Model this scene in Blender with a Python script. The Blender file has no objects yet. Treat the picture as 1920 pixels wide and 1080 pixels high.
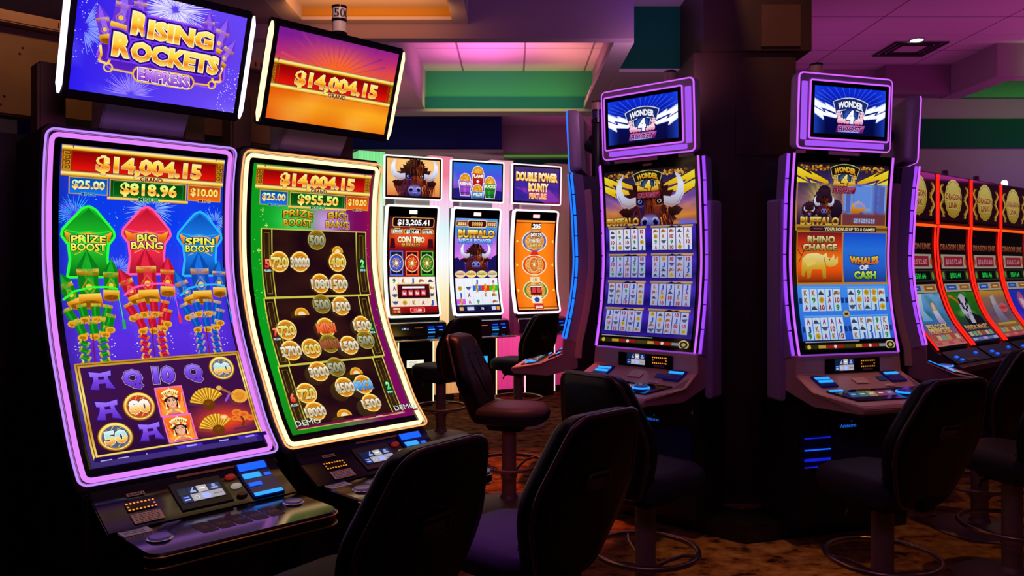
import bpy, bmesh, math, random
from mathutils import Vector, Matrix
from mathutils.geometry import tessellate_polygon
PI = math.pi
rnd = random.Random(7)
SC = bpy.context.scene
COL = SC.collection

# ------------------------------------------------------------------ camera
EYE = 1.55
cam_d = bpy.data.cameras.new('camera')
cam_d.sensor_width = 36.0
cam_d.lens = 36.0 * 1500 / 1920
cam_d.shift_y = -40 / 1920
cam_d.clip_start = 0.05
cam = bpy.data.objects.new('camera', cam_d)
cam.location = (0, 0, EYE)
cam.rotation_euler = (PI / 2, 0, 0)
COL.objects.link(cam)
SC.camera = cam

# ------------------------------------------------------------------ world, exposure
SC.view_settings.view_transform = 'Standard'
SC.view_settings.look = 'None'
SC.view_settings.exposure = 0.0
SC.view_settings.gamma = 1.0
SC.view_settings.use_curve_mapping = False
SC.cycles.use_denoising = True
SC.cycles.max_bounces = 6
SC.cycles.sample_clamp_indirect = 3.0
wd = bpy.data.worlds.new('dim_room_air')
SC.world = wd
wd.use_nodes = True
wd.node_tree.nodes['Background'].inputs[0].default_value = (0.25, 0.12, 0.3, 1)
wd.node_tree.nodes['Background'].inputs[1].default_value = 0.004


def lin(c):
    if isinstance(c, str):
        c = c.lstrip('#')
        c = tuple(int(c[i:i + 2], 16) / 255 for i in (0, 2, 4))
        return tuple(x / 12.92 if x <= 0.04045 else ((x + 0.055) / 1.055) ** 2.4 for x in c)
    return c


def lamp(name, kind, loc, color, watts, target=None, size=0.3, size_y=None, spot=70, blend=0.6, spread=None):
    l = bpy.data.lights.new(name, kind)
    l.color = lin(color)
    l.energy = watts
    if kind == 'AREA':
        l.size = size
        if size_y:
            l.shape = 'RECTANGLE'
            l.size_y = size_y
        if spread:
            l.spread = math.radians(spread)
    else:
        l.shadow_soft_size = size
    if kind == 'SPOT':
        l.spot_size = math.radians(spot)
        l.spot_blend = blend
    o = bpy.data.objects.new(name, l)
    o.location = loc
    if target is not None:
        o.rotation_euler = (Vector(target) - Vector(loc)).to_track_quat('-Z', 'Y').to_euler()
    COL.objects.link(o)
    return o


# cove lights of the ceiling (each cove lamp sits behind a lip or on top of a cabinet row and shines up)
lamp('cove_light_magenta', 'AREA', (6.0, 8.0, 2.6), (1.0, 0.07, 0.62), 12, (5.6, 8.3, 4), 3.0, 0.6)
lamp('cove_light_magenta', 'AREA', (3.2, 8.6, 2.2), (0.9, 0.08, 0.66), 9, (3.4, 9.0, 4), 2.0, 0.5)
lamp('cove_light_violet', 'AREA', (7.5, 9.6, 2.6), (0.5, 0.12, 0.9), 4.5, (7.5, 10.3, 3.0), 3.0, 0.3)
lamp('cove_light_pink', 'AREA', (-0.2, 6.5, 3.06), (1.0, 0.16, 0.62), 5.2, (-0.22, 6.55, 4), 0.6, 0.9)
lamp('cove_light_salmon', 'AREA', (0.45, 6.7, 3.06), (1.0, 0.30, 0.26), 2.2, (0.5, 6.8, 4), 0.4, 0.9)
lamp('cove_light_green', 'AREA', (-0.1, 7.15, 3.04), (0.55, 0.9, 0.10), 1.3, (-0.1, 7.5, 3.12), 1.4, 0.12)
lamp('cove_light_amber', 'AREA', (-0.85, 4.55, 3.105), (1.0, 0.36, 0.08), 5.0, (-0.85, 4.75, 3.6), 0.9, 0.7)
lamp('cove_light_rose', 'AREA', (0.35, 9.6, 2.4), (1.0, 0.08, 0.5), 5, (0.35, 10.3, 3.2), 1.0, 0.3)
lamp('cove_light_blue', 'AREA', (1.0, 5.0, 3.02), (0.16, 0.05, 1.0), 1.6, (1.0, 4.9, 4), 0.4, 0.8)
lamp('cove_light_yellow', 'AREA', (1.3, 6.55, 3.0), (1.0, 0.6, 0.1), 1.6, (1.3, 6.9, 3.12), 0.5, 0.1)
lamp('cove_light_lime', 'AREA', (7.0, 9.0, 3.75), (0.3, 1.0, 0.1), 12, (7.0, 10.2, 3.95), 2.0, 0.3)
lamp('fill_violet', 'AREA', (0.2, 1.0, 2.7), (0.66, 0.2, 0.80), 19, (0.3, 4.6, 4.6), 1.6, 0.8)  # added fill floating above the camera, brightens the ceiling beam face
lamp('fill_rose', 'AREA', (-1.0, 6.2, 2.2), (1.0, 0.25, 0.4), 2.5, (-0.9, 6.4, 4), 0.5, 0.5)
lamp('fill_rose', 'AREA', (0.95, 5.0, 2.74), (0.85, 0.35, 0.75), 2.4, (0.8, 5.9, 3.3), 0.5, 0.3)  # added fill, lifts the beam undersides from below
lamp('spot_amber', 'SPOT', (-0.55, 3.25, 3.08), (1.0, 0.6, 0.3), 9, (-0.80, 3.86, 2.75), 0.03, spot=26)  # added spot, only brightens the tower light of the second machine
# warm downlights over the carpet, and spots added for pillar and rear row backs
lamp('spot_amber', 'SPOT', (-0.1, 5.4, 3.0), (1.0, 0.15, 0.03), 250, (-0.1, 5.5, 0), 0.05, spot=50)
lamp('spot_amber', 'SPOT', (2.9, 3.9, 4.0), (1.0, 0.40, 0.10), 75, (2.75, 4.1, 0), 0.05, spot=52)
lamp('spot_amber', 'SPOT', (1.25, 4.0, 3.0), (1.0, 0.42, 0.12), 64, (1.22, 4.12, 0), 0.05, spot=26)
lamp('spot_amber', 'SPOT', (-0.15, 3.5, 3.05), (1.0, 0.34, 0.12), 3, (0.0, 2.3, 1.0), 0.05, spot=55)  # added rim light for the top edges of the foreground stools
lamp('seat_fill_violet', 'SPOT', (-0.2, 3.0, 3.05), (0.5, 0.10, 1.0), 300, (-0.03, 2.70, 0.6), 0.05, spot=15, blend=1.0)  # added spot that tints one stool seat violet, no fixture of its own
lamp('seat_fill_pink', 'SPOT', (0.25, 5.6, 2.95), (1.0, 0.24, 0.45), 480, (0.06, 5.18, 0.65), 0.05, spot=11, blend=1.0)  # added spot in place of the pink columns' reflection on a seat
lamp('spot_amber', 'SPOT', (-0.75, 2.15, 3.2), (1.0, 0.5, 0.2), 22, (-0.98, 2.62, 0.74), 0.05, spot=30)
lamp('spot_amber', 'SPOT', (1.3, 3.2, 3.9), (1.0, 0.42, 0.12), 36, (1.6, 5.2, 3.1), 0.05, spot=44)  # added spot, keeps the pillar head from going black
lamp('spot_amber', 'SPOT', (-1.75, 3.3, 3.0), (1.0, 0.45, 0.12), 8, (-2.3, 3.75, 2.5), 0.05, spot=110)  # added spot, brightens the tan backs and their rail

# ------------------------------------------------------------------ materials
MATS = {}


def mat(name, base=(0.5, 0.5, 0.5), rough=0.5, metal=0.0, emit=None, estr=1.0, spec=0.5, coat=0.0, bump=None, vary=None, alpha=None, attr=False):
    if name in MATS:
        return MATS[name]
    m = bpy.data.materials.new(name)
    m.use_nodes = True
    nt = m.node_tree
    b = nt.nodes['Principled BSDF']
    base = lin(base)
    b.inputs['Base Color'].default_value = (*base, 1)
    b.inputs['Roughness'].default_value = rough
    b.inputs['Metallic'].default_value = metal
    b.inputs['Specular IOR Level'].default_value = spec
    b.inputs['Coat Weight'].default_value = coat
    b.inputs['Coat Roughness'].default_value = 0.08
    if emit is not None:
        b.inputs['Emission Color'].default_value = (*lin(emit), 1)
        b.inputs['Emission Strength'].default_value = estr
    if attr:
        a = nt.nodes.new('ShaderNodeAttribute')
        a.attribute_name = 'Col'
        nt.links.new(a.outputs['Color'], b.inputs['Emission Color'])
        b.inputs['Emission Strength'].default_value = estr
    if alpha is not None:
        b.inputs['Alpha'].default_value = alpha
    if vary:                       # (scale, other colour, lo, hi)
        tc = nt.nodes.new('ShaderNodeTexCoord')
        nz = nt.nodes.new('ShaderNodeTexNoise')
        nz.inputs['Scale'].default_value = vary[0]
        nz.inputs['Detail'].default_value = 5
        rp = nt.nodes.new('ShaderNodeValToRGB')
        rp.color_ramp.elements[0].position = vary[2]
        rp.color_ramp.elements[1].position = vary[3]
        rp.color_ramp.elements[0].color = (*base, 1)
        rp.color_ramp.elements[1].color = (*lin(vary[1]), 1)
        nt.links.new(tc.outputs['Object'], nz.inputs['Vector'])
        nt.links.new(nz.outputs['Fac'], rp.inputs['Fac'])
        nt.links.new(rp.outputs['Color'], b.inputs['Base Color'])
    if bump:                       # (scale, strength)
        tc = nt.nodes.new('ShaderNodeTexCoord')
        nz = nt.nodes.new('ShaderNodeTexNoise')
        nz.inputs['Scale'].default_value = bump[0]
        bp = nt.nodes.new('ShaderNodeBump')
        bp.inputs['Strength'].default_value = bump[1]
        bp.inputs['Distance'].default_value = 0.004
        nt.links.new(tc.outputs['Object'], nz.inputs['Vector'])
        nt.links.new(nz.outputs['Fac'], bp.inputs['Height'])
        nt.links.new(bp.outputs['Normal'], b.inputs['Normal'])
    MATS[name] = m
    return m


def led(name, color, strength):
    return mat(name, base=(0.02, 0.02, 0.02), rough=0.4, emit=color, estr=strength)


BLACK = mat('black_satin_plastic', (0.010, 0.009, 0.010), 0.35)
GLOSS = mat('black_gloss_plastic', (0.006, 0.006, 0.007), 0.12, coat=0.3)
BEZEL = mat('black_screen_glass', (0.004, 0.004, 0.005), 0.1)
DARKM = mat('dark_painted_metal', (0.018, 0.015, 0.014), 0.42, 0.3, vary=(9, (0.03, 0.025, 0.022), 0.35, 0.7))
SILVER = mat('brushed_silver_trim', (0.62, 0.6, 0.6), 0.3, 0.9)
CHROME = mat('polished_chrome', (0.75, 0.73, 0.7), 0.14, 1.0)
CHAMP = mat('champagne_plastic', (0.62, 0.37, 0.35), 0.4, 0.15)
LILAC = mat('lilac_plastic', (0.5, 0.42, 0.5), 0.4, 0.1)
GOLDM = mat('gold_edge_trim', (0.8, 0.5, 0.18), 0.25, 1.0)
TAN = mat('tan_painted_sheet_metal', (0.22, 0.12, 0.055), 0.55, 0.1, vary=(6, (0.17, 0.09, 0.04), 0.35, 0.7))
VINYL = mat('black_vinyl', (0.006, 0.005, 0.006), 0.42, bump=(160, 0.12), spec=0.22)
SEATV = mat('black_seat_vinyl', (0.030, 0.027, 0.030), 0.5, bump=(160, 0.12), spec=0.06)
EDGE = mat('brown_black_glossy_edge', (0.055, 0.024, 0.014), 0.28, spec=0.6, coat=0.4)
SHELL = mat('dark_shell_plastic', (0.004, 0.0035, 0.0035), 0.36, spec=0.35)
STEEL = mat('bronze_grey_steel', (0.30, 0.21, 0.14), 0.5, 0.3)
ART = mat('lit_screen_picture', (0.0, 0.0, 0.0), 0.09, attr=True, estr=1.0, spec=0.35)
ART_DIM = mat('dim_screen_picture', (0.0, 0.0, 0.0), 0.09, attr=True, estr=0.5, spec=0.35)
ART_MID = mat('softer_screen_picture', (0.0, 0.0, 0.0), 0.09, attr=True, estr=0.75, spec=0.35)
LV = led('violet_led_diffuser', (0.80, 0.24, 1.0), 1.0)
LVA = led('violet_white_edge_glint', (0.45, 0.22, 1.0), 1.3)  # violet reflection on the silver frame, given as emission
LWA = led('amber_white_edge_glint', (1.0, 0.42, 0.12), 1.3)  # warm reflection on the silver frame, given as emission
LVW = led('pale_violet_led_diffuser', (0.85, 0.72, 1.0), 2.2)
LW = led('warm_white_led_diffuser', (1.0, 0.72, 0.36), 1.9)
LP = led('purple_led_line', (0.36, 0.06, 1.0), 1.1)
LPP = led('pinkish_purple_led_line', (0.58, 0.11, 1.0), 1.25)
LB = led('azure_led_line', (0.006, 0.14, 1.0), 1.7)
LBD = led('deep_blue_led_line', (0.01, 0.02, 1.0), 0.55)
LR = led('red_led_line', (1.0, 0.016, 0.006), 1.25)
LO = led('orange_red_led_line', (1.0, 0.075, 0.005), 1.4)
BLU = led('blue_lit_acrylic', (0.005, 0.12, 1.0), 1.1)
CYA = led('cyan_lit_acrylic', (0.015, 0.30, 1.0), 1.4)
ORD = led('amber_led_dot', (1.0, 0.24, 0.02), 2.2)
LPW = led('pink_white_led_diffuser', (1.0, 0.62, 0.85), 2.2)


# ------------------------------------------------------------------ mesh helpers
class MB:
    def __init__(s):
        s.v = []
        s.f = []

    def quad_grid(s, rows, closed_u=False, closed_v=False):
        n0 = len(s.v)
        R, Cn = len(rows), len(rows[0])
        for r in rows:
            s.v.extend(tuple(p) for p in r)
        for i in range(R if closed_v else R - 1):
            for j in range(Cn if closed_u else Cn - 1):
                a = n0 + i * Cn + j
                b = n0 + i * Cn + (j + 1) % Cn
                c = n0 + ((i + 1) % R) * Cn + (j + 1) % Cn
                d = n0 + ((i + 1) % R) * Cn + j
                s.f.append((a, b, c, d))
        return n0

    def cap(s, n0, n, flip=False):
        ids = list(range(n0, n0 + n))
        s.f.append(tuple(reversed(ids)) if flip else tuple(ids))

    def box(s, x0, x1, y0, y1, z0, z1):
        n = len(s.v)
        s.v += [(x0, y0, z0), (x1, y0, z0), (x1, y1, z0), (x0, y1, z0), (x0, y0, z1), (x1, y0, z1), (x1, y1, z1), (x0, y1, z1)]
        for f in ((3, 2, 1, 0), (4, 5, 6, 7), (0, 1, 5, 4), (1, 2, 6, 5), (2, 3, 7, 6), (3, 0, 4, 7)):
            s.f.append(tuple(n + i for i in f))
        return s

    def prism(s, poly, a0, a1, fn):
        """poly: 2D points; fn(p, a) -> xyz ; extruded from a0 to a1"""
        n = len(poly)
        n0 = s.quad_grid([[fn(p, a0) for p in poly], [fn(p, a1) for p in poly]], closed_u=True)
        s.cap(n0, n, True)
        s.cap(n0 + n, n)
        return s

    def loft(s, rows, caps=True):
        n0 = s.quad_grid(rows, closed_u=True)
        n = len(rows[0])
        if caps:
            s.cap(n0, n, True)
            s.cap(n0 + n * (len(rows) - 1), n)
        return s

    def tube(s, pts, r, n=10, closed=False):
        pts = [Vector(p) for p in pts]
        N = len(pts)
        rows = []
        up = None
        for i, p in enumerate(pts):
            if closed:
                t = pts[(i + 1) % N] - pts[i - 1]
            else:
                t = pts[min(i + 1, N - 1)] - pts[max(i - 1, 0)]
            t.normalize()
            if up is None:
                up = Vector((0, 0, 1)) if abs(t.z) < 0.9 else Vector((1, 0, 0))
            up = (up - t * up.dot(t)).normalized()
            b = t.cross(up)
            rr = r[i] if isinstance(r, (list, tuple)) else r
            rows.append([p + up * (rr * math.cos(k * 2 * PI / n)) + b * (rr * math.sin(k * 2 * PI / n)) for k in range(n)])
        n0 = s.quad_grid(rows, closed_u=True, closed_v=closed)
        if not closed:
            s.cap(n0, n, True)
            s.cap(n0 + n * (N - 1), n)
        return s

    def lathe(s, prof, n=24, c=(0, 0, 0)):
        rows = [[(c[0] + r * math.cos(k * 2 * PI / n), c[1] + r * math.sin(k * 2 * PI / n), c[2] + z) for k in range(n)] for r, z in prof]
        return s.loft(rows)

    def make(s, name, m, parent=None, bevel=0, smooth=35, matrix=None):
        me = bpy.data.meshes.new(name)
        me.from_pydata(s.v, [], s.f)
        bm = bmesh.new()
        bm.from_mesh(me)
        bmesh.ops.recalc_face_normals(bm, faces=bm.faces)
        if bevel:
            es = [e for e in bm.edges if len(e.link_faces) == 2 and e.calc_face_angle(0) > 0.6]
            bmesh.ops.bevel(bm, geom=es, offset=bevel, segments=2, affect='EDGES', clamp_overlap=True)
        bm.to_mesh(me)
        bm.free()
        if smooth:
            for p in me.polygons:
                p.use_smooth = True
            me.set_sharp_from_angle(angle=math.radians(smooth))
        me.materials.append(m)
        o = bpy.data.objects.new(name, me)
        if matrix is not None:
            o.matrix_local = matrix
        if parent is not None:
            o.parent = parent
        COL.objects.link(o)
        return o


def thing(name, label, cat, loc=(0, 0, 0), rotz=0, group=None):
    o = bpy.data.objects.new(name, None)
    o.empty_display_size = 0.1
    o.location = loc
    o.rotation_euler = (0, 0, rotz)
    o['label'] = label
    o['category'] = cat
    if group:
        o['group'] = group
    COL.objects.link(o)
    return o


def tag(o, label, cat, group=None):
    o['label'] = label
    o['category'] = cat
    if group:
        o['group'] = group
    return o


def struct(o):
    o['kind'] = 'structure'
    return o


def rrect(x0, x1, y0, y1, r, n=5, step=None):
    """rounded rectangle, counter-clockwise from bottom left; step adds points on the long sides"""
    out = []
    for cx, cy, a in ((x1 - r, y1 - r, 0), (x0 + r, y1 - r, 90), (x0 + r, y0 + r, 180), (x1 - r, y0 + r, 270)):
        for k in range(n + 1):
            t = math.radians(a + 90 * k / n)
            out.append((cx + r * math.cos(t), cy + r * math.sin(t)))
    if not step:
        return out
    res = []
    for i, p in enumerate(out):
        q = out[(i + 1) % len(out)]
        L = math.dist(p, q)
        m = max(1, int(L / step))
        for k in range(m):
            res.append((p[0] + (q[0] - p[0]) * k / m, p[1] + (q[1] - p[1]) * k / m))
    return res


def inset_poly(poly, d):
    n = len(poly)
    out = []
    for i in range(n):
        p0, p1, p2 = poly[i - 1], poly[i], poly[(i + 1) % n]
        e1 = Vector((p1[0] - p0[0], p1[1] - p0[1]))
        e2 = Vector((p2[0] - p1[0], p2[1] - p1[1]))
        if e1.length < 1e-9 or e2.length < 1e-9:
            out.append(p1)
            continue
        e1.normalize()
        e2.normalize()
        nn = Vector((-(e1.y + e2.y), e1.x + e2.x))
        if nn.length < 1e-6:
            out.append(p1)
            continue
        nn.normalize()
        k = max(0.5, nn.x * -e1.y + nn.y * e1.x)
        out.append((p1[0] + nn.x * d / k, p1[1] + nn.y * d / k))
    return out


class Surf:
    """front surface of a cabinet: profile [(forward, z)...] from the top down, swept sideways"""

    def __init__(s, prof, N=1):
        P = prof
        if N > 1 and len(P) > 2:
            dense = []
            for i in range(len(P) - 1):
                p0 = P[max(i - 1, 0)]
                p1, p2 = P[i], P[i + 1]
                p3 = P[min(i + 2, len(P) - 1)]
                for k in range(24):
                    t = k / 24
                    dense.append(tuple(0.5 * (2 * p1[j] + (p2[j] - p0[j]) * t + (2 * p0[j] - 5 * p1[j] + 4 * p2[j] - p3[j]) * t * t + (3 * p1[j] - p0[j] - 3 * p2[j] + p3[j]) * t ** 3) for j in (0, 1)))
            dense.append(P[-1])
        else:
            dense = list(P)
        acc = [0]
        for a, b in zip(dense, dense[1:]):
            acc.append(acc[-1] + math.dist(a, b))
        s.L = acc[-1]
        s.N = N
        s.p = []
        j = 0
        for i in range(N + 1):
            t = s.L * i / N
            while j < len(acc) - 2 and acc[j + 1] < t:
                j += 1
            w = (t - acc[j]) / max(1e-9, acc[j + 1] - acc[j])
            s.p.append((dense[j][0] + (dense[j + 1][0] - dense[j][0]) * w, dense[j][1] + (dense[j + 1][1] - dense[j][1]) * w))
        s.n = []
        for i in range(N + 1):
            a, b = s.p[max(i - 1, 0)], s.p[min(i + 1, N)]
            l = math.dist(a, b)
            s.n.append((-(b[1] - a[1]) / l, (b[0] - a[0]) / l))

    def at(s, x, t, h=0.0):
        g = t / s.L * s.N
        i = min(max(int(math.floor(g)), 0), s.N - 1)
        w = g - i
        p, q = s.p[i], s.p[i + 1]
        if w < 0 or w > 1:
            wn = min(max(w, 0), 1)
        else:
            wn = w
        n0, n1 = s.n[i], s.n[i + 1]
        f = p[0] + (q[0] - p[0]) * w + h * (n0[0] + (n1[0] - n0[0]) * wn)
        z = p[1] + (q[1] - p[1]) * w + h * (n0[1] + (n1[1] - n0[1]) * wn)
        return (x, -f, z)

    def ring(s, mb, x0, x1, t0, t1, rad, cs, n=6, closed_cs=True, step=0.03):
        """sweep cross-section cs [(inset, height)] round a rounded rectangle on the surface"""
        base = rrect(x0, x1, t0, t1, rad, n, step)
        rows = []
        for a, h in cs:
            pts = inset_poly(base, a)
            rows.append([s.at(px, pt, h) for px, pt in pts])
        mb.quad_grid(rows, closed_u=True, closed_v=closed_cs)
        return mb

    def panel(s, mb, x0, x1, t0, t1, h, thick=0.0, m=None):
        m = m or max(1, int(round(abs(t1 - t0) / s.L * s.N)))
        front = [[s.at(x0, t0 + (t1 - t0) * k / m, h), s.at(x1, t0 + (t1 - t0) * k / m, h)] for k in range(m + 1)]
        if not thick:
            mb.quad_grid(front)
            return mb
        rows = []
        for k in range(m + 1):
            t = t0 + (t1 - t0) * k / m
            rows.append([s.at(x0, t, h), s.at(x1, t, h), s.at(x1, t, h - thick), s.at(x0, t, h - thick)])
        return mb.loft(rows)

    def strip(s, mb, x, t0, t1, h, r, n=8, m=None):
        m = m or max(1, int(round(abs(t1 - t0) / s.L * s.N)))
        return mb.tube([s.at(x, t0 + (t1 - t0) * k / m, h) for k in range(m + 1)], r, n)


def tube_cs(inset, h, r, n=8):
    return [(inset + r * math.cos(k * 2 * PI / n), h + r * math.sin(k * 2 * PI / n)) for k in range(n)]


# ------------------------------------------------------------------ lit pictures on screens
_txt = {}


def glyphs(text, off):
    key = (text, off)
    if key in _txt:
        return _txt[key]
    cu = bpy.data.curves.new('t', 'FONT')
    cu.body = text
    cu.size = 1
    cu.resolution_u = 2
    cu.offset = off
    cu.fill_mode = 'FRONT'
    o = bpy.data.objects.new('t', cu)
    me = o.to_mesh()
    me.calc_loop_triangles()
    vs = [(v.co.x, v.co.y) for v in me.vertices]
    ts = [tuple(t.vertices) for t in me.loop_triangles]
    o.to_mesh_clear()
    bpy.data.objects.remove(o)
    bpy.data.curves.remove(cu)
    _txt[key] = (vs, ts)
    return _txt[key]


def mixc(a, b, t):
    return tuple(x + (y - x) * t for x, y in zip(a, b))


def ramp(stops):
    st = [(p, lin(c)) for p, c in stops]

    def f(t):
        if t <= st[0][0]:
            return st[0][1]
        for (p, c), (q, d) in zip(st, st[1:]):
            if t <= q:
                return mixc(c, d, (t - p) / max(1e-9, q - p))
        return st[-1][1]
    return f


class Art:
    """flat coloured shapes laid on a surface; u runs 0..100 across, v 0..HV down"""

    def __init__(s, surf, x0, x1, t0, t1, h=0.0015, dh=0.00025):
        s.sf, s.x0, s.x1, s.t0, s.t1, s.h, s.dh = surf, x0, x1, t0, t1, h, dh
        s.HV = 100 * (t1 - t0) / (x1 - x0)
        s.L = 0
        s.v, s.f, s.c = [], [], []
        s.ox = s.oy = 0.0
        s.k = 1.0
        s.cuts = []
        if surf.N > 1:
            for i in range(surf.N + 1):
                vv = (surf.L * i / surf.N - t0) / (t1 - t0) * s.HV
                if 0 < vv < s.HV:
                    s.cuts.append(vv)

    def up(s, n=1):
        s.L += n
        return s

    def at(s, ox, oy, k=1.0):
        s.ox, s.oy, s.k = ox, oy, k
        return s

    def tri(s, pts, col):
        pts = [(s.ox + s.k * p[0], s.oy + s.k * p[1]) for p in pts]
        # stay on the screen
        if max(p[0] for p in pts) > 100 or min(p[0] for p in pts) < 0 or max(p[1] for p in pts) > s.HV or min(p[1] for p in pts) < 0:
            for ax, sg, lim in ((0, 1, 100), (0, -1, 0), (1, 1, s.HV), (1, -1, 0)):
                pts = s._clip(pts, ax, sg, lim)
                if len(pts) < 3:
                    return
        lo, hi = min(p[1] for p in pts), max(p[1] for p in pts)
        cs = [c for c in s.cuts if lo + 1e-6 < c < hi - 1e-6]
        more = getattr(col, 'cuts', None)
        if more:
            cs = sorted(cs + [s.oy + s.k * c for c in more if lo + 1e-6 < s.oy + s.k * c < hi - 1e-6])
        rest = pts
        for c in cs:
            s._emit(s._clip(rest, 1, 1, c), col)
            rest = s._clip(rest, 1, -1, c)
        s._emit(rest, col)

    def _clip(s, pts, ax, sg, lim):
        out = []
        n = len(pts)
        for i in range(n):
            a, b = pts[i], pts[(i + 1) % n]
            da, db = sg * (a[ax] - lim), sg * (b[ax] - lim)
            if da <= 0:
                out.append(a)
            if (da < 0 < db) or (db < 0 < da):
                w = da / (da - db)
                out.append((a[0] + (b[0] - a[0]) * w, a[1] + (b[1] - a[1]) * w))
        return out

    def _emit(s, pts, col):
        if len(pts) < 3:
            return
        n0 = len(s.v)
        for p in pts:
            s.v.append(s.sf.at(s.x0 + (s.x1 - s.x0) * p[0] / 100, s.t0 + (s.t1 - s.t0) * p[1] / s.HV, s.h + s.L * s.dh))
            s.c.append(col((p[0] - s.ox) / s.k, (p[1] - s.oy) / s.k) if callable(col) else col)
        s.f.append(tuple(range(n0, n0 + len(pts))))

    def _col(s, col, pts):
        if callable(col):
            return col
        if isinstance(col, tuple) and isinstance(col[0], str):      # top, (middle), bottom
            lo, hi = min(p[1] for p in pts), max(p[1] for p in pts)
            r = ramp([(i / (len(col) - 1), c) for i, c in enumerate(col)])

            def f(u, v):
                return r((v - lo) / max(1e-6, hi - lo))
            f.cuts = [lo + (hi - lo) * i / (len(col) - 1) for i in range(1, len(col) - 1)]
            return f
        return lin(col)

    def poly(s, pts, col):
        c = s._col(col, pts)
        if len(pts) == 3:
            s.tri(pts, c)
            return s
        for t in tessellate_polygon([[Vector((p[0], p[1], 0)) for p in pts]]):
            s.tri([pts[i] for i in t], c)
        return s

    def rect(s, u0, v0, u1, v1, col):
        return s.poly([(u0, v0), (u1, v0), (u1, v1), (u0, v1)], col)

    def grid(s, u0, v0, u1, v1, nu, nv, fn):
        """fn(fu, fv) -> colour"""
        for i in range(nu):
            for j in range(nv):
                a, b = u0 + (u1 - u0) * i / nu, u0 + (u1 - u0) * (i + 1) / nu
                c, d = v0 + (v1 - v0) * j / nv, v0 + (v1 - v0) * (j + 1) / nv
                f = lambda u, v: lin(fn((u - u0) / (u1 - u0), (v - v0) / (v1 - v0)))
                s.tri([(a, c), (b, c), (b, d)], f)
                s.tri([(a, c), (b, d), (a, d)], f)
        return s

    def disc(s, cu, cv, ru, rv, col, n=20, glow=None):
        pts = [(cu + ru * math.cos(k * 2 * PI / n), cv + rv * math.sin(k * 2 * PI / n)) for k in range(n)]
        if glow:
            a, b = lin(col), lin(glow)
            f = lambda u, v: mixc(a, b, min(1, math.hypot((u - cu) / ru, (v - cv) / rv)))
        else:
            f = s._col(col, pts)
        for k in range(n):
            s.tri([(cu, cv), pts[k], pts[(k + 1) % n]], f)
        return s

    def ring(s, cu, cv, ru, rv, w, col, n=24):
        f = s._col(col, [(cu - ru, cv - rv), (cu + ru, cv + rv)])
        for k in range(n):
            a, b = k * 2 * PI / n, (k + 1) * 2 * PI / n
            P = [(cu + (ru - q) * math.cos(t), cv + (rv - q) * math.sin(t)) for t in (a, b) for q in (0, w)]
            s.tri([P[0], P[1], P[3]], f)
            s.tri([P[0], P[3], P[2]], f)
        return s

    def line(s, pts, w, col, closed=False):
        ps = list(pts) + ([pts[0]] if closed else [])
        f = s._col(col, pts)
        for i in range(len(ps) - 1):
            a, b = ps[i], ps[i + 1]
            l = math.dist(a, b)
            if l < 1e-6:
                continue
            w0 = w[i] if isinstance(w, list) else w
            w1 = w[i + 1] if isinstance(w, list) else w
            nx, ny = -(b[1] - a[1]) / l / 2, (b[0] - a[0]) / l / 2
            q = [(a[0] + nx * w0, a[1] + ny * w0), (b[0] + nx * w1, b[1] + ny * w1), (b[0] - nx * w1, b[1] - ny * w1), (a[0] - nx * w0, a[1] - ny * w0)]
            s.tri([q[0], q[1], q[2]], f)
            s.tri([q[0], q[2], q[3]], f)
        return s

    def frame(s, u0, v0, u1, v1, w, col):
        s.rect(u0, v0, u1, v0 + w, col)
        s.rect(u0, v1 - w, u1, v1, col)
        s.rect(u0, v0 + w, u0 + w, v1 - w, col)
        s.rect(u1 - w, v0 + w, u1, v1 - w, col)
        return s

    def rr(s, u0, v0, u1, v1, r, col):
        return s.poly(rrect(u0, u1, v0, v1, r, 4), col)

    def text(s, t, cu, cv, h, col, w=None, bold=0.03, outs=(), arc=0.0, shear=0.0, rot=0.0, taper=0.0):
        """cap height h, centred on (cu, cv); w squeezes to a width; outs = [(colour, extra), ...] widest first"""
        vs0, _ = glyphs(t, bold)
        xs = [p[0] for p in vs0]
        if not xs:
            return s
        mx0, mx1 = min(xs), max(xs)
        sc = h / 0.73
        sx = sc if w is None else w / max(1e-6, mx1 - mx0)
        half = max(1e-6, (mx1 - mx0) / 2 * sx)
        cr, sr = math.cos(rot), math.sin(rot)

        def place(p):
            x = (p[0] - (mx0 + mx1) / 2) * sx
            y = (0.365 - p[1]) * sc
            y *= 1 + taper * (x / half) ** 2
            x += -y * shear
            y += arc * h * (x / half) ** 2
            return (cu + x * cr - y * sr, cv + x * sr + y * cr)
        for oc, ex in outs:
            vs, ts = glyphs(t, bold + ex)
            P = [place(p) for p in vs]
            c = s._col(oc, [(cu, cv - h / 2), (cu, cv + h / 2)])
            for tr in ts:
                s.tri([P[i] for i in tr], c)
            s.up()
        vs, ts = glyphs(t, bold)
        P = [place(p) for p in vs]
        c = s._col(col, [(cu, cv - h / 2), (cu, cv + h / 2)])
        for tr in ts:
            s.tri([P[i] for i in tr], c)
        return s

    def burst(s, cu, cv, r0, r1, n, w, col, a0=0, a1=360, rg=None, jit=0.35):
        rg = rg or rnd
        for k in range(n):
            a = math.radians(a0 + (a1 - a0) * (k + rg.uniform(-jit, jit)) / n)
            q0 = r0 * rg.uniform(0.8, 1.5)
            q1 = r1 * rg.uniform(0.55, 1.0)
            m = (q0 + q1) / 2
            s.line([(cu + q0 * math.cos(a), cv + q0 * math.sin(a)), (cu + m * math.cos(a), cv + m * math.sin(a)), (cu + q1 * math.cos(a), cv + q1 * math.sin(a))], [w * 0.2, w, w * 0.15], col)
        return s

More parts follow.
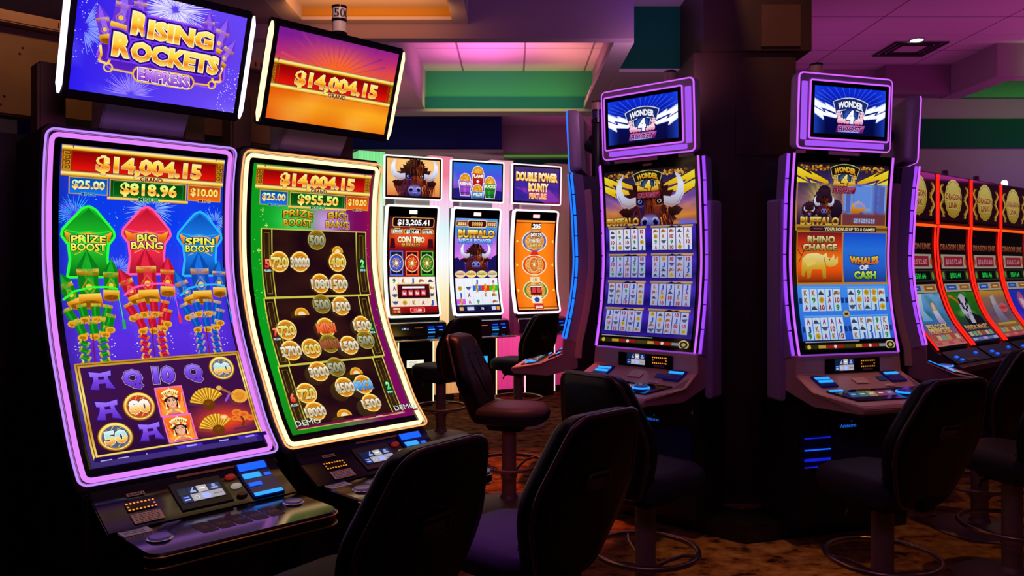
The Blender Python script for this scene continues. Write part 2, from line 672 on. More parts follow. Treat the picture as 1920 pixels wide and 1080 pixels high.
    def dots(s, u0, v0, u1, v1, n, r, col, rg=None):
        rg = rg or rnd
        for _ in range(n):
            u, v, q = rg.uniform(u0, u1), rg.uniform(v0, v1), r * rg.uniform(0.4, 1)
            s.poly([(u - q, v), (u, v - q), (u + q, v), (u, v + q)], col)
        return s

    def make(s, name, parent=None, m=None):
        me = bpy.data.meshes.new(name)
        me.from_pydata(s.v, [], s.f)
        at = me.color_attributes.new('Col', 'FLOAT_COLOR', 'POINT')
        buf = []
        for c in s.c:
            buf += [c[0], c[1], c[2], 1.0]
        at.data.foreach_set('color', buf)
        me.materials.append(m or ART)
        o = bpy.data.objects.new(name, me)
        if parent is not None:
            o.parent = parent
        COL.objects.link(o)
        return o


# ================================================================== THE SETTING
def smat_floor():
    m = bpy.data.materials.new('patterned_carpet')
    m.use_nodes = True
    nt = m.node_tree
    b = nt.nodes['Principled BSDF']
    b.inputs['Roughness'].default_value = 0.95
    b.inputs['Specular IOR Level'].default_value = 0.1
    tc = nt.nodes.new('ShaderNodeTexCoord')
    mp = nt.nodes.new('ShaderNodeMapping')
    mp.inputs['Scale'].default_value = (1.0, 1.5, 1.0)
    nt.links.new(tc.outputs['Object'], mp.inputs['Vector'])
    n1 = nt.nodes.new('ShaderNodeTexNoise')
    n1.inputs['Scale'].default_value = 7.5
    n1.inputs['Detail'].default_value = 7
    n1.inputs['Roughness'].default_value = 0.62
    n2 = nt.nodes.new('ShaderNodeTexVoronoi')
    n2.inputs['Scale'].default_value = 3.2
    nt.links.new(mp.outputs['Vector'], n1.inputs['Vector'])
    nt.links.new(mp.outputs['Vector'], n2.inputs['Vector'])
    r1 = nt.nodes.new('ShaderNodeValToRGB')
    e = r1.color_ramp.elements
    e[0].position, e[0].color = 0.36, (0.02, 0.012, 0.008, 1)
    e[1].position, e[1].color = 0.62, (0.46, 0.30, 0.13, 1)
    x = e.new(0.46)
    x.color = (0.28, 0.13, 0.04, 1)
    x = e.new(0.54)
    x.color = (0.34, 0.2, 0.07, 1)
    r2 = nt.nodes.new('ShaderNodeValToRGB')
    r2.color_ramp.elements[0].color = (0.45, 0.16, 0.08, 1)
    r2.color_ramp.elements[1].color = (0.9, 0.8, 0.6, 1)
    nt.links.new(n1.outputs['Fac'], r1.inputs['Fac'])
    nt.links.new(n2.outputs['Distance'], r2.inputs['Fac'])
    mx = nt.nodes.new('ShaderNodeMix')
    mx.data_type = 'RGBA'
    mx.blend_type = 'MULTIPLY'
    mx.inputs['Factor'].default_value = 0.6
    nt.links.new(r1.outputs['Color'], mx.inputs['A'])
    nt.links.new(r2.outputs['Color'], mx.inputs['B'])
    nt.links.new(mx.outputs['Result'], b.inputs['Base Color'])
    n3 = nt.nodes.new('ShaderNodeTexNoise')
    n3.inputs['Scale'].default_value = 220
    bp = nt.nodes.new('ShaderNodeBump')
    bp.inputs['Strength'].default_value = 0.4
    bp.inputs['Distance'].default_value = 0.006
    nt.links.new(tc.outputs['Object'], n3.inputs['Vector'])
    nt.links.new(n3.outputs['Fac'], bp.inputs['Height'])
    nt.links.new(bp.outputs['Normal'], b.inputs['Normal'])
    return m


def smat_tiles(name, base, sx, sy, ox=0.0, oy=0.0, line=(0.05, 0.04, 0.05), w=0.012):
    """painted ceiling tiles in a T-bar grid, from object coordinates in metres"""
    m = bpy.data.materials.new(name)
    m.use_nodes = True
    nt = m.node_tree
    b = nt.nodes['Principled BSDF']
    b.inputs['Roughness'].default_value = 0.9
    b.inputs['Specular IOR Level'].default_value = 0.15
    tc = nt.nodes.new('ShaderNodeTexCoord')
    sp = nt.nodes.new('ShaderNodeSeparateXYZ')
    nt.links.new(tc.outputs['Object'], sp.inputs[0])

    def edge(ax, size, off):
        a = nt.nodes.new('ShaderNodeMath')
        a.operation = 'ADD'
        a.inputs[1].default_value = off + 100 * size
        nt.links.new(sp.outputs[ax], a.inputs[0])
        d = nt.nodes.new('ShaderNodeMath')
        d.operation = 'MODULO'
        d.inputs[1].default_value = size
        nt.links.new(a.outputs[0], d.inputs[0])
        l = nt.nodes.new('ShaderNodeMath')
        l.operation = 'LESS_THAN'
        l.inputs[1].default_value = w
        nt.links.new(d.outputs[0], l.inputs[0])
        return l
    ex, ey = edge(0, sx, ox), edge(1, sy, oy)
    mxm = nt.nodes.new('ShaderNodeMath')
    mxm.operation = 'MAXIMUM'
    nt.links.new(ex.outputs[0], mxm.inputs[0])
    nt.links.new(ey.outputs[0], mxm.inputs[1])
    mx = nt.nodes.new('ShaderNodeMix')
    mx.data_type = 'RGBA'
    mx.inputs['A'].default_value = (*base, 1)
    mx.inputs['B'].default_value = (*line, 1)
    nt.links.new(mxm.outputs[0], mx.inputs['Factor'])
    nt.links.new(mx.outputs['Result'], b.inputs['Base Color'])
    return m


CARPET = smat_floor()
TILE = smat_tiles('white_ceiling_tiles', (0.62, 0.58, 0.6), 1.26, 0.63, 0.0, 0.06)
TILE2 = smat_tiles('pale_coffer_tiles', (0.8, 0.76, 0.76), 0.56, 1.1, -0.10, -0.02, (0.3, 0.24, 0.26), 0.016)
PAINT = mat('warm_white_paint', (0.55, 0.5, 0.5), 0.8, spec=0.2, bump=(60, 0.05))
PLUM = mat('plum_painted_drywall', (0.36, 0.28, 0.34), 0.8, spec=0.2)
GREEN = mat('sea_green_paint', (0.05, 0.42, 0.22), 0.75, spec=0.2)
TEAL = mat('dark_teal_paint', (0.002, 0.09, 0.045), 0.75, spec=0.2)
NAVY = mat('navy_blue_paint', (0.02, 0.02, 0.22), 0.75, spec=0.2)
OCHRE = mat('ochre_paint', (0.5, 0.3, 0.04), 0.7, spec=0.2)
WOOD = mat('dark_walnut_panel', (0.06, 0.026, 0.012), 0.5, vary=(3.5, (0.028, 0.014, 0.007), 0.3, 0.75), bump=(30, 0.1))
WOOD2 = mat('lighter_walnut_panel', (0.15, 0.075, 0.03), 0.5, vary=(4, (0.11, 0.05, 0.02), 0.3, 0.75))


def sbox(name, m, x0, x1, y0, y1, z0, z1, bevel=0):
    return struct(MB().box(x0, x1, y0, y1, z0, z1).make(name, m, smooth=0, bevel=bevel))


sbox('floor', CARPET, -6, 9.5, -2.5, 10.3, -0.1, 0)
sbox('wall_back', PLUM, -6.1, 9.6, 10.3, 10.45, 0, 4.4)
sbox('wall_left', PLUM, -6.15, -6.0, -2.5, 10.3, 0, 4.4)
sbox('wall_right', PLUM, 9.5, 9.65, -2.5, 10.3, 0, 4.4)
sbox('wall_front', PLUM, -6.1, 9.6, -2.65, -2.5, 0, 4.4)
sbox('ceiling', TILE, -6, 9.5, -2.5, 10.3, 4.09, 4.2)
# painted bands along the back wall
sbox('wall_band_teal', TEAL, 1.3, 9.5, 10.28, 10.3, 3.07, 3.45)
sbox('wall_band_teal', TEAL, -0.3, 0.95, 10.28, 10.3, 2.80, 2.93)
struct(MB().box(-0.3, 0.95, 10.265, 10.28, 2.955, 2.985).make('wall_band_lime', led('lime_cove_strip', (0.12, 0.42, 0.03), 0.45), smooth=0))

# lowered ceiling at the back left, with the navy soffit
sbox('ceiling_lowered_panel', PLUM, -6, 1.0, 7.55, 10.3, 3.37, 3.5)
sbox('ceiling_navy_soffit', NAVY, -6, -0.13, 9.7, 10.29, 2.97, 3.37)
sbox('ceiling_navy_soffit_lip', PAINT, -6, -0.11, 9.68, 10.29, 2.93, 2.97)
sbox('ceiling_slot_vent', mat('navy_slot', (0.02, 0.02, 0.12), 0.6), -0.9, 0.25, 8.72, 8.86, 3.355, 3.372)

# coffer over the back machines
sbox('ceiling_coffer_front_beam', PLUM, -3.2, 0.775, 5.08, 5.18, 3.0, 4.09)
sbox('ceiling_coffer_left_slab', PAINT, -3.2, -0.80, 5.18, 7.5, 3.0, 3.5)
sbox('ceiling_coffer_right_lip', PAINT, 0.66, 0.79, 5.18, 7.5, 3.0, 3.06)
sbox('ceiling_coffer_right_beam', PLUM, 0.74, 0.79, 5.18, 7.5, 3.06, 3.5)
sbox('ceiling_coffer_far_beam', GREEN, -0.80, 0.74, 7.4, 7.52, 3.0, 3.5)
sbox('ceiling_coffer_far_ledge', mat('blue_green_paint', (0.012, 0.17, 0.20), 0.75, spec=0.2), -0.80, 0.66, 7.36, 7.4, 3.0, 3.11)
sbox('ceiling_coffer_far_lip', PAINT, -3.2, 0.9, 7.34, 7.56, 2.975, 3.0)
sbox('ceiling_coffer_tiles', TILE2, -0.80, 0.74, 5.18, 7.4, 3.36, 3.42)

# coffer nearer the camera, over the left row
sbox('ceiling_near_coffer_right_beam', PAINT, -0.375, -0.278, 2.4, 5.08, 3.09, 3.6)
sbox('ceiling_near_coffer_far_beam', OCHRE, -1.31, -0.375, 5.0, 5.08, 3.11, 3.17)
sbox('ceiling_near_coffer_far_lip', PAINT, -1.31, -0.375, 4.985, 5.08, 3.09, 3.11)
sbox('ceiling_near_coffer_left_slab', PLUM, -6, -1.43, 2.4, 5.08, 3.09, 3.3)
sbox('ceiling_near_coffer_left_lip', PAINT, -1.43, -1.31, 2.4, 5.08, 3.09, 3.3)
sbox('ceiling_near_coffer_tiles', PAINT, -1.31, -0.375, 2.4, 5.08, 3.17, 3.22)
sbox('ceiling_near_coffer_near_beam', PLUM, -6, -0.278, 2.3, 2.4, 3.09, 3.6)

# recess right of the big coffer: teal face, blue lit top, yellow coffer behind
sbox('ceiling_teal_face', mat('deep_green_paint', (0.0, 0.12, 0.06), 0.75, spec=0.2), 0.79, 1.28, 5.9, 6.0, 3.01, 3.47)
sbox('ceiling_recess_top', PAINT, 0.775, 1.4, 3.6, 5.9, 3.47, 3.52)
sbox('ceiling_recess_beam', PLUM, 1.28, 1.40, 5.93, 6.3, 3.01, 3.6)
sbox('ceiling_recess_underside', PAINT, 0.79, 1.42, 5.9, 6.5, 2.985, 3.01)
sbox('ceiling_yellow_face', OCHRE, 1.05, 1.7, 6.95, 7.05, 2.95, 3.3)
sbox('ceiling_yellow_coffer_side', PAINT, 0.9, 1.05, 6.5, 7.05, 2.95, 3.3)
sbox('ceiling_yellow_coffer_top', PLUM, 0.79, 2.0, 6.5, 10.3, 3.3, 3.4)

# dropped soffits on the right
sbox('ceiling_right_soffit', PLUM, 5.51, 9.5, 9.08, 9.3, 3.71, 4.09)
sbox('ceiling_right_soffit', PLUM, 5.51, 5.75, 9.3, 10.3, 3.71, 4.09)
sbox('ceiling_right_soffit_green_face', mat('leaf_green_paint', (0.06, 0.5, 0.1), 0.7), 5.75, 9.5, 10.2, 10.29, 3.71, 4.09)
sbox('ceiling_back_box', mat('mauve_painted_box', (0.24, 0.16, 0.22), 0.8), 4.7, 5.5, 10.05, 10.3, 3.72, 4.09)

# pillar clad in dark wood, in the middle of the round pod
sbox('pillar', WOOD, 1.19, 1.86, 5.24, 5.9, 0, 2.95)
sbox('pillar_head', WOOD, 1.24, 1.94, 5.18, 5.92, 2.95, 4.09)
sbox('pillar_head_panel', WOOD2, 1.61, 1.86, 5.155, 5.18, 2.97, 3.24)
sbox('pillar_panel', WOOD, 1.215, 1.42, 5.225, 5.24, 1.3, 2.2)
sbox('pillar_panel', WOOD2, 1.46, 1.83, 5.215, 5.24, 2.28, 2.9).data.materials[0] = WOOD

# ceiling fittings
vt = thing('ceiling_vent', 'square slotted air vent in the purple tiled ceiling on the right', 'vent', (4.62, 9.3, 4.09))
mb = MB()
for k, q in enumerate((0.30, 0.24, 0.18)):
    for a, b, c, d in ((-q, q, -q, -q + 0.022), (-q, q, q - 0.022, q), (-q, -q + 0.022, -q, q), (q - 0.022, q, -q, q)):
        mb.box(a, b, c, d, -0.022, -0.004)
mb.make('louver', mat('dark_vent_slots', (0.02, 0.012, 0.02), 0.6), vt, smooth=0)
MB().box(-0.31, 0.31, -0.31, 0.31, -0.006, 0).make('vent_frame', PAINT, vt, smooth=0)
dl = thing('downlight', 'small round downlight glowing white in the purple ceiling', 'ceiling light', (4.53, 8.95, 4.09))
MB().lathe([(0.075, -0.008), (0.085, -0.002), (0.085, 0.0)], 24).make('trim_ring', SILVER, dl)
MB().lathe([(0.0, -0.014), (0.05, -0.012), (0.065, -0.009)], 24).make('lens', led('white_lamp_lens', (1, 0.9, 0.75), 14), dl)

dl = thing('downlight', 'tiny bright downlight left of the bison grid machine topper', 'ceiling light', (1.086, 9.58, 3.3))
MB().lathe([(0.05, -0.008), (0.06, -0.002), (0.06, 0.0)], 20).make('trim_ring', SILVER, dl)
MB().lathe([(0.0, -0.014), (0.03, -0.012), (0.042, -0.009)], 20).make('lens', led('white_lamp_lens', (1, 0.9, 0.75), 14), dl)
pf = thing('picture_frame', 'small orange brown picture on the pale back wall between two pod machines', 'picture', (0.93, 10.3, 2.48))
MB().box(-0.07, 0.07, -0.012, 0.0, -0.11, 0.11).make('picture', mat('burnt_orange_print', (0.35, 0.12, 0.02), 0.5), pf, smooth=0)
mb = MB()
for a, b, c, d in ((-0.085, 0.085, 0.11, 0.125), (-0.085, 0.085, -0.125, -0.11), (-0.085, -0.07, -0.11, 0.11), (0.07, 0.085, -0.11, 0.11)):
    mb.box(a, b, -0.022, 0.0, c, d)
mb.make('frame', BLACK, pf, smooth=0)


# ================================================================== CABINETS
def curve_under(sf, t0, t1, h, m=None):
    """points (x=0) of the surface at height h as (forward, z)"""
    m = m or sf.N
    out = []
    for k in range(m + 1):
        p = sf.at(0, t0 + (t1 - t0) * k / m, h)
        out.append((-p[1], p[2]))
    return out


fz = lambda p, a: (a, -p[0], p[1])            # (forward, z) profile, swept along x
xz = lambda p, a: (p[0], -a, p[1])            # (x, z) outline, swept forward
xf = lambda p, a: (p[0], -p[1], a)            # (x, forward) outline, swept up


def meter(sf, x, t, w, h0, parent, tagtext=None, sticker=True):
    """amber dotted meter window with a printed label"""
    hh = w * 0.42
    a = Art(sf, x - w / 2, x + w / 2, t - hh / 2, t + hh / 2, h0)
    a.rect(0, 0, 100, a.HV, '#0a0503')
    a.up()
    HV = a.HV
    for k in range(8):
        u = 6 + k * 88 / 7
        a.disc(u, HV * 0.12, 4.2, 4.2, '#ff9a2e', 8)
        a.disc(u, HV * 0.88, 4.2, 4.2, '#ff9a2e', 8)
    for u in (6, 94):
        a.disc(u, HV * 0.5, 4.2, 4.2, '#ff7a1e', 8)
    o = a.make('meter_display', parent)
    return o


def player_display(sf, x, t, w, h0, parent):
    a = Art(sf, x - w / 2, x + w / 2, t - w * 0.26, t + w * 0.26, h0)
    HV = a.HV
    a.rect(0, 0, 100, HV, '#0a1230')
    a.up()
    a.rect(45, 3, 68, HV * 0.48, '#b9b4b4')
    a.rect(24, HV * 0.52, 98, HV * 0.97, '#a8a3ad')
    a.rect(70, 3, 98, HV * 0.48, '#1c2c5c')
    a.rect(24, 3, 43, HV * 0.48, '#16244e')
    a.rect(3, 3, 22, HV * 0.48, '#10233a')
    a.rect(3, HV * 0.52, 22, HV * 0.97, '#102a6a')
    a.up()
    a.poly([(47, HV * 0.6), (58, HV * 0.55), (70, HV * 0.75), (60, HV * 0.95), (48, HV * 0.9)], '#aab4ff')
    a.disc(84, HV * 0.2, 5, 5, '#8fa0d0', 10)
    a.rect(76, HV * 0.3, 92, HV * 0.42, '#8fa0d0')
    a.rect(50, HV * 0.22, 63, HV * 0.29, '#ffffff')
    a.line([(28, HV * .42), (38, HV * .1)], 3, '#9fb4e8')
    a.rect(28, HV * 0.3, 40, HV * 0.42, '#9fb4e8')
    a.ring(35, HV * 0.75, 6, 6, 2, '#d8d4dc', 12)
    a.rect(74, HV * 0.72, 94, HV * 0.78, '#6a6880')
    a.rect(6, HV * 0.62, 19, HV * 0.68, '#7fa0ff')
    a.rect(6, HV * 0.78, 19, HV * 0.86, '#b8c8ff')
    return a.make('player_display', parent)


def printed(sf, x, t, w, hgt, h0, parent, lines, base='#9c8a80', ink='#3a2a26', name='sticker', title=None):
    a = Art(sf, x - w / 2, x + w / 2, t - hgt / 2, t + hgt / 2, h0)
    a.rect(0, 0, 100, a.HV, base)
    a.up()
    if title:
        a.text(title, 50, a.HV / 2, a.HV * 0.6, ink, w=84)
    for k in range(lines):
        v = a.HV * (k + 0.7) / (lines + 0.4)
        u = 8
        while u < 88:
            q = rnd.uniform(5, 13)
            a.rect(u, v, min(92, u + q), v + a.HV * 0.3 / lines, ink)
            u += q + 4
    return a.make(name, parent, STICKM)


def sticker_mat():
    m = mat('printed_label', (0.5, 0.5, 0.5), 0.55, spec=0.2)
    nt = m.node_tree
    a = nt.nodes.new('ShaderNodeAttribute')
    a.attribute_name = 'Col'
    nt.links.new(a.outputs['Color'], nt.nodes['Principled BSDF'].inputs['Base Color'])
    return m


STICKM = sticker_mat()


def tower_light(parent, x, y, z, r, h, text=None, caps=('#d8c8a8', '#3a2a80')):
    MB().lathe([(r * 0.95, 0), (r * 1.08, 0.004), (r * 1.08, h * 0.2), (r * 0.98, h * 0.22)], 20, (x, y, z)).make('tower_base', GLOSS, parent)
    b = MB().lathe([(r * 0.97, h * 0.22), (r * 0.97, h * 0.52)], 20, (x, y, z)).make('lower_lens', mat('dusky_lens_' + caps[1].strip('#'), lin(caps[1]), 0.25, spec=0.6, coat=0.4), parent)
    MB().lathe([(r * 1.04, h * 0.52), (r * 1.04, h * 0.6)], 20, (x, y, z)).make('clamp_ring', GLOSS, parent)
    MB().lathe([(r * 0.97, h * 0.6), (r * 0.97, h * 0.92)], 20, (x, y, z)).make('upper_lens', mat('milky_lens_' + caps[0].strip('#'), lin(caps[0]), 0.3, spec=0.6, coat=0.4), parent)
    MB().lathe([(r * 1.05, h * 0.92), (r * 1.05, h * 0.985), (r * 0.9, h)], 20, (x, y, z)).make('tower_cap', GLOSS, parent)
    if text:
        vs, ts = glyphs(text, 0.02)
        mb = MB()
        s = h * 0.36
        mxx = max(p[0] for p in vs)
        for px, py in vs:
            a = -PI / 2 + (px - mxx * 0.42) * s / r
            mb.v.append((x + r * 0.985 * math.cos(a), y + r * 0.985 * math.sin(a), z + h * 0.63 + py * s))
        mb.f = list(ts)
        mb.make('number_label', mat('black_print', (0.01, 0.01, 0.01), 0.5), parent, smooth=0)


def lock(parent, x, y, z, r=0.012, fwd=0.012, name='key_lock'):
    mb = MB()
    rows = []
    for rr, f in ((r, 0), (r, fwd), (r * 0.7, fwd * 1.4), (0.0005, fwd * 1.45)):
        rows.append([(x + rr * math.cos(k * PI / 6), y - f, z + rr * math.sin(k * PI / 6)) for k in range(12)])
    return mb.loft(rows).make(name, CHROME, parent)


# ---------------------------------------------------------------- tall curved cabinets of the left row
JPROF = [(0.0, 2.07), (-0.032, 1.95), (-0.047, 1.75), (-0.040, 1.55), (-0.006, 1.40), (0.042, 1.27), (0.100, 1.16), (0.172, 1.04), (0.262, 0.90), (0.362, 0.795)]
JS = Surf(JPROF, 44)
JT = Surf([(0.233, 2.598), (0.093, 2.163)], 1)
JR = Surf([(0.372, 0.786), (0.41, 0.752), (0.55, 0.682)], 6)


def curved_machine(label, led_m, topled_m, number, screen_art, topper_art, loc, rotz, tower, group, rim=None):
    t = thing('slot_machine', label, 'slot machine', loc, rotz, group)
    W = 0.751
    hw = W / 2
    sf = JS
    L = sf.L
    # body
    front = curve_under(sf, 0.0, L, -0.02)
    prof = front + [(0.372, 0.77), (0.372, 0.66), (0.36, 0.60), (0.30, 0.0), (-0.42, 0.0), (-0.42, 2.06), (-0.02, 2.085)]
    MB().prism(prof, -hw + 0.012, hw - 0.012, fz).make('cabinet', DARKM, t, bevel=0.006)
    mb = MB()
    sf.ring(mb, -hw, hw, 0, L, 0.035, [(0, -0.03), (0, 0.008), (0.004, 0.013), (0.010, 0.013), (0.014, 0.008), (0.014, -0.03)])
    mb.make('silver_frame', SILVER, t, smooth=50)
    mb = MB()
    sf.panel(mb, -hw + 0.012, hw - 0.012, 0.012, L - 0.012, 0.0, 0.015)
    mb.make('screen_bezel', BEZEL, t)
    mb = MB()
    sf.ring(mb, -hw, hw, 0, L, 0.05, tube_cs(0.026, 0.006, 0.0092), n=8)
    lo = mb.make('light_strip', led_m, t, smooth=60)
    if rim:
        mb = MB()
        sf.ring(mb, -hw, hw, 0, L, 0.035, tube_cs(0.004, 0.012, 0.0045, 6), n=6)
        mb.make('frame_edge_glint', rim, t, smooth=60)  # glowing tube stands in for the reflection along the silver frame edge
    a = Art(sf, -hw + 0.060, hw - 0.044, 0.060, L - 0.072)
    screen_art(a)
    a.make('main_screen', t)
    # control panel between screen and deck
    mb = MB()
    JR.panel(mb, -hw + 0.03, hw - 0.03, 0, JR.L, 0.0, 0.03)
    cp = mb.make('control_panel', GLOSS, t, bevel=0.004)
    mb = MB()
    JR.panel(mb, -0.05, 0.30, 0.004, 0.014, 0.004, 0.004)
    mb.make('speaker_slot', GOLDM, cp)
    meter(JR, -0.205, JR.L * 0.50, 0.10, 0.004, cp)
    printed(JR, -0.205, JR.L * 0.22, 0.06, 0.016, 0.004, cp, 0, '#d8b898', '#2a1a14', 'number_plate', number)
    printed(JR, -0.205, JR.L * 0.80, 0.10, 0.048, 0.004, cp, 5, '#f0dcb8')
    mb = MB()
    JR.panel(mb, -0.09, 0.10, JR.L * 0.16, JR.L * 0.86, 0.006, 0.006)
    pd = mb.make('display_housing', BLACK, cp, bevel=0.002)
    player_display(JR, 0.005, JR.L * 0.51, 0.16, 0.0075, cp)
    for tt, mm in ((0.26, mat('red_button', (0.35, 0.02, 0.02), 0.25, emit=(0.6, 0.03, 0.02), estr=0.25)), (0.52, mat('white_button', (0.6, 0.55, 0.52), 0.3, emit=(1, 0.85, 0.75), estr=0.25)), (0.78, mat('dark_button', (0.10, 0.03, 0.02), 0.3))):
        mb = MB()
        rows = []
        c = JR.L * tt
        for hh, k in ((0.0, 1.0), (0.007, 1.0), (0.011, 0.8)):
            rows.append([JR.at(0.138 + 0.021 * k * math.cos(q * PI / 8), c + 0.012 * k * math.sin(q * PI / 8), hh) for q in range(16)])
        mb.loft(rows).make('push_button', mm, cp)
    mb = MB()
    JR.panel(mb, 0.17, 0.30, 0.006, JR.L * 0.94, 0.010, 0.010)
    ba = mb.make('bill_acceptor', mat('deep_blue_acrylic', (0.01, 0.02, 0.12), 0.15, emit=(0.0, 0.02, 0.35), estr=0.06), cp, bevel=0.004)
    for q0, q1, x0, x1, m_ in ((0.05, 0.22, 0.178, 0.292, BLU), (0.30, 0.44, 0.178, 0.25, CYA), (0.36, 0.44, 0.262, 0.29, BLU), (0.56, 0.66, 0.18, 0.232, BLU), (0.84, 0.93, 0.175, 0.29, CYA)):
        mb = MB()
        JR.panel(mb, x0, x1, JR.L * q0, JR.L * q1, 0.014, 0.004)
        mb.make('lit_slot', m_, ba, bevel=0.0015)
    # button deck
    top = 0.680
    plan = rrect(-0.325, 0.345, 0.52, 0.86, 0.055, 6)
    plan = [(x, f + (0.018 * math.sin((x + 0.05) * 9) if f > 0.7 else 0)) for x, f in plan]
    rows = [[(x * 0.9, -(0.50 + (f - 0.5) * 0.8), 0.60) for x, f in plan], [(x, -f, 0.628) for x, f in plan], [(x, -f, top - 0.006) for x, f in plan], [(x * 0.985, -(0.52 + (f - 0.52) * 0.985), top) for x, f in plan]]
    dk = MB().loft(rows).make('button_deck', GLOSS, t)
    fr = [p for p in plan if p[1] > 0.60]
    fr.sort(key=lambda p: p[0])
    MB().tube([(x * 1.003, -f - 0.002, 0.668) for x, f in fr], 0.0035, 6).make('edge_trim', GOLDM, dk)
    MB().tube([(x * 1.003, -f - 0.002, 0.634) for x, f in fr], 0.003, 6).make('edge_trim', GOLDM, dk)
    for x, f, r in ((-0.24, 0.70, 0.036), (0.262, 0.66, 0.034)):
        MB().lathe([(r, 0), (r, 0.006), (r * 0.9, 0.011), (r * 0.4, 0.0115)], 28, (x, -f, top)).make('spin_button', mat('violet_tinted_button', (0.05, 0.035, 0.08), 0.18, emit=(0.25, 0.12, 0.6), estr=0.12), dk)
        MB().lathe([(r * 1.14, 0), (r * 1.14, 0.004), (r * 1.0, 0.0055)], 28, (x, -f, top)).make('button_ring', CHROME, dk)
    DS = Surf([(0.52, top + 0.0008), (0.86, top + 0.0007)], 1)
    a = Art(DS, -0.13, 0.19, 0.09, 0.26, 0.0)
    for k in range(5):
        a.rr(4 + k * 19, 8, 21 + k * 19, 44, 3, '#3a2024')
    a.up()
    for k, s in enumerate(('8', '38', '88', '68', '188')):
        a.text(s, 12.5 + k * 19, 26, 9, '#7a5040')
    a.make('bet_button_strip', dk, STICKM)
    a = Art(DS, -0.315, -0.22, 0.015, 0.085, 0.0)
    a.rect(0, 0, 100, a.HV, '#d8e4f4')
    a.up()
    for k in range(3):
        a.rect(8, 14 + k * 18, 80, 20 + k * 18, '#54606e')
    a.make('information_card', dk, STICKM)
    for x in (-0.22, -0.06, 0.0):
        lock(t, x, -0.60 - 0.04 * (x > -0.1), 0.585, 0.014, 0.02)
    MB().box(-0.33, 0.33, -0.385, -0.33, 0.06, 0.55).make('base_door', BLACK, t, bevel=0.012)
    # topper
    Wt = 0.705
    tx = -0.01
    TL = JT.L
    mb = MB()
    JT.panel(mb, tx - Wt / 2 + 0.006, tx + Wt / 2 - 0.006, 0, TL, 0.0, 0.05, m=1)
    tp = mb.make('topper', BLACK, t, bevel=0.008)
    for sx in (-1, 1):
        mb = MB()
        mb.tube([JT.at(tx + sx * (Wt / 2 - 0.004), 0.015 + (TL - 0.03) * k / 12, -0.006) for k in range(13)], [0.004] + [0.0115] * 11 + [0.004], 10)
        mb.make('topper_side_light', topled_m, tp, smooth=60)
    a = Art(JT, tx - Wt / 2 + 0.036, tx + Wt / 2 - 0.036, 0.03, TL - 0.036, 0.001)
    topper_art(a)
    a.make('topper_screen', tp)
    MB().prism([(0.03, 2.20), (-0.05, 2.088), (-0.14, 2.085), (-0.14, 2.30), (0.06, 2.30)], -0.17, 0.16, fz).make('topper_mount', mat('satin_grey_bracket', (0.6, 0.58, 0.6), 0.35, 0.3), t, bevel=0.006)
    for x0, x1 in ((-0.36, -0.26), (0.20, 0.30)):
        MB().prism([(-0.14, 2.06), (-0.14, 2.34), (-0.24, 2.34), (-0.24, 2.06)], x0, x1, fz).make('support_bracket', TAN, t, bevel=0.01)
    if tower:
        tower_light(t, 0.14, 0.03, 2.655, 0.036, 0.165, tower, ('#fff4e0', '#fff0d8'))
        MB().lathe([(0.02, -0.50), (0.02, 0.0)], 12, (0.14, 0.03, 2.655)).make('tower_pole', GLOSS, t)
    return t


def rear_machine(label, loc, rotz, group):
    """machine of the row standing back to back with the left row, seen from behind"""
    t = thing('slot_machine', label, 'slot machine', loc, rotz, group)
    MB().box(-0.37, 0.37, -0.40, 0.30, 0.0, 2.12).make('cabinet', DARKM, t, bevel=0.01)
    tp = MB().prism([(-0.02, 2.24), (0.10, 2.24), (0.16, 2.72), (0.04, 2.72)], -0.365, 0.365, fz).make('topper_back', TAN, t, bevel=0.01)
    mb = MB()
    mb.box(-0.365, 0.365, -0.03, 0.045, 2.66, 2.715)
    rl = mb.make('vent_rail', mat('pale_tan_metal', (0.42, 0.25, 0.11), 0.5), tp, bevel=0.006)
    mb = MB()
    for k in range(9):
        mb.box(-0.20 + k * 0.032, -0.195 + k * 0.032, 0.043, 0.048, 2.675, 2.70)
    mb.make('vent_slot', BLACK, tp, smooth=0)
    for x, z in ((-0.25, 2.5), (0.2, 2.56), (-0.1, 2.34), (0.28, 2.32)):
        MB().lathe([(0.006, 0), (0.004, 0.004)], 8).make('screw', BLACK, tp, matrix=Matrix.Translation((x, 0.022 + (2.5 - z) * 0.12, z)) @ Matrix.Rotation(-PI / 2, 4, 'X'))
    MB().box(-0.15, 0.15, -0.05, 0.04, 2.10, 2.26).make('topper_mount', BLACK, t, bevel=0.01)
    return t


# ---------------------------------------------------------------- cabinets of the round pod
PPROF = [(0.005, 2.178), (-0.015, 1.98), (-0.028, 1.75), (-0.032, 1.55), (-0.010, 1.33), (0.020, 1.17), (0.045, 1.063)]
PS = Surf(PPROF, 30)
PT = Surf([(0.015, 2.625), (-0.005, 2.205)], 1)
PR = Surf([(0.046, 1.05), (0.050, 0.955)], 2)
PSL = Surf([(0.052, 0.952), (0.20, 0.888)], 2)
PDK = Surf([(0.20, 0.886), (0.40, 0.842)], 2)
DISP = mat('black_display_window', (0.004, 0.004, 0.006), 0.12)


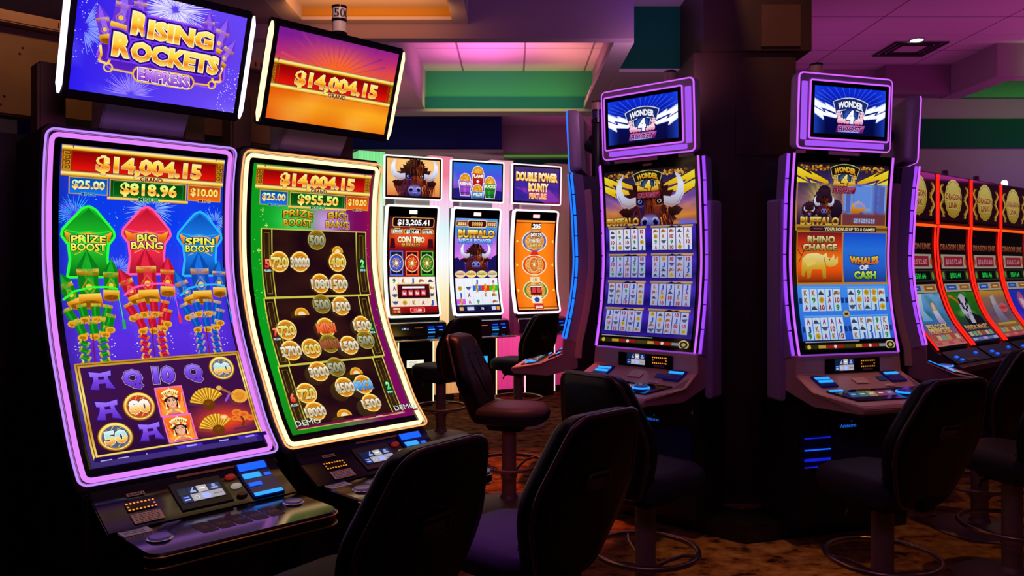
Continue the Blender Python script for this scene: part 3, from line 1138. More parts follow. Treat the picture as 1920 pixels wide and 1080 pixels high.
def pod_machine(label, screen_art, topper_art, loc, rotz, group, lp=None, lpp=None, side=1, wings=(1, -1), tower=True):
    lp = lp or LP
    lpp = lpp or LPP
    t = thing('slot_machine', label, 'slot machine', loc, rotz, group)
    sf, L = PS, PS.L
    hw = 0.341
    # core cabinet and moulded front shell
    front = curve_under(sf, 0, L, -0.03)
    MB().prism(front + [(0.02, 0.80), (-0.30, 0.80), (-0.30, 2.15)], -hw + 0.03, hw - 0.03, fz).make('cabinet', BLACK, t, bevel=0.006)
    MB().prism([(0.0, 0.10), (0.0, 0.80), (-0.32, 0.80), (-0.32, 0.10)], -0.33, 0.33, fz).make('base_cabinet', BLACK, t, bevel=0.01)
    for sx in (-1, 1):
        f1 = curve_under(sf, 0.0, L, -0.035)
        f2 = curve_under(sf, 0.02, L, -0.10)
        x0 = sx * (hw + 0.002)
        x1 = sx * (hw + 0.022)
        MB().prism(f1 + list(reversed(f2)), min(x0, x1), max(x0, x1), fz).make('side_reflector', mat('glossy_lilac_acrylic', (0.30, 0.22, 0.42), 0.18, spec=0.6), t)
        if wings and sx in wings:
            continue_frame = False
        else:
            continue_frame = True
        f3 = curve_under(sf, 0.12, L, -0.10)
        f4 = curve_under(sf, 0.12, L, -0.145)
        x1 = sx * (hw + 0.035)
        if continue_frame:
            MB().prism(f3 + [(-0.045, 0.93)] + [(-0.09, 0.93)] + list(reversed(f4)), min(x0, x1), max(x0, x1), fz).make('side_frame', CHAMP, t, bevel=0.004)
        mb = MB()
        sf.strip(mb, sx * (hw - 0.004), 0.0, L, 0.002, 0.0065)
        mb.make('screen_edge_light', lpp, t, smooth=60)
        s_ = MB()
        for k in range(8):
            s_.tube([sf.at(sx * (hw + 0.016), L * (k + 0.03 + 0.94 * q / 5) / 8, -0.022) for q in range(6)], 0.009, 8)
        s_.make('side_light', lp, t, smooth=60)
    if wings:
        for sx in wings:
            x0, x1 = sx * 0.345, sx * 0.392
            out = rrect(min(x0, x1), max(x0, x1), 0.80, 1.93, 0.02, 4)
            MB().prism(out, -0.17, -0.055, xz).make('side_panel', mat('mauve_satin_panel', (0.32, 0.22, 0.36), 0.4), t, bevel=0.006)
    mb = MB()
    sf.panel(mb, -hw + 0.003, hw - 0.003, 0, L, 0.0, 0.02)
    mb.make('screen_bezel', BEZEL, t)
    a = Art(sf, -hw + 0.030, hw - 0.030, 0.048, L - 0.022)
    screen_art(a)
    a.make('main_screen', t, ART_MID)
    mb = MB()
    sf.panel(mb, -0.03, 0.03, 0.017, 0.030, 0.004, 0.004, m=1)
    mb.make('badge', mat('pinkish_badge', (0.4, 0.2, 0.18), 0.4), t)
    mb = MB()
    sf.panel(mb, -hw + 0.01, hw + 0.0, L - 0.004, L + 0.004, 0.003, 0.01, m=1)
    mb.make('lower_edge_reflection', led('dim_violet_reflection', (0.30, 0.06, 0.6), 0.8), t)  # reflection below the screen drawn as a glowing line, no lamp here
    # lower housing: riser, slope, deck
    prof = [(0.042, 1.062), (0.048, 0.955), (0.20, 0.888), (0.42, 0.842), (0.43, 0.822), (0.41, 0.795), (0.15, 0.80), (-0.06, 0.86), (-0.06, 1.062)]
    hh = [0.352, 0.358, 0.365, 0.25, 0.245, 0.235, 0.33, 0.352, 0.352]
    mb = MB()
    # cross-sections swept from left to right with chamfered front corners
    rows = []
    for q in (-1, -0.97, 0.97, 1):
        rows.append([(q * h, -f + (0.0 if abs(q) < 0.99 else 0.004 * (f > 0.1)), z) for (f, z), h in zip(prof, hh)])
    mb.loft(rows)
    hs = mb.make('lower_housing', CHAMP, t, bevel=0.008, smooth=40)
    mb = MB()
    PR.panel(mb, -0.17, 0.20, 0.012, PR.L - 0.004, 0.006, 0.006)
    dw = mb.make('display_window', DISP, hs, bevel=0.002)
    player_display(PR, -0.045, PR.L * 0.48, 0.13, 0.0075, dw)
    meter(PR, 0.115, PR.L * 0.46, 0.10, 0.0075, dw)
    printed(PR, 0.115, PR.L * 0.80, 0.065, 0.012, 0.0075, dw, 1, '#8a6878', '#3a2030', 'small_label')
    printed(PSL, 0.0, PSL.L * 0.5, 0.085, 0.055, 0.006, hs, 4, '#f0d8d0', '#a88078')
    printed(PSL, 0.155, PSL.L * 0.42, 0.055, 0.045, 0.006, hs, 2, '#3a80e0', '#24509a', 'blue_label')
    printed(PSL, 0.15, PSL.L * 0.86, 0.06, 0.022, 0.006, hs, 1, '#f0dce0', '#8a6a70', 'white_label')
    for x, q0, q1 in ((-0.235, 0.22, 0.62), (0.245, 0.10, 0.50)):
        mb = MB()
        PSL.panel(mb, x - 0.055, x + 0.055, PSL.L * (q0 - 0.1), PSL.L * (q1 + 0.18), 0.012, 0.012)
        bx = mb.make('bill_acceptor' if x < 0 else 'ticket_printer', mat('deep_blue_acrylic', (0.01, 0.02, 0.12), 0.15, emit=(0.0, 0.02, 0.35), estr=0.06), hs, bevel=0.004)
        for k in range(2 if x < 0 else 1):
            mb = MB()
            PSL.panel(mb, x - 0.046, x + 0.046, PSL.L * (q0 + 0.04 + 0.2 * k), PSL.L * (q0 + 0.17 + 0.2 * k), 0.017, 0.005)
            mb.make('lit_slot', CYA, bx, bevel=0.002)
    # black inlaid deck with touch strip and round button
    mb = MB()
    d0, d1 = 0.012, PDK.L * 0.80
    rows = []
    pl = [(-0.30, d0), (0.30, d0), (0.215, d1), (-0.215, d1)]
    mb.loft([[PDK.at(x, q, 0.003) for x, q in pl], [PDK.at(x, q, 0.011) for x, q in pl]])
    dk = mb.make('button_deck', GLOSS, hs, bevel=0.003)
    a = Art(PDK, -0.22, 0.09, d0 + 0.03, d0 + 0.11, 0.0122)
    for k, c in enumerate(('#1f4f78', '#2d6a5c', '#8a7040', '#7a3440', '#5a4a70')):
        a.poly([(2 + k * 19 + 6, 2), (20 + k * 19 + 6, 2), (18 + k * 19, a.HV - 2), (k * 19, a.HV - 2)], c)
    a.up()
    for k in range(5):
        a.rect(8 + k * 19, a.HV * .4, 17 + k * 19, a.HV * .55, '#c8c0b8')
    a.make('touch_strip', dk)
    bp = PDK.at(0.145, d0 + 0.085, 0.011)
    MB().lathe([(0.042, 0), (0.042, 0.008), (0.036, 0.014), (0.01, 0.0145)], 28, bp).make('spin_button', mat('dark_blue_button', (0.01, 0.02, 0.08), 0.15, emit=(0.01, 0.03, 0.5), estr=0.3), dk)
    mb = MB()
    mb.tube([(bp[0] + 0.046 * math.cos(k * PI / 14), bp[1] + 0.046 * math.sin(k * PI / 14), bp[2] + 0.006) for k in range(28)], 0.005, 8, closed=True)
    mb.make('button_light_ring', CYA, dk, smooth=60)
    mb = MB()
    PDK.panel(mb, -0.285, -0.20, d0 + 0.002, d0 + 0.016, 0.015, 0.004)
    mb.make('lit_slot', CYA, dk)
    # lit tray of the base
    mb = MB()
    mb.box(-0.30, 0.30, -0.03, 0.0, 0.44, 0.62)
    tr = mb.make('base_tray', mat('deep_blue_tray', (0.01, 0.015, 0.08), 0.2), t, bevel=0.004)
    for z0, z1, m_ in ((0.60, 0.606, LBD), (0.535, 0.541, BLU), (0.475, 0.49, LBD), (0.44, 0.446, LBD)):
        MB().box(-0.29, -0.12, -0.036, -0.03, z0, z1).make('tray_light', m_, tr, smooth=0)
    ls = Surf([(0.004, 0.68), (0.004, 0.63)], 1)
    a = Art(ls, -0.035, 0.085, 0, 0.05, 0.001)
    a.text('Aristocrat', 50, 22, 17, '#1a66d8', w=92, bold=0.01)
    a.poly([(66, 2), (72, 0), (70, 8)], '#1a66d8')
    a.make('base_logo', t)
    lock(t, 0.30, -0.005, 0.72)
    # topper
    Wt = 0.64
    TL = PT.L
    mb = MB()
    out = rrect(-Wt / 2, Wt / 2, 0.0, TL, 0.03, 5)
    mb.loft([[PT.at(x * 0.96, TL / 2 + (q - TL / 2) * 0.95, -0.075) for x, q in out], [PT.at(x, q, -0.05) for x, q in out], [PT.at(x, q, 0.0) for x, q in out], [PT.at(x * 0.985, TL / 2 + (q - TL / 2) * 0.98, 0.01) for x, q in out]])
    tp = mb.make('topper', LILAC, t, smooth=40)
    mb = MB()
    PT.ring(mb, -Wt / 2, Wt / 2, 0, TL, 0.03, tube_cs(0.004, 0.006, 0.0055), n=5)
    mb.make('rim_light', lpp, tp, smooth=60)
    sx0, sx1 = (-0.295, 0.245) if side > 0 else (-0.245, 0.295)
    mb = MB()
    PT.panel(mb, sx0, sx1, 0.040, TL - 0.060, 0.013, 0.012, m=1)
    mb.make('screen_bezel', BEZEL, tp)
    mb = MB()
    PT.ring(mb, sx0, sx1, 0.040, TL - 0.060, 0.01, tube_cs(0.0, 0.014, 0.0045), n=3)
    mb.make('screen_edge_light', lpp, tp, smooth=60)
    mb = MB()
    gx = (0.262, 0.302) if side > 0 else (-0.302, -0.262)
    PT.panel(mb, gx[0], gx[1], 0.05, TL - 0.05, 0.014, 0.006, m=1)
    mb.make('glow_panel', led('violet_glow_diffuser', (0.42, 0.10, 1.0), 0.9), tp, bevel=0.008)
    mb = MB()
    PT.panel(mb, -0.27, 0.27, TL - 0.048, TL - 0.018, 0.014, 0.006, m=1)
    mb.make('glow_panel', led('violet_glow_diffuser', (0.42, 0.10, 1.0), 0.9), tp, bevel=0.008)
    a = Art(PT, sx0 + 0.028, sx1 - 0.028, 0.070, TL - 0.088, 0.0145)
    topper_art(a)
    a.make('topper_screen', tp)
    MB().tube([(0, 0.09, 2.45), (0, 0.17, 2.40), (0, 0.22, 2.28), (0, 0.245, 2.10), (0, 0.25, 1.85), (0, 0.25, 1.6)], [0.06, 0.065, 0.065, 0.065, 0.065, 0.06], 12).make('support_arm', BLACK, t, smooth=60)
    if tower:
        MB().lathe([(0.036, 0), (0.036, 0.62), (0.033, 0.63)], 20, (0.06 * side, 0.16, 1.94)).make('tower_pole', BLACK, t)
        tower_light(t, 0.06 * side, 0.16, 2.57, 0.036, 0.16, None, ('#c0a888', '#2c2a70'))
    return t


# ---------------------------------------------------------------- the bank at the back
BPROF = [(0.03, 2.231), (-0.015, 1.95), (-0.03, 1.65), (-0.012, 1.35), (0.03, 1.15), (0.078, 0.993)]
BS = Surf(BPROF, 24)
BT = Surf([(0.035, 2.772), (0.02, 2.300)], 1)
BR = Surf([(0.16, 0.925), (0.20, 0.80)], 1)


def bank_machine(label, screen_art, topper_art, led_m, base_led, mini_c, loc, rotz, group):
    t = thing('slot_machine', label, 'slot machine', loc, rotz, group)
    sf, L = BS, BS.L
    hw = 0.312
    front = curve_under(sf, 0, L, -0.02)
    MB().prism(front + [(0.05, 0.93), (0.05, 0.74), (-0.16, 0.74), (-0.16, 2.22)], -hw + 0.01, hw - 0.01, fz).make('cabinet', BLACK, t, bevel=0.006)
    mb = MB()
    sf.ring(mb, -hw, hw, 0, L, 0.04, [(0, -0.05), (0, 0.008), (0.012, 0.012), (0.02, 0.004), (0.02, -0.03)])
    mb.make('light_frame', led_m, t, smooth=50)
    mb = MB()
    sf.panel(mb, -hw + 0.015, hw - 0.015, 0.012, L - 0.012, 0.0, 0.02)
    mb.make('screen_bezel', BEZEL, t)
    a = Art(sf, -hw + 0.042, hw - 0.042, 0.125, L - 0.045)
    screen_art(a)
    a.make('main_screen', t)
    mb = MB()
    sf.panel(mb, -0.045, 0.045, 0.055, 0.095, 0.006, 0.006)
    mb.make('brand_lamp', led('logo_lamp_white' if mini_c[1] > 0.7 else 'logo_lamp_rosy_%d' % int(mini_c[2] * 100), mini_c, 2.0), t)
    # control shelf
    mb = MB()
    mb.prism([(0.10, 0.95), (0.16, 0.935), (0.21, 0.80), (0.34, 0.765), (0.34, 0.745), (0.05, 0.74), (0.05, 0.95)], -0.33, 0.33, fz)
    cs = mb.make('control_shelf', GLOSS, t, bevel=0.006)
    mb = MB()
    BR.ring(mb, -0.33, 0.33, -0.004, BR.L + 0.004, 0.012, tube_cs(0.0, 0.002, 0.0055, 6), n=3, step=0.2)
    mb.make('shelf_rim', CHROME, cs)
    mb = MB()
    mb.tube([(-0.33, -0.343, 0.757), (0.33, -0.343, 0.757)], 0.009, 8)
    mb.make('shelf_edge_trim', CHROME, cs)
    player_display(BR, -0.17, BR.L * 0.55, 0.12, 0.006, cs)
    meter(BR, 0.0, BR.L * 0.5, 0.10, 0.006, cs)
    mb = MB()
    BR.panel(mb, 0.09, 0.31, 0.02, BR.L - 0.012, 0.007, 0.005)
    bx = mb.make('bill_acceptor', mat('deep_blue_acrylic', (0.01, 0.02, 0.12), 0.15, emit=(0.0, 0.02, 0.35), estr=0.06), cs)
    for x0, x1, q0, q1 in ((0.115, 0.18, .30, .37), (0.105, 0.185, .52, .60), (0.105, 0.185, .74, .86), (0.22, 0.28, .28, .34), (0.235, 0.28, .58, .66)):
        mb = MB()
        BR.panel(mb, x0, x1, BR.L * q0, BR.L * q1, 0.010, 0.003)
        mb.make('lit_slot', CYA if q0 > .5 else BLU, bx)
    # pedestal with its lit rims and small display
    MB().box(-0.20, 0.20, -0.10, 0.06, 0.0, 0.738).make('pedestal', GLOSS, t, bevel=0.006)
    for sx in (-1, 1):
        MB().tube([(sx * 0.205, -0.10, 0.05), (sx * 0.205, -0.10, 0.73)], 0.007, 8).make('pedestal_edge_light', base_led, t)
    a = Art(Surf([(0.102, 0.52), (0.102, 0.44)], 1), -0.11, 0.09, 0, 0.08, 0.001)
    c = {'w': '#fff7d8', 'b': '#33b8ff'}[('w' if mini_c[2] > 0.7 and mini_c[1] > 0.7 else 'b')]
    a.rect(0, 0, 100, a.HV, c)
    a.up()
    for k in range(3):
        a.rect(12, 8 + k * 10, 60 + 8 * k, 13 + k * 10, '#7f8fae')
    a.make('pedestal_display', t)
    # topper
    Wt, TL = 0.681, BT.L
    mb = MB()
    BT.panel(mb, -Wt / 2, Wt / 2, 0, TL, 0.0, 0.06, m=1)
    tp = mb.make('topper', BLACK, t, bevel=0.01)
    mb = MB()
    BT.ring(mb, -Wt / 2, Wt / 2, 0, TL, 0.02, [(-0.004, -0.03), (-0.004, 0.004), (0.009, 0.006), (0.012, -0.004)], n=3, step=0.2)
    mb.make('rim_light', led_m, tp, smooth=50)
    a = Art(BT, -Wt / 2 + 0.03, Wt / 2 - 0.03, 0.032, TL - 0.034, 0.002)
    topper_art(a)
    a.make('topper_screen', tp)
    MB().box(-0.20, 0.20, -0.005, 0.06, 2.20, 2.32).make('topper_mount', mat('pale_bracket', (0.5, 0.45, 0.5), 0.4), t)
    return t


def flute_mat(name, stops, zmax, estr):
    """back-lit ribbed acrylic: coloured lamps up the column, ribs across it"""
    m = mat(name, (0.05, 0.05, 0.05), 0.3)
    nt = m.node_tree
    b = nt.nodes['Principled BSDF']
    tc = nt.nodes.new('ShaderNodeTexCoord')
    sp = nt.nodes.new('ShaderNodeSeparateXYZ')
    nt.links.new(tc.outputs['Object'], sp.inputs[0])
    dv = nt.nodes.new('ShaderNodeMath')
    dv.operation = 'DIVIDE'
    dv.inputs[1].default_value = zmax
    nt.links.new(sp.outputs[2], dv.inputs[0])
    rp = nt.nodes.new('ShaderNodeValToRGB')
    el = rp.color_ramp.elements
    el[0].position, el[0].color = stops[0][0] / zmax, (*stops[0][1], 1)
    el[1].position, el[1].color = stops[-1][0] / zmax, (*stops[-1][1], 1)
    for z, c in stops[1:-1]:
        e = el.new(z / zmax)
        e.color = (*c, 1)
    nt.links.new(dv.outputs[0], rp.inputs['Fac'])
    nt.links.new(rp.outputs['Color'], b.inputs['Emission Color'])
    ml = nt.nodes.new('ShaderNodeMath')
    ml.operation = 'MULTIPLY'
    ml.inputs[1].default_value = 2 * PI / 0.0167
    nt.links.new(sp.outputs[0], ml.inputs[0])
    sn = nt.nodes.new('ShaderNodeMath')
    sn.operation = 'COSINE'
    nt.links.new(ml.outputs[0], sn.inputs[0])
    ma = nt.nodes.new('ShaderNodeMath')
    ma.operation = 'MULTIPLY_ADD'
    ma.inputs[1].default_value = -0.16 * estr
    ma.inputs[2].default_value = 0.84 * estr
    nt.links.new(sn.outputs[0], ma.inputs[0])
    nt.links.new(ma.outputs[0], b.inputs['Emission Strength'])
    return m


def light_column(label, mname, stops, estr, loc, rotz, w, group):
    """fluted glowing column between two cabinets; stops = [(z, colour)]"""
    t = thing('light_column', label, 'light column', loc, rotz, group)
    n = 18
    pts = []
    for k in range(n * 4 + 1):
        x = -w / 2 + w * k / (n * 4)
        pts.append((x, 0.008 * abs(math.sin(PI * k / 4))))
    pts += [(w / 2, -0.28), (-w / 2, -0.28)]
    MB().prism(pts, 0.1, 2.82, xf).make('fluted_panel', flute_mat(mname, stops, 2.82, estr), t, smooth=30)
    pts = [(-0.19 + 0.38 * k / 88, 0.006 * abs(math.sin(PI * k / 4))) for k in range(89)]
    MB().prism([(x, f + 0.10) for x, f in pts] + [(0.19, 0.02), (-0.19, 0.02)], 0.10, 0.73, xf).make('lower_panel', MATS[mname], t, smooth=30)
    MB().box(-w / 2 - 0.004, w / 2 + 0.004, -0.012, 0.284, 2.82, 2.832).make('column_cap', mat('clear_grey_cap', (0.5, 0.45, 0.5), 0.3), t)
    MB().box(-w / 2 - 0.004, w / 2 + 0.004, -0.012, 0.284, 0.0, 0.1).make('column_foot', BLACK, t)
    return t


# ---------------------------------------------------------------- the red-lit row on the right
DPROF = [(-0.004, 1.925), (-0.012, 1.75), (0.004, 1.52), (0.05, 1.30), (0.14, 1.08), (0.304, 0.86)]
DS_ = Surf(DPROF, 30)
DT = Surf([(0.0, 2.385), (0.0, 1.955)], 1)
DR = Surf([(0.33, 0.845), (0.46, 0.765)], 1)


def red_machine(label, screen_art, topper_art, loc, rotz, group, first=False, lamp_on=False):
    t = thing('slot_machine', label, 'slot machine', loc, rotz, group)
    sf, L = DS_, DS_.L
    hw = 0.365
    front = curve_under(sf, 0, L, -0.02)
    MB().prism([(-0.012, 2.40), (-0.012, 1.95)] + front + [(0.33, 0.83), (0.50, 0.74), (0.50, 0.70), (0.28, 0.62), (0.22, 0.0), (-0.35, 0.0), (-0.35, 2.40)], -hw, hw, fz).make('cabinet', mat('plum_grey_cabinet', (0.10, 0.07, 0.10), 0.4), t, bevel=0.005)
    mb = MB()
    DT.panel(mb, -hw + 0.01, hw - 0.01, 0.0, DT.L, 0.003, 0.014, m=1)
    tp = mb.make('topper', BEZEL, t)
    a = Art(DT, -hw + 0.03, hw - 0.03, 0.02, DT.L - 0.02, 0.005)
    topper_art(a)
    a.make('topper_screen', tp, ART_DIM)
    for sx in (-1, 1):
        MB().tube([DT.at(sx * (hw - 0.012), 0.0, 0.01), DT.at(sx * (hw - 0.012), DT.L + 0.02, 0.01)], 0.007, 8).make('topper_side_light', LR, tp, smooth=60)
        mb = MB()
        sf.strip(mb, sx * (hw - 0.025), 0.0, L, 0.008, 0.009)
        mb.make('side_light', LR, t, smooth=60)
    MB().tube([sf.at(-hw + 0.025, 0.006, 0.008), sf.at(hw - 0.025, 0.006, 0.008)], 0.012, 8).make('top_light', LO, t, smooth=60)
    mb = MB()
    sf.panel(mb, -hw + 0.045, hw - 0.045, 0.02, L - 0.01, 0.0, 0.015)
    mb.make('screen_bezel', BEZEL, t)
    a = Art(sf, -hw + 0.07, hw - 0.07, 0.145, L - 0.03)
    screen_art(a)
    a.make('main_screen', t, ART_DIM)
    mb = MB()
    DR.panel(mb, -hw + 0.02, hw - 0.02, 0, DR.L, 0.004, 0.01)
    dk = mb.make('button_deck', GLOSS, t)
    for x, q, w in ((-0.22, 0.45, 0.055), (-0.19, 0.7, 0.05), (0.2, 0.35, 0.05)):
        mb = MB()
        DR.panel(mb, x - w / 2, x + w / 2, DR.L * q, DR.L * (q + 0.16), 0.014, 0.008)
        mb.make('lit_button', BLU, dk, bevel=0.003)
    mb = MB()
    DR.panel(mb, -0.12, 0.12, DR.L * 0.72, DR.L * 0.92, 0.008, 0.003)
    mb.make('button_strip', mat('pale_button_strip', (0.4, 0.32, 0.34), 0.4), dk)
    MB().box(-hw, hw, -0.515, -0.495, 0.70, 0.745).make('deck_edge', mat('rose_metal_edge', (0.4, 0.22, 0.22), 0.3, 0.6), t, bevel=0.004)
    MB().lathe([(0.02, 0), (0.03, 0.01), (0.03, 0.06), (0.02, 0.07)], 16, (0.1, 0.12, 2.40)).make('tower_light', led('lit_white_tower', (1, 0.95, 0.9), 6) if lamp_on else mat('dusky_lens_plain', (0.12, 0.1, 0.14), 0.25), t)
    return t


# ---------------------------------------------------------------- stools
def superpoly(pts, r, n=6):
    """round the corners of a convex polygon by radius r"""
    out = []
    m = len(pts)
    for i in range(m):
        p0, p1, p2 = Vector(pts[i - 1]), Vector(pts[i]), Vector(pts[(i + 1) % m])
        a, b = (p0 - p1), (p2 - p1)
        ri = r[i] if isinstance(r, (list, tuple)) else r
        d = min(ri, a.length * 0.48, b.length * 0.48)
        q0, q1 = p1 + a.normalized() * d, p1 + b.normalized() * d
        for k in range(n + 1):
            w = k / n
            out.append(tuple(q0 * (1 - w) ** 2 + p1 * 2 * w * (1 - w) + q1 * w * w))
    return out


BACK_OUT = superpoly([(-0.155, 1.10), (-0.238, 0.86), (-0.225, 0.76), (-0.135, 0.55), (0.135, 0.55), (0.225, 0.76), (0.238, 0.86), (0.155, 1.10)], [0.06, 0.07, 0.06, 0.07, 0.07, 0.06, 0.07, 0.06])
SEAT_OUT = superpoly([(-0.21, -0.20), (-0.23, 0.10), (-0.16, 0.25), (0.16, 0.25), (0.23, 0.10), (0.21, -0.20)], 0.09)


def back_at(x, z, f):
    """recline and gentle curve of the back; f = forward"""
    rc = 0.33 * (z - 0.62)
    cv = 0.35 * x * x
    return (x, 0.215 + rc - cv - f, z)


def pillow(levels, outline, fn):
    rows = []
    for f, ins in levels:
        rows.append([fn(p[0], p[1], f) for p in inset_poly(outline, ins)])
    return rows


def make_stool():
    t = thing('casino_stool', 'x', 'stool')
    # outline is clockwise in (x, z): inset sign found by area
    def area(P):
        return sum(P[i - 1][0] * P[i][1] - P[i][0] * P[i - 1][1] for i in range(len(P)))
    bo = BACK_OUT if area(BACK_OUT) > 0 else list(reversed(BACK_OUT))
    so = SEAT_OUT if area(SEAT_OUT) > 0 else list(reversed(SEAT_OUT))
    mb = MB()
    mb.loft(pillow([(0.0, 0.006), (0.012, -0.004), (0.050, 0.0), (0.070, 0.016), (0.080, 0.045), (0.080, 0.12)], bo, back_at))
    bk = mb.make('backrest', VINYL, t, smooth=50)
    mb = MB()
    mb.loft(pillow([(-0.030, 0.05), (-0.026, 0.020), (-0.014, 0.004), (0.001, 0.002)], bo, back_at))
    sh = mb.make('back_shell', SHELL, bk, smooth=45)
    mb = MB()
    mb.tube([back_at(x, z, -0.010) for x, z in inset_poly(bo, 0.002)], 0.010, 8, closed=True)
    mb.make('piping', EDGE, bk, smooth=60)
    # handle slot: a frame with a recessed plate
    fr = MB()
    ho = rrect(-0.055, 0.055, 0.855, 0.915, 0.014, 4)
    hi = inset_poly(ho, 0.010)
    fr.quad_grid([[back_at(x, z, -0.028) for x, z in ho], [back_at(x, z, -0.037) for x, z in inset_poly(ho, 0.002)], [back_at(x, z, -0.037) for x, z in hi], [back_at(x, z, -0.0285) for x, z in hi]], closed_u=True)
    fr.make('handle', mat('brown_black_handle', (0.09, 0.05, 0.038), 0.35), bk, smooth=40)
    pl = MB()
    pl.prism([(-0.04, 0.866), (0.04, 0.866), (0.04, 0.893), (-0.04, 0.893)], 0, 1, lambda p, a: back_at(p[0], p[1], -0.0265 - 0.004 * a))
    pl.make('handle_recess', mat('grey_recess_plate', (0.17, 0.105, 0.075), 0.45), bk)
    # stitched rib on the front cushion
    for x in (-0.09, 0.09):
        MB().tube([back_at(x * (1 - 0.25 * k / 8), 0.66 + 0.36 * k / 8, 0.079) for k in range(9)], 0.004, 6).make('stitched_seam', VINYL, bk, smooth=60)
    sf_ = lambda x, y, z: (x, -y, z)
    mb = MB()
    mb.loft([[sf_(x, y, 0.55) for x, y in inset_poly(so, 0.03)], [sf_(x, y, 0.56) for x, y in inset_poly(so, 0.006)], [sf_(x, y, 0.60) for x, y in inset_poly(so, -0.004)], [sf_(x, y, 0.635) for x, y in inset_poly(so, 0.006)], [sf_(x, y, 0.655 + 0.01 * y) for x, y in inset_poly(so, 0.035)], [sf_(x, y, 0.66 + 0.01 * y) for x, y in inset_poly(so, 0.09)]])
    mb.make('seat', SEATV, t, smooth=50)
    MB().box(-0.04, 0.04, 0.10, 0.235, 0.535, 0.56).box(-0.04, 0.04, 0.215, 0.235, 0.54, 0.74).make('back_bracket', BLACK, t, bevel=0.006)
    MB().box(-0.12, 0.12, -0.12, 0.12, 0.50, 0.552).make('swivel_plate', BLACK, t, bevel=0.015)
    MB().tube([(0.10, -0.02, 0.515), (0.17, -0.03, 0.505), (0.185, -0.03, 0.47)], 0.007, 8).make('lever', BLACK, t, smooth=60)
    MB().lathe([(0.047, 0.03), (0.047, 0.505)], 24).make('post', STEEL, t)
    MB().lathe([(0.255, 0.0), (0.262, 0.006), (0.25, 0.016), (0.12, 0.034), (0.06, 0.05), (0.05, 0.075)], 40).make('base', STEEL, t, smooth=40)
    rg = MB()
    rg.tube([(0.235 * math.cos(k * PI / 20), 0.235 * math.sin(k * PI / 20), 0.275) for k in range(40)], 0.0125, 10, closed=True)
    rg = rg.make('footrest', CHROME if False else mat('worn_brass_steel', (0.38, 0.26, 0.16), 0.3, 0.9), t, smooth=60)
    for k in range(3):
        a = math.radians(90 + 120 * k)
        MB().tube([(0.04 * math.cos(a), 0.04 * math.sin(a), 0.20), (0.10 * math.cos(a + .1), 0.10 * math.sin(a + .1), 0.235), (0.17 * math.cos(a + .12), 0.17 * math.sin(a + .12), 0.262), (0.228 * math.cos(a), 0.228 * math.sin(a), 0.273)], 0.009, 8).make('spoke', MATS['worn_brass_steel'], rg, smooth=60)
    MB().lathe([(0.054, 0.185), (0.054, 0.215)], 24).make('collar', STEEL, t)
    return t


def dup(root, loc, rotz, label, group):
    r = root.copy()
    COL.objects.link(r)
    r.location = loc
    r.rotation_euler = (0, 0, rotz)
    r['label'] = label
    r['group'] = group
    for ch in list(root.children):
        c = ch.copy()
        COL.objects.link(c)
        c.parent = r
        for g in list(ch.children):
            d = g.copy()
            COL.objects.link(d)
            d.parent = c
    return r


# ================================================================== PICTURES ON THE SCREENS
from mathutils import noise as mnoise

GOLD = ('#fff3a0', '#ffd84a', '#f08a1e', '#ffe47a')
GOLDT = ('#fff0a0', '#ffe050', '#ffce3c', '#f07c16', '#ffd858')
BARG = ('#7a4a08', '#fff0a0', '#ffc62e', '#8a5608')


def nz(u, v, s=1.0, seed=0.0):
    return 0.5 + 0.5 * mnoise.noise(Vector((u * s, v * s, seed)))


def cl(x):
    return max(0.0, min(1.0, x))


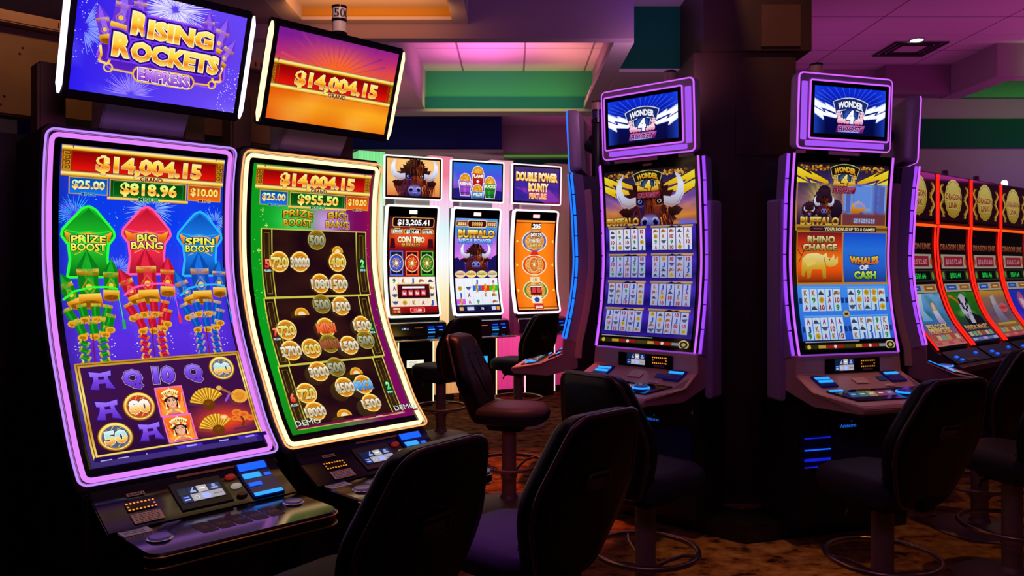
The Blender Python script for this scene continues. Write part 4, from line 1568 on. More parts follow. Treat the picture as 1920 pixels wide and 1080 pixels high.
def money_panel(a, u0, v0, u1, v1, amount, name, kind, hh, name_h):
    """jackpot panel with its amount and its name on the lower edge"""
    cols = {'grand': ('#5a0000', '#b80808', '#ff1a08'), 'minor': ('#0a4a90', '#0a5ad8', '#1078f0'), 'major': ('#063a0c', '#085010', '#0a6a18'), 'mini': ('#b83808', '#e85a0c', '#f06a10')}[kind]
    a.rect(u0, v0, u1, v1, cols)
    a.up()
    w = u1 - u0
    if kind == 'grand':
        for v in (v0 - 0.3, v1 - 2.9):
            a.rect(u0, v, u1, v + 3.2, BARG)
        for s, e in ((u0 + 0.3, u0 + 5.2), (u1 - 5.2, u1 - 0.3)):
            a.rect(s, v0 + 2.9, e, v1 - 2.9, '#c88a1a')
        a.frame(u0 + 5.6, v0 + 3.1, u1 - 5.6, v1 - 3.1, 0.5, '#8a2a08')
        a.up()
        n = 4
        for s, sg in ((u0 + 0.9, 1), (u1 - 4.6, -1)):
            for k in range(n):
                q = v0 + 3.4 + k * (v1 - v0 - 6.6) / n
                h = (v1 - v0 - 6.6) / n * 0.86
                x0, x1 = s, s + 3.7
                P = [(x0, q + h), (x0, q), (x1, q), (x1, q + h * 0.75), (x0 + 1.3, q + h * 0.75), (x0 + 1.3, q + h * 0.36), (x1 - 1.2, q + h * 0.36)]
                if sg < 0:
                    P = [(2 * s + 3.7 - p, r) for p, r in P]
                a.line(P, 0.55, '#5a2c02')
        for s in (u0 + 6.2, u1 - 6.2):
            a.disc(s, v0, 0.35, 1.6, '#6a3a04', 8)
        a.text(amount, (u0 + u1) / 2 + 2, (v0 + v1) / 2 + 0.2, hh, GOLDT, w=w * 0.655, bold=0.05, outs=[('#5a0a00', 0.03), ('#fff0c8', 0.012)])
        a.up()
        a.text(name, (u0 + u1) / 2 + 2.5, v1 - 1.0, name_h, '#7a3208', w=w * 0.14, bold=0.02, outs=[('#fff0b0', 0.05), ('#3a1200', 0.025)])
    else:
        e = {'minor': '#c09a50', 'major': '#d8b04a', 'mini': '#d89a3a'}[kind]
        a.frame(u0, v0, u1, v1, 0.6, e)
        if kind == 'major':
            a.frame(u0 + 2.2, v0 + 1, u1 - 2.2, v1 - 1.6, 0.3, '#2a8a3a')
            a.rect(u0 - 1.2, v1 - 1.2, u1 + 1.2, v1 + 0.9, BARG)
        a.up()
        tc = {'minor': ('#c8fff0', '#e8ff9a', '#f0a03a', '#fff0a0'), 'major': ('#b8ff9a', '#f8ff70', '#ff9a2a', '#fff27a'), 'mini': ('#fff0a0', '#ffe060', '#ffc840', '#fff2a0')}[kind]
        a.text(amount, (u0 + u1) / 2, (v0 + v1) / 2 - 0.9, hh, tc, w=w * (0.74 if kind == 'major' else 0.84), bold=0.045, outs=[({'minor': '#083a7a', 'major': '#042a08', 'mini': '#7a1a00'}[kind], 0.03)])
        a.text(name, (u0 + u1) / 2, v1 - 0.4, name_h, {'minor': '#08284a', 'major': '#063a18', 'mini': '#6a1a00'}[kind], w=w * 0.36 if kind != 'major' else w * 0.27, bold=0.015, outs=[({'minor': '#7ad0ff', 'major': '#8affc0', 'mini': '#ffd890'}[kind], 0.045)])
    a.up()


def firecracker(a, cx, cy, ang, ln, r, c, gold=True):
    dx, dy = math.sin(ang), math.cos(ang)
    nx, ny = dy, -dx
    P = lambda t, s: (cx + dx * t + nx * s, cy + dy * t + ny * s)
    a.poly([P(-ln / 2, -r), P(-ln / 2, r), P(ln / 2, r), P(ln / 2, -r)], c[1])
    a.poly([P(-ln / 2, -r * 0.5), P(-ln / 2, 0), P(ln / 2, 0), P(ln / 2, -r * 0.5)], c[0])
    for t0, t1 in ((-0.5, -0.3), (0.28, 0.5)):
        a.poly([P(ln * t0, -r * 1.1), P(ln * t0, r * 1.1), P(ln * t1, r * 1.1), P(ln * t1, -r * 1.1)], ('#ffdc50', '#c87808'))


def small_rocket(a, cx, cy, ang, s, c):
    """pointed firework with gold rings; cy is the middle; ang leans it"""
    dx, dy = math.sin(ang), math.cos(ang)
    P = lambda x, y: (cx + (x * dy + y * dx) * s, cy + (y * dy - x * dx) * s)
    a.poly([P(-4.6, -5), P(-4.6, 8), P(4.6, 8), P(4.6, -5)], c[1])
    a.poly([P(-1.5, -5), P(-1.5, 8), P(2.4, 8), P(2.4, -5)], c[0])
    a.poly([P(-5, -6.5), P(5, -6.5), P(4.8, -3.0), P(-4.8, -3.0)], ('#ffe470', '#d88a10', '#8a4a04'))
    a.poly([P(0, -16), P(5.6, -6), P(0, -4.6), P(-5.6, -6)], c[1])
    a.poly([P(0, -16), P(2.2, -5.6), P(0, -4.6), P(-3.0, -5.4)], c[0])
    a.line([P(-3, 3), P(0, -2), P(3, 3), P(0, 7), P(-3, 3)], 0.7 * s, '#c88a1a')
    a.up()
    a.disc(*P(0, 2.6), 1.6 * s, 1.6 * s, '#ffc83a', 8)
    a.poly([P(-5, 6), P(5, 6), P(5.4, 11.5), P(-5.4, 11.5)], ('#ffdf60', '#e0900e', '#b06806'))
    a.up()
    a.disc(*P(0, 11.5), 5.4 * s, 2.4 * s, '#a8640c', 14)
    a.disc(*P(0, 11.3), 4.2 * s, 1.7 * s, '#6a3806', 14)
    a.line([P(0, 11.5), P(0.4, 15.5)], 0.7 * s, '#6a3a12')


def rocket_group(a, cx, c, l1, l2, tops=36.0):
    """big firework with its name, the cluster under it and the strings of crackers"""
    glow, mid, dark, deep = c
    T = tops
    out = [(0, T), (4, T + 2), (14.6, T + 15), (15.2, T + 18.5), (11.4, T + 24), (10.6, T + 33), (12.5, T + 44), (-12.5, T + 44), (-10.6, T + 33), (-11.4, T + 24), (-15.2, T + 18.5), (-14.6, T + 15), (-4, T + 2)]
    P = [(cx + x, v) for x, v in out]
    a.poly(P, (mid, dark, mid, deep))
    a.up()
    a.poly([(cx, T + 1.5), (cx + 13.6, T + 15), (cx + 9, T + 17.6), (cx, T + 16), (cx - 9, T + 17.6), (cx - 13.6, T + 15)], (dark, mid))
    a.poly([(cx - 13.8, T + 15.4), (cx - 9, T + 17.8), (cx, T + 16.2), (cx + 9, T + 17.8), (cx + 13.8, T + 15.4), (cx + 11.6, T + 23), (cx, T + 19.2), (cx - 11.6, T + 23)], ('#ffc040', '#f07a1a', '#c84a10'))
    a.line([(cx - 13, T + 15.2), (cx - 5, T + 16.6), (cx, T + 15.6), (cx + 5, T + 16.6), (cx + 13, T + 15.2)], 0.8, glow)
    a.up()
    a.line(P, 1.5, glow, closed=True)
    a.line([(cx - 8, T + 30), (cx, T + 26), (cx + 8, T + 30)], 0.5, '#e0b040')
    a.up()
    for s, v in ((l1, T + 20.0), (l2, T + 25.2)):
        a.text(s, cx, v, 4.6, ('#fff7a0', '#f2ee4a', '#e8d83a'), w=20 if len(s) > 3 else 12.5, bold=0.03, outs=[(glow, 0.11), ('#141004', 0.07)], arc=0.14 if v < T + 22 else 0.0)
    a.up()
    # cluster
    small_rocket(a, cx - 12.2, T + 53, 0.42, 0.88, (mid, dark))
    small_rocket(a, cx + 12, T + 47, -0.06, 0.92, (mid, dark))
    a.up()
    small_rocket(a, cx - 1, T + 47, 0.02, 1.26, (mid, dark))
    a.up()
    a.line([(cx - 16, T + 58), (cx - 10, T + 53), (cx, T + 50.5), (cx + 10, T + 50.5), (cx + 15.5, T + 52)], 1.3, glow)
    a.line([(cx + 15, T + 52), (cx + 16.4, T + 66), (cx + 16.6, T + 72)], 0.4, glow)
    a.rect(cx + 16, T + 72, cx + 17.6, T + 78, mid)
    a.up()
    for k, (x, v) in enumerate([(-10.5, 68), (-3.5, 66), (3.5, 66), (9.5, 67), (-6, 77), (1, 77), (7.2, 76), (10.5, 73)]):
        x -= 2
        firecracker(a, cx + x, T + v, -0.06 * x * 0.6, 10.5, 2.5, (mid, dark))
        a.up()
        a.disc(cx + x - 0.3 * x * 0.1, T + v + 5.2, 2.9, 2.2, '#f0a81e', 12)
        a.disc(cx + x - 0.3 * x * 0.1, T + v + 5.4, 1.9, 1.3, '#7a4206', 10)
        a.line([(cx + x, T + v + 5), (cx + x - 0.4, T + v + 8.5)], 0.5, '#7a3a14')
    a.up()
    a.line([(cx - 2, T + 80), (cx - 3.5, T + 100)], 0.7, '#7a1430')
    for k in range(4):
        v = T + 86 + k * 4.6
        firecracker(a, cx - 7.5 - k * 0.3, v, 1.05, 6.0, 1.7, (mid, dark))
        firecracker(a, cx + 3.2 - k * 0.2, v - 1.5, -1.35, 6.0, 1.7, (mid, dark))
    a.up()
    for _ in range(16):
        x = rnd.choice((-12, 8)) + rnd.uniform(-2, 2)
        a.dots(cx + x, T + 84, cx + x + 1, T + 103, 1, 0.55, '#e8ecff')


def torii_a(a, cx, cy, s, c=('#a878ff', '#7a42e0', '#5a2ab8'), edge='#2a1060'):
    for w, col in ((1.2, edge), (0, c)):
        P = [(-6.4 - w, -6.2 - w), (0, -5.0 - w), (6.4 + w, -6.2 - w), (6.0 + w, -2.8 + w), (4.0 + w, -2.6 + w), (4.4 + w, 0), (7.2 + w, 6.6 + w), (1.8 - w * 0.4, 5.2 + w), (2.2 - w * 0.4, 2.2 + w), (-1.8 + w * 0.4, 2.2 + w), (-2.2 + w * 0.4, 6.2 + w), (-7.2 - w, 5.4 + w), (-4.6 - w, 0), (-4.2 - w, -2.6 + w), (-6.0 - w, -2.8 + w)]
        a.poly([(cx + x * s, cy + y * s) for x, y in P], col)
        a.up()
    a.rect(cx - 1.6 * s, cy - 2.4 * s, cx + 1.8 * s, cy - 0.4 * s, edge)


def fat_letter(a, t, cx, cy, h, w):
    a.text(t, cx, cy, h, ('#a07cff', '#7a48e8', '#6a34d0'), w=w, bold=0.06, outs=[('#d8c8ff', 0.045), ('#2a1060', 0.03)], rot=0.06)


def coin(a, cx, cy, r, t, mid='#5a6a90', ring='#f0b828', tw=None, th=None, tc=('#e0f8ff', '#a8e4f0', '#ffd860', '#f0903a')):
    a.disc(cx, cy, r * 1.06, r * 1.06, '#6a3a06', 28)
    a.up()
    a.disc(cx, cy, r, r, (ring if ring != '#f0b828' else '#ffdf60', '#e0a018', '#b87a10'), 28)
    a.up()
    a.ring(cx, cy, r * 0.93, r * 0.93, r * 0.06, '#fff0a0')
    a.disc(cx, cy, r * 0.8, r * 0.8, mid, 24)
    a.up()
    for k in range(10):
        q = k * PI / 5
        a.line([(cx + r * 0.55 * math.cos(q), cy + r * 0.55 * math.sin(q)), (cx + r * 0.76 * math.cos(q + 0.3), cy + r * 0.76 * math.sin(q + 0.3))], r * 0.05, ring)
    a.up()
    a.text(t, cx, cy, th or r * 0.9, tc, w=tw or r * 1.35, bold=0.05, outs=[('#3a2a1a', 0.05), ('#f8fff0', 0.022)])


def fan(a, cx, cy, r, a0=195, a1=330):
    n = 11
    for k in range(n):
        p, q = math.radians(a0 + (a1 - a0) * k / n), math.radians(a0 + (a1 - a0) * (k + 1) / n)
        m = (p + q) / 2
        a.poly([(cx, cy), (cx + r * math.cos(p), cy + r * math.sin(p)), (cx + r * 1.03 * math.cos(m), cy + r * 1.03 * math.sin(m))], '#ffd24a')
        a.poly([(cx, cy), (cx + r * 1.03 * math.cos(m), cy + r * 1.03 * math.sin(m)), (cx + r * math.cos(q), cy + r * math.sin(q))], '#c8860e')
    a.up()
    a.disc(cx, cy, r * 0.34, r * 0.34, '#6a3606', 12)
    for k in range(n + 1):
        p = math.radians(a0 + (a1 - a0) * k / n)
        a.line([(cx, cy), (cx + r * 0.95 * math.cos(p), cy + r * 0.95 * math.sin(p))], 0.3, '#8a4a04')


def empress(a, u0, v0, u1, v1):
    w, h = u1 - u0, v1 - v0
    X = lambda f: u0 + w * f
    Y = lambda f: v0 + h * f
    a.rect(u0, v0, u1, v1, '#f070d8')
    a.up()
    a.rect(u0 + 0.7, v0 + 0.7, u1 - 0.7, v1 - 0.7, ('#ff7a1a', '#e8480a', '#ff8a2a'))
    for k in range(5):
        a.line([(X(0.12 + 0.06 * k), Y(0.9)), (X(0.08 + 0.02 * k), Y(0.25 + .08 * k))], 0.6, '#ffb84a')
        a.line([(X(0.88 - 0.06 * k), Y(0.9)), (X(0.92 - 0.02 * k), Y(0.25 + .08 * k))], 0.6, '#ffb84a')
    a.up()
    a.poly([(X(.18), Y(.97)), (X(.36), Y(.80)), (X(.64), Y(.80)), (X(.82), Y(.97))], ('#ffcf70', '#d8304a'))
    a.disc(X(.5), Y(.40), w * .27, h * .25, '#1c0c0a', 20)
    a.poly([(X(.25), Y(.42)), (X(.32), Y(.76)), (X(.42), Y(.60)), (X(.58), Y(.60)), (X(.68), Y(.76)), (X(.75), Y(.42))], '#1c0c0a')
    a.up()
    a.poly([(X(.43), Y(.66)), (X(.57), Y(.66)), (X(.60), Y(.86)), (X(.5), Y(.92)), (X(.40), Y(.86))], '#dc9468')
    a.disc(X(.5), Y(.535), w * .175, h * .215, '#e8a47c', 22)
    a.up()
    a.disc(X(.52), Y(.555), w * .135, h * .165, '#f6bc94', 18)
    a.poly([(X(.33), Y(.50)), (X(.36), Y(.36)), (X(.5), Y(.33)), (X(.64), Y(.36)), (X(.67), Y(.50)), (X(.60), Y(.40)), (X(.5), Y(.385)), (X(.40), Y(.40))], '#2a120c')
    a.up()
    for sx in (-1, 1):
        a.poly([(X(.5 + sx * .03), Y(.505)), (X(.5 + sx * .08), Y(.485)), (X(.5 + sx * .135), Y(.50)), (X(.5 + sx * .08), Y(.52))], '#fff6ee')
        a.up()
        a.disc(X(.5 + sx * .08), Y(.502), w * .026, h * .02, '#1c0a06', 8)
        a.line([(X(.5 + sx * .025), Y(.50)), (X(.5 + sx * .08), Y(.482)), (X(.5 + sx * .145), Y(.494))], 0.3, '#1c0a06')
        a.line([(X(.5 + sx * .03), Y(.455)), (X(.5 + sx * .09), Y(.438)), (X(.5 + sx * .145), Y(.458))], 0.35, '#3a1a10')
        a.disc(X(.5 + sx * .11), Y(.59), w * .035, h * .025, '#f09a84', 8)
        a.line([(X(.5 + sx * .215), Y(.52)), (X(.5 + sx * .225), Y(.70))], 0.6, '#ffe08a')
        a.disc(X(.5 + sx * .225), Y(.72), .7, .9, '#fff0c0', 8)
        a.line([(X(.5 + sx * .06), Y(.80)), (X(.5 + sx * .20), Y(.86)), (X(.5 + sx * .30), Y(.96))], 1.0, '#ffd870')
    a.line([(X(.505), Y(.50)), (X(.52), Y(.575)), (X(.495), Y(.59)), (X(.48), Y(.585))], 0.28, '#c07850')
    a.poly([(X(.44), Y(.635)), (X(.485), Y(.622)), (X(.5), Y(.628)), (X(.515), Y(.622)), (X(.56), Y(.635)), (X(.5), Y(.672))], '#c81a2a')
    a.up()
    a.poly([(X(.455), Y(.637)), (X(.545), Y(.637)), (X(.5), Y(.652))], '#fff4ee')
    for k in range(9):
        f = (k - 4) / 4
        a.disc(X(.5 + .27 * f), Y(.30 + .11 * f * f), w * .055, h * .045, ('#ffd24a', '#f8f0c8', '#e83a3a')[k % 3], 10)
        a.line([(X(.5 + .20 * f), Y(.26 + .06 * f * f)), (X(.5 + .27 * f), Y(.14 + .09 * f * f))], 0.7, '#ffe070')
        a.disc(X(.5 + .27 * f), Y(.13 + .09 * f * f), .7, .8, '#fff6d0', 7)
    a.poly([(X(.43), Y(.26)), (X(.46), Y(.12)), (X(.5), Y(.03)), (X(.54), Y(.12)), (X(.57), Y(.26))], ('#fff8e0', '#e8a828'))
    a.up()
    a.disc(X(.5), Y(.19), w * .035, h * .03, '#e02a3a', 8)


def art_rockets_main(a):
    k = a.HV / 201.5
    a.at(0, 0, 1.0)

    def bg(x, y):
        n = nz(x * 3.2, y * 5.5, 1.0, 3)
        c = ramp([(0, '#0a36d8'), (0.25, '#0c3cf0'), (0.42, '#2a34e8'), (0.6, '#5a2ce0'), (0.75, '#4a24c0'), (1, '#281070')])(y)
        d = lin('#06104a')
        e = max(0, 0.55 - x * 4) + max(0, (x - 0.93) * 4)
        return mixc(mixc(c, lin('#8a6aff'), cl((n - 0.52) * 1.3) * (0.5 if y > 0.35 else 0.2)), d, cl(e * 0.8))
    a.grid(0, 0, 100, a.HV, 12, 24, bg)
    a.up()
    a.at(0, 0, 0.975)
    for u, v, r, c, n in ((9, 42, 14, '#38c0ff', 46), (97, 44, 12, '#7ab4ff', 40), (33, 76, 13, '#7a9aff', 54), (54, 36, 20, '#9ac8ff', 60), (6, 40, 9, '#6a3aff', 30), (66, 90, 9, '#6a7aff', 30)):
        a.burst(u, v, r * 0.15, r, n, 0.45, c)
    a.dots(0, 32, 102, 60, 60, 0.4, '#9ad8ff')
    a.up()
    money_panel(a, 0.6, 0.4, 102, 18.6, '$14,004.15', 'GRAND', 'grand', 9.4, 2.8)
    money_panel(a, 5, 19, 27.5, 29.6, '$25.00', 'MINOR', 'minor', 5.0, 2.1)
    money_panel(a, 77.5, 19, 100.5, 29.6, '$10.00', 'MINI', 'mini', 4.8, 2.1)
    money_panel(a, 28.2, 19, 76.6, 31, '$818.96', 'MAJOR', 'major', 7.4, 2.4)
    GR = ('#2aff3a', '#1cb828', '#0a7a18', '#0a5a14')
    RD = ('#ff5aa8', '#f02a48', '#b8102c', '#a01030')
    BL = ('#2ab8ff', '#1a7ae8', '#0a4ab0', '#0a3a90')
    rocket_group(a, 16.3, GR, 'PRIZE', 'BOOST', 36.5)
    rocket_group(a, 50.8, RD, 'BIG', 'BANG', 35.0)
    rocket_group(a, 85.2, BL, 'SPIN', 'BOOST', 36.5)
    a.up()
    # reels
    V0, V1 = 136, 197
    a.rect(0.6, V0, 101.5, V1, ('#c08a1a', '#ffe880', '#c88a18', '#ffe070'))
    a.up()
    a.frame(1.6, V0 + 1, 100.5, V1 - 1, 0.5, '#6a3c04')

    def rb(x, y):
        g = math.exp(-((x - 0.80) ** 2 / 0.03 + (y - 0.80) ** 2 / 0.02))
        b = ramp([(0, '#3a1048'), (0.5, '#3c0f44'), (1, '#2a0a34')])(y)
        return mixc(b, lin('#ff4a10'), cl(g * 0.9))
    a.up()
    a.grid(3.2, V0 + 2.8, 99.0, V1 - 2.6, 16, 12, rb)
    a.up()
    R = (148, 167.2, 185)
    Cc = (13.5, 31, 49.6, 68, 87)
    torii_a(a, Cc[0], R[0], 0.95)
    fat_letter(a, 'Q', Cc[1], R[0], 9.5, 11)
    fat_letter(a, '10', Cc[2], R[0], 10, 13)
    fat_letter(a, 'Q', Cc[3], R[0], 9.5, 11)
    coin(a, Cc[4], R[0] - 0.6, 8.2, '80', '#66708f')
    torii_a(a, Cc[0], R[1], 0.95)
    coin(a, Cc[1], R[1], 8.8, '80', '#c8402a', tc=('#ffffff', '#fff0e0', '#ffd060', '#f0a03a'))
    empress(a, 41.6, R[1] - 10.5, 58.4, R[1] + 8.8)
    empress(a, 42.2, R[2] - 9.0, 59.6, R[2] + 9.5)
    fan(a, Cc[3] + 4, R[1] + 5, 11.5)
    fan(a, Cc[3] + 5.5, R[2] + 5.5, 11.5)
    a.up()
    a.disc(93, R[1] + 1.5, 5.6, 4.8, '#f0a838', 16)
    a.disc(93, R[1] + 1.5, 3.6, 3.0, '#d07a18', 14)
    a.line([(89, R[1]), (82, R[1] - 5)], 1.6, '#a8602a')
    a.disc(81, R[1] - 5.5, 2, 1.6, '#e8b050', 8)
    a.line([(83, R[1] + 4), (87, R[1] - 1)], 1.4, '#9a50d0')
    coin(a, Cc[0] + 0.6, R[2], 9.2, '50', '#4a628a')
    torii_a(a, Cc[1] + 2.5, R[2], 0.95)
    a.disc(79, R[2] - 3, 2.6, 1.8, '#fff2c8', 12, glow='#ff9a3a')
    for x, y, r in ((88, -5, 3.4), (92, -3, 3.6), (96, 0, 3.2), (90, 0, 3.0), (86, -1, 2.6)):
        a.disc(x, R[2] + y, r, r * 0.7, '#d84a1a', 10, glow='#f08a2a')
    a.up()
    a.line([(89, R[2] + 6), (91, R[2] + 2), (90, R[2] - 2)], 1.4, '#7a2a10')
    a.rect(83, R[2] + 6, 97, R[2] + 7.6, '#5a2450')
    # bottom strip
    a.rect(0, 197.3, 103, 207, ('#1c0a58', '#2a1070'))
    a.up()
    for u0, u1 in ((45, 63), (83, 99)):
        a.poly([(u0, 198), (u1 - 3, 198), (u1, 206), (u0 + 3, 206)], '#4a2ad0')
    a.up()
    for u, t in ((54, '0'), (74, '4'), (91, '88')):
        a.text(t, u, 202.3, 3.2, '#f0ecff')
        a.rect(u - 3, 198.6, u + 3, 199.6, '#b0a0ff')
    for u in (6, 15):
        a.rect(u - 3, 199.5, u + 3, 200.7, '#c8c0f0')
        a.rect(u - 3, 202.0, u + 3, 203.2, '#c8c0f0')
    a.poly([(24, 201), (26, 201), (28, 199.4), (28, 204), (26, 202.6), (24, 202.6)], '#e8e4ff')


def art_boost_main(a):
    def bg(x, y):
        g = lin('#0a9a1c')
        p = lin('#7a0a5a')
        r = lin('#a01028')
        dk = lin('#2a3a10')
        t = cl((x - 0.2) / 0.5)
        c = mixc(g, mixc(p, r, cl((y - 0.2) * 0 + (x - 0.93) * 8 * (y < 0.5))), t)
        if y < 0.26:
            c = mixc(c, lin('#40ff70'), 0.55 * math.exp(-((x - 0.33) ** 2) / 0.02 - ((y - 0.2) ** 2) / 0.004))
            c = mixc(c, lin('#e0b0ff'), 0.7 * math.exp(-((x - 0.60) ** 2) / 0.012 - ((y - 0.2) ** 2) / 0.004))
        return mixc(c, dk, cl((y - 0.8) * 2) * (x < 0.4))
    a.grid(0, 0, 100, a.HV, 14, 26, bg)
    a.up()
    a.at(0, 0, 0.975)
    a.dots(0, 30, 10, 120, 26, 0.55, '#b8ff9a')
    a.dots(95, 40, 103, 150, 18, 0.5, '#ff9ac0')
    for u, v in ((9, 33), (12, 44), (6, 62)):
        a.burst(u, v, 0.1, 2.4, 4, 0.8, '#d8ff7a', jit=0)
    a.up()
    money_panel(a, 2.5, 0.8, 101, 17.6, '$14,004.15', 'GRAND', 'grand', 8.8, 2.7)
    money_panel(a, 6, 18.4, 28.5, 29.2, '$25.00', 'MINOR', 'minor', 5.0, 2.0)
    money_panel(a, 79, 18.4, 100, 29.2, '$10.00', 'MINI', 'mini', 4.8, 2.0)
    money_panel(a, 30, 18.4, 78, 29.6, '$955.50', 'MAJOR', 'major', 7.0, 2.2)
    for cx, l1, l2, gl in ((37, 'PRIZE', 'BOOST', '#3ac848'), (71, 'BIG', 'BANG', '#c88aff')):
        a.text(l1, cx, 33.6, 5.4, ('#f8e860', '#d8a820', '#b87a10'), w=25 if len(l1) > 3 else 17, bold=0.03, outs=[(gl, 0.12), ('#2a1c04', 0.06)], arc=0.3)
        a.text(l2, cx, 40.6, 5.4, ('#f8e860', '#d8a820', '#b87a10'), w=24 if len(l2) > 4 else 21, bold=0.03, outs=[(gl, 0.12), ('#2a1c04', 0.06)], arc=0.15)
    a.up()
    boxes = ((46, 97.2), (97.2, 149), (149, 198))
    for k, (v0, v1) in enumerate(boxes):
        s = -1.5 * k
        a.rect(7 + s, v0, 98 + s * 1.6, v1, ('#241008', '#3a2410', '#2c160c'))
        a.up()
        a.grid(16 + s, v0 + 0.8, 88 + s * 1.6, v1 - 0.8, 6, 5, lambda x, y: mixc(lin('#1c0610'), lin('#3a1a10'), cl((nz(x * 4, y * 3 + k * 7, 1) - 0.3) * 1.4)))
        a.frame(7 + s, v0, 98 + s * 1.6, v1, 0.8, ('#f0e860', '#a8a02a', '#e8e060'))
        for u in (15.2 + s, 88 + s * 1.6):
            a.rect(u, v0, u + 0.8, v1, ('#e8e060', '#8a8420', '#e0d850'))
        for u in (9.4 + s, 91 + s * 1.6):
            a.frame(u, v0 + 3, u + 4.2, v1 - 3, 0.35, '#8a7a20')
        a.up()
        n = ('5', '7', '6')[k]
        vc = (v0 + v1) / 2 + 1
        a.rect(8.4 + s, vc - 5.2, 14.4 + s, vc + 6, '#3a1c10')
        a.rect(90.4 + s * 1.6, vc - 5.2, 96.6 + s * 1.6, vc + 6, '#14301c')
        a.up()
        a.text(n, 11.4 + s, vc - 1.2, 6.2, ('#ff8a70', '#e81c14'), w=3.8, bold=0.05, outs=[('#5a0808', 0.04)])
        a.text('FILLED', 11.4 + s, vc + 4.2, 1.7, '#c8f0f0', w=5.6)
        a.text('2', 93.5 + s * 1.6, vc - 1.2, 6.0, ('#b8ffb0', '#2ad84a'), w=3.6, bold=0.05, outs=[('#0a3a14', 0.04)])
        a.text('SPINS', 93.5 + s * 1.6, vc + 4.2, 1.7, '#c8f0f0', w=5.0)
    a.up()
    a.rect(15, 30, 15.2, 30.2, '#000000')
    NT = ('#fbf6e4', '#e4dcc0', '#b8a884', '#e0d4b0')
    OT = ('#f4f4a8', '#dccc58', '#e0a83c', '#f0dc90')

    def chip(u, v, t, r=7.9, dim=False, tc=NT, tw=None, half=False):
        m = '#e08a18' if not dim else '#8a6a18'
        if half:
            for q, c in ((r, '#e8b838'), (r * 0.84, m), (r * 0.5, '#f0e0b0')):
                a.poly([(u + q * math.cos(PI + PI * k / 12), v + q * math.sin(PI + PI * k / 12)) for k in range(13)], c)
                a.up()
            return
        a.disc(u, v, r, r, ('#ffd85a', '#d89a1e') if not dim else ('#a8922a', '#6a5a1a'), 22)
        a.up()
        a.ring(u, v, r * 0.96, r * 0.96, 0.5, '#fff0a0' if not dim else '#c0b050')
        a.disc(u, v, r * 0.84, r * 0.84, m, 20)
        a.up()
        a.ring(u, v, r * 0.66, r * 0.66, 0.5, '#b86410' if not dim else '#6a4a10', 16)
        if dim and tc is NT:
            tc = ('#c0c0a0', '#a0a080', '#78785a')
        a.text(t, u, v + 0.2, r * 0.92, tc, w=tw or min(3.5 * len(t) + 2.6, 16.2), bold=0.05, outs=[('#3a3020', 0.04)])
        a.up()
    # upper box
    chip(52.5, 53.5, '500', dim=True)
    a.up()
    for u, v, t, c in ((20.5, 70.4, '720', OT), (37.5, 70.4, '30000', NT), (70, 70.4, '480', OT), (53, 87.3, '1080', NT), (69, 87.6, '1500', NT)):
        chip(u, v, t, tc=c)
    chip(70, 63, '', half=True, r=5)
    # middle box
    chip(51, 103.5, '500', dim=True)
    for u, v, t, c in ((67.5, 105.7, '1500', NT), (17.8, 122.5, '720', OT), (50, 122.5, 'MINI', ('#ff8a50', '#e83a18')), (82, 122.5, '1500', NT), (16.8, 138.8, '2700', NT), (33, 138.6, '600', OT), (65, 138.6, '1500', NT)):
        chip(u, v, t, tc=c)
    chip(32, 112, '', half=True, r=6)
    chip(48.5, 136, 'MINI', dim=True, tc=('#b06a40', '#8a3a18'))
    chip(80.5, 135.5, '500', dim=True)
    # lower box
    chip(47.5, 155.2, '500', dim=True)
    for u, v, t, c in ((32.6, 157.2, '3000', NT), (17.8, 172.6, '720', OT), (49, 171.6, '4500', NT), (65, 171.6, 'MINOR', ('#8ad8ff', '#2a7ad8')), (66, 187.2, '1500', NT), (19.4, 187.4, '18000', NT)):
        chip(u, v, t, tc=c)
    chip(62, 163, '', half=True, r=5.5)
    chip(40, 195, '', half=True, r=6)
    # bottom strip
    a.rect(0, 198.3, 103, 208, ('#7a0a48', '#5a0838'))
    a.up()
    for u0, u1 in ((38, 58), (76, 94)):
        a.poly([(u0, 199), (u1 - 3, 199), (u1, 207), (u0 + 3, 207)], '#b81a70')
    a.up()
    for u, t in ((48, '0'), (67, '15036'), (85, '88')):
        a.text(t, u, 203.0, 3.2, '#f0f4ff')
        a.rect(u - 3, 199.6, u + 3, 200.6, '#f0c0d8')
    for u in (6, 14):
        a.rect(u - 2.6, 201.5, u + 2.6, 202.5, '#d8a8c8')
        a.rect(u - 2.6, 203.6, u + 2.6, 204.6, '#d8a8c8')
    a.text('DEMO', 10.5, 195.4, 4.6, '#e0f0e8', w=19, bold=0.0, outs=[('#202020', 0.03)])
    a.text('DEMO', 92, 195.2, 4.6, '#e0f0e8', w=19, bold=0.0, outs=[('#202020', 0.03)])


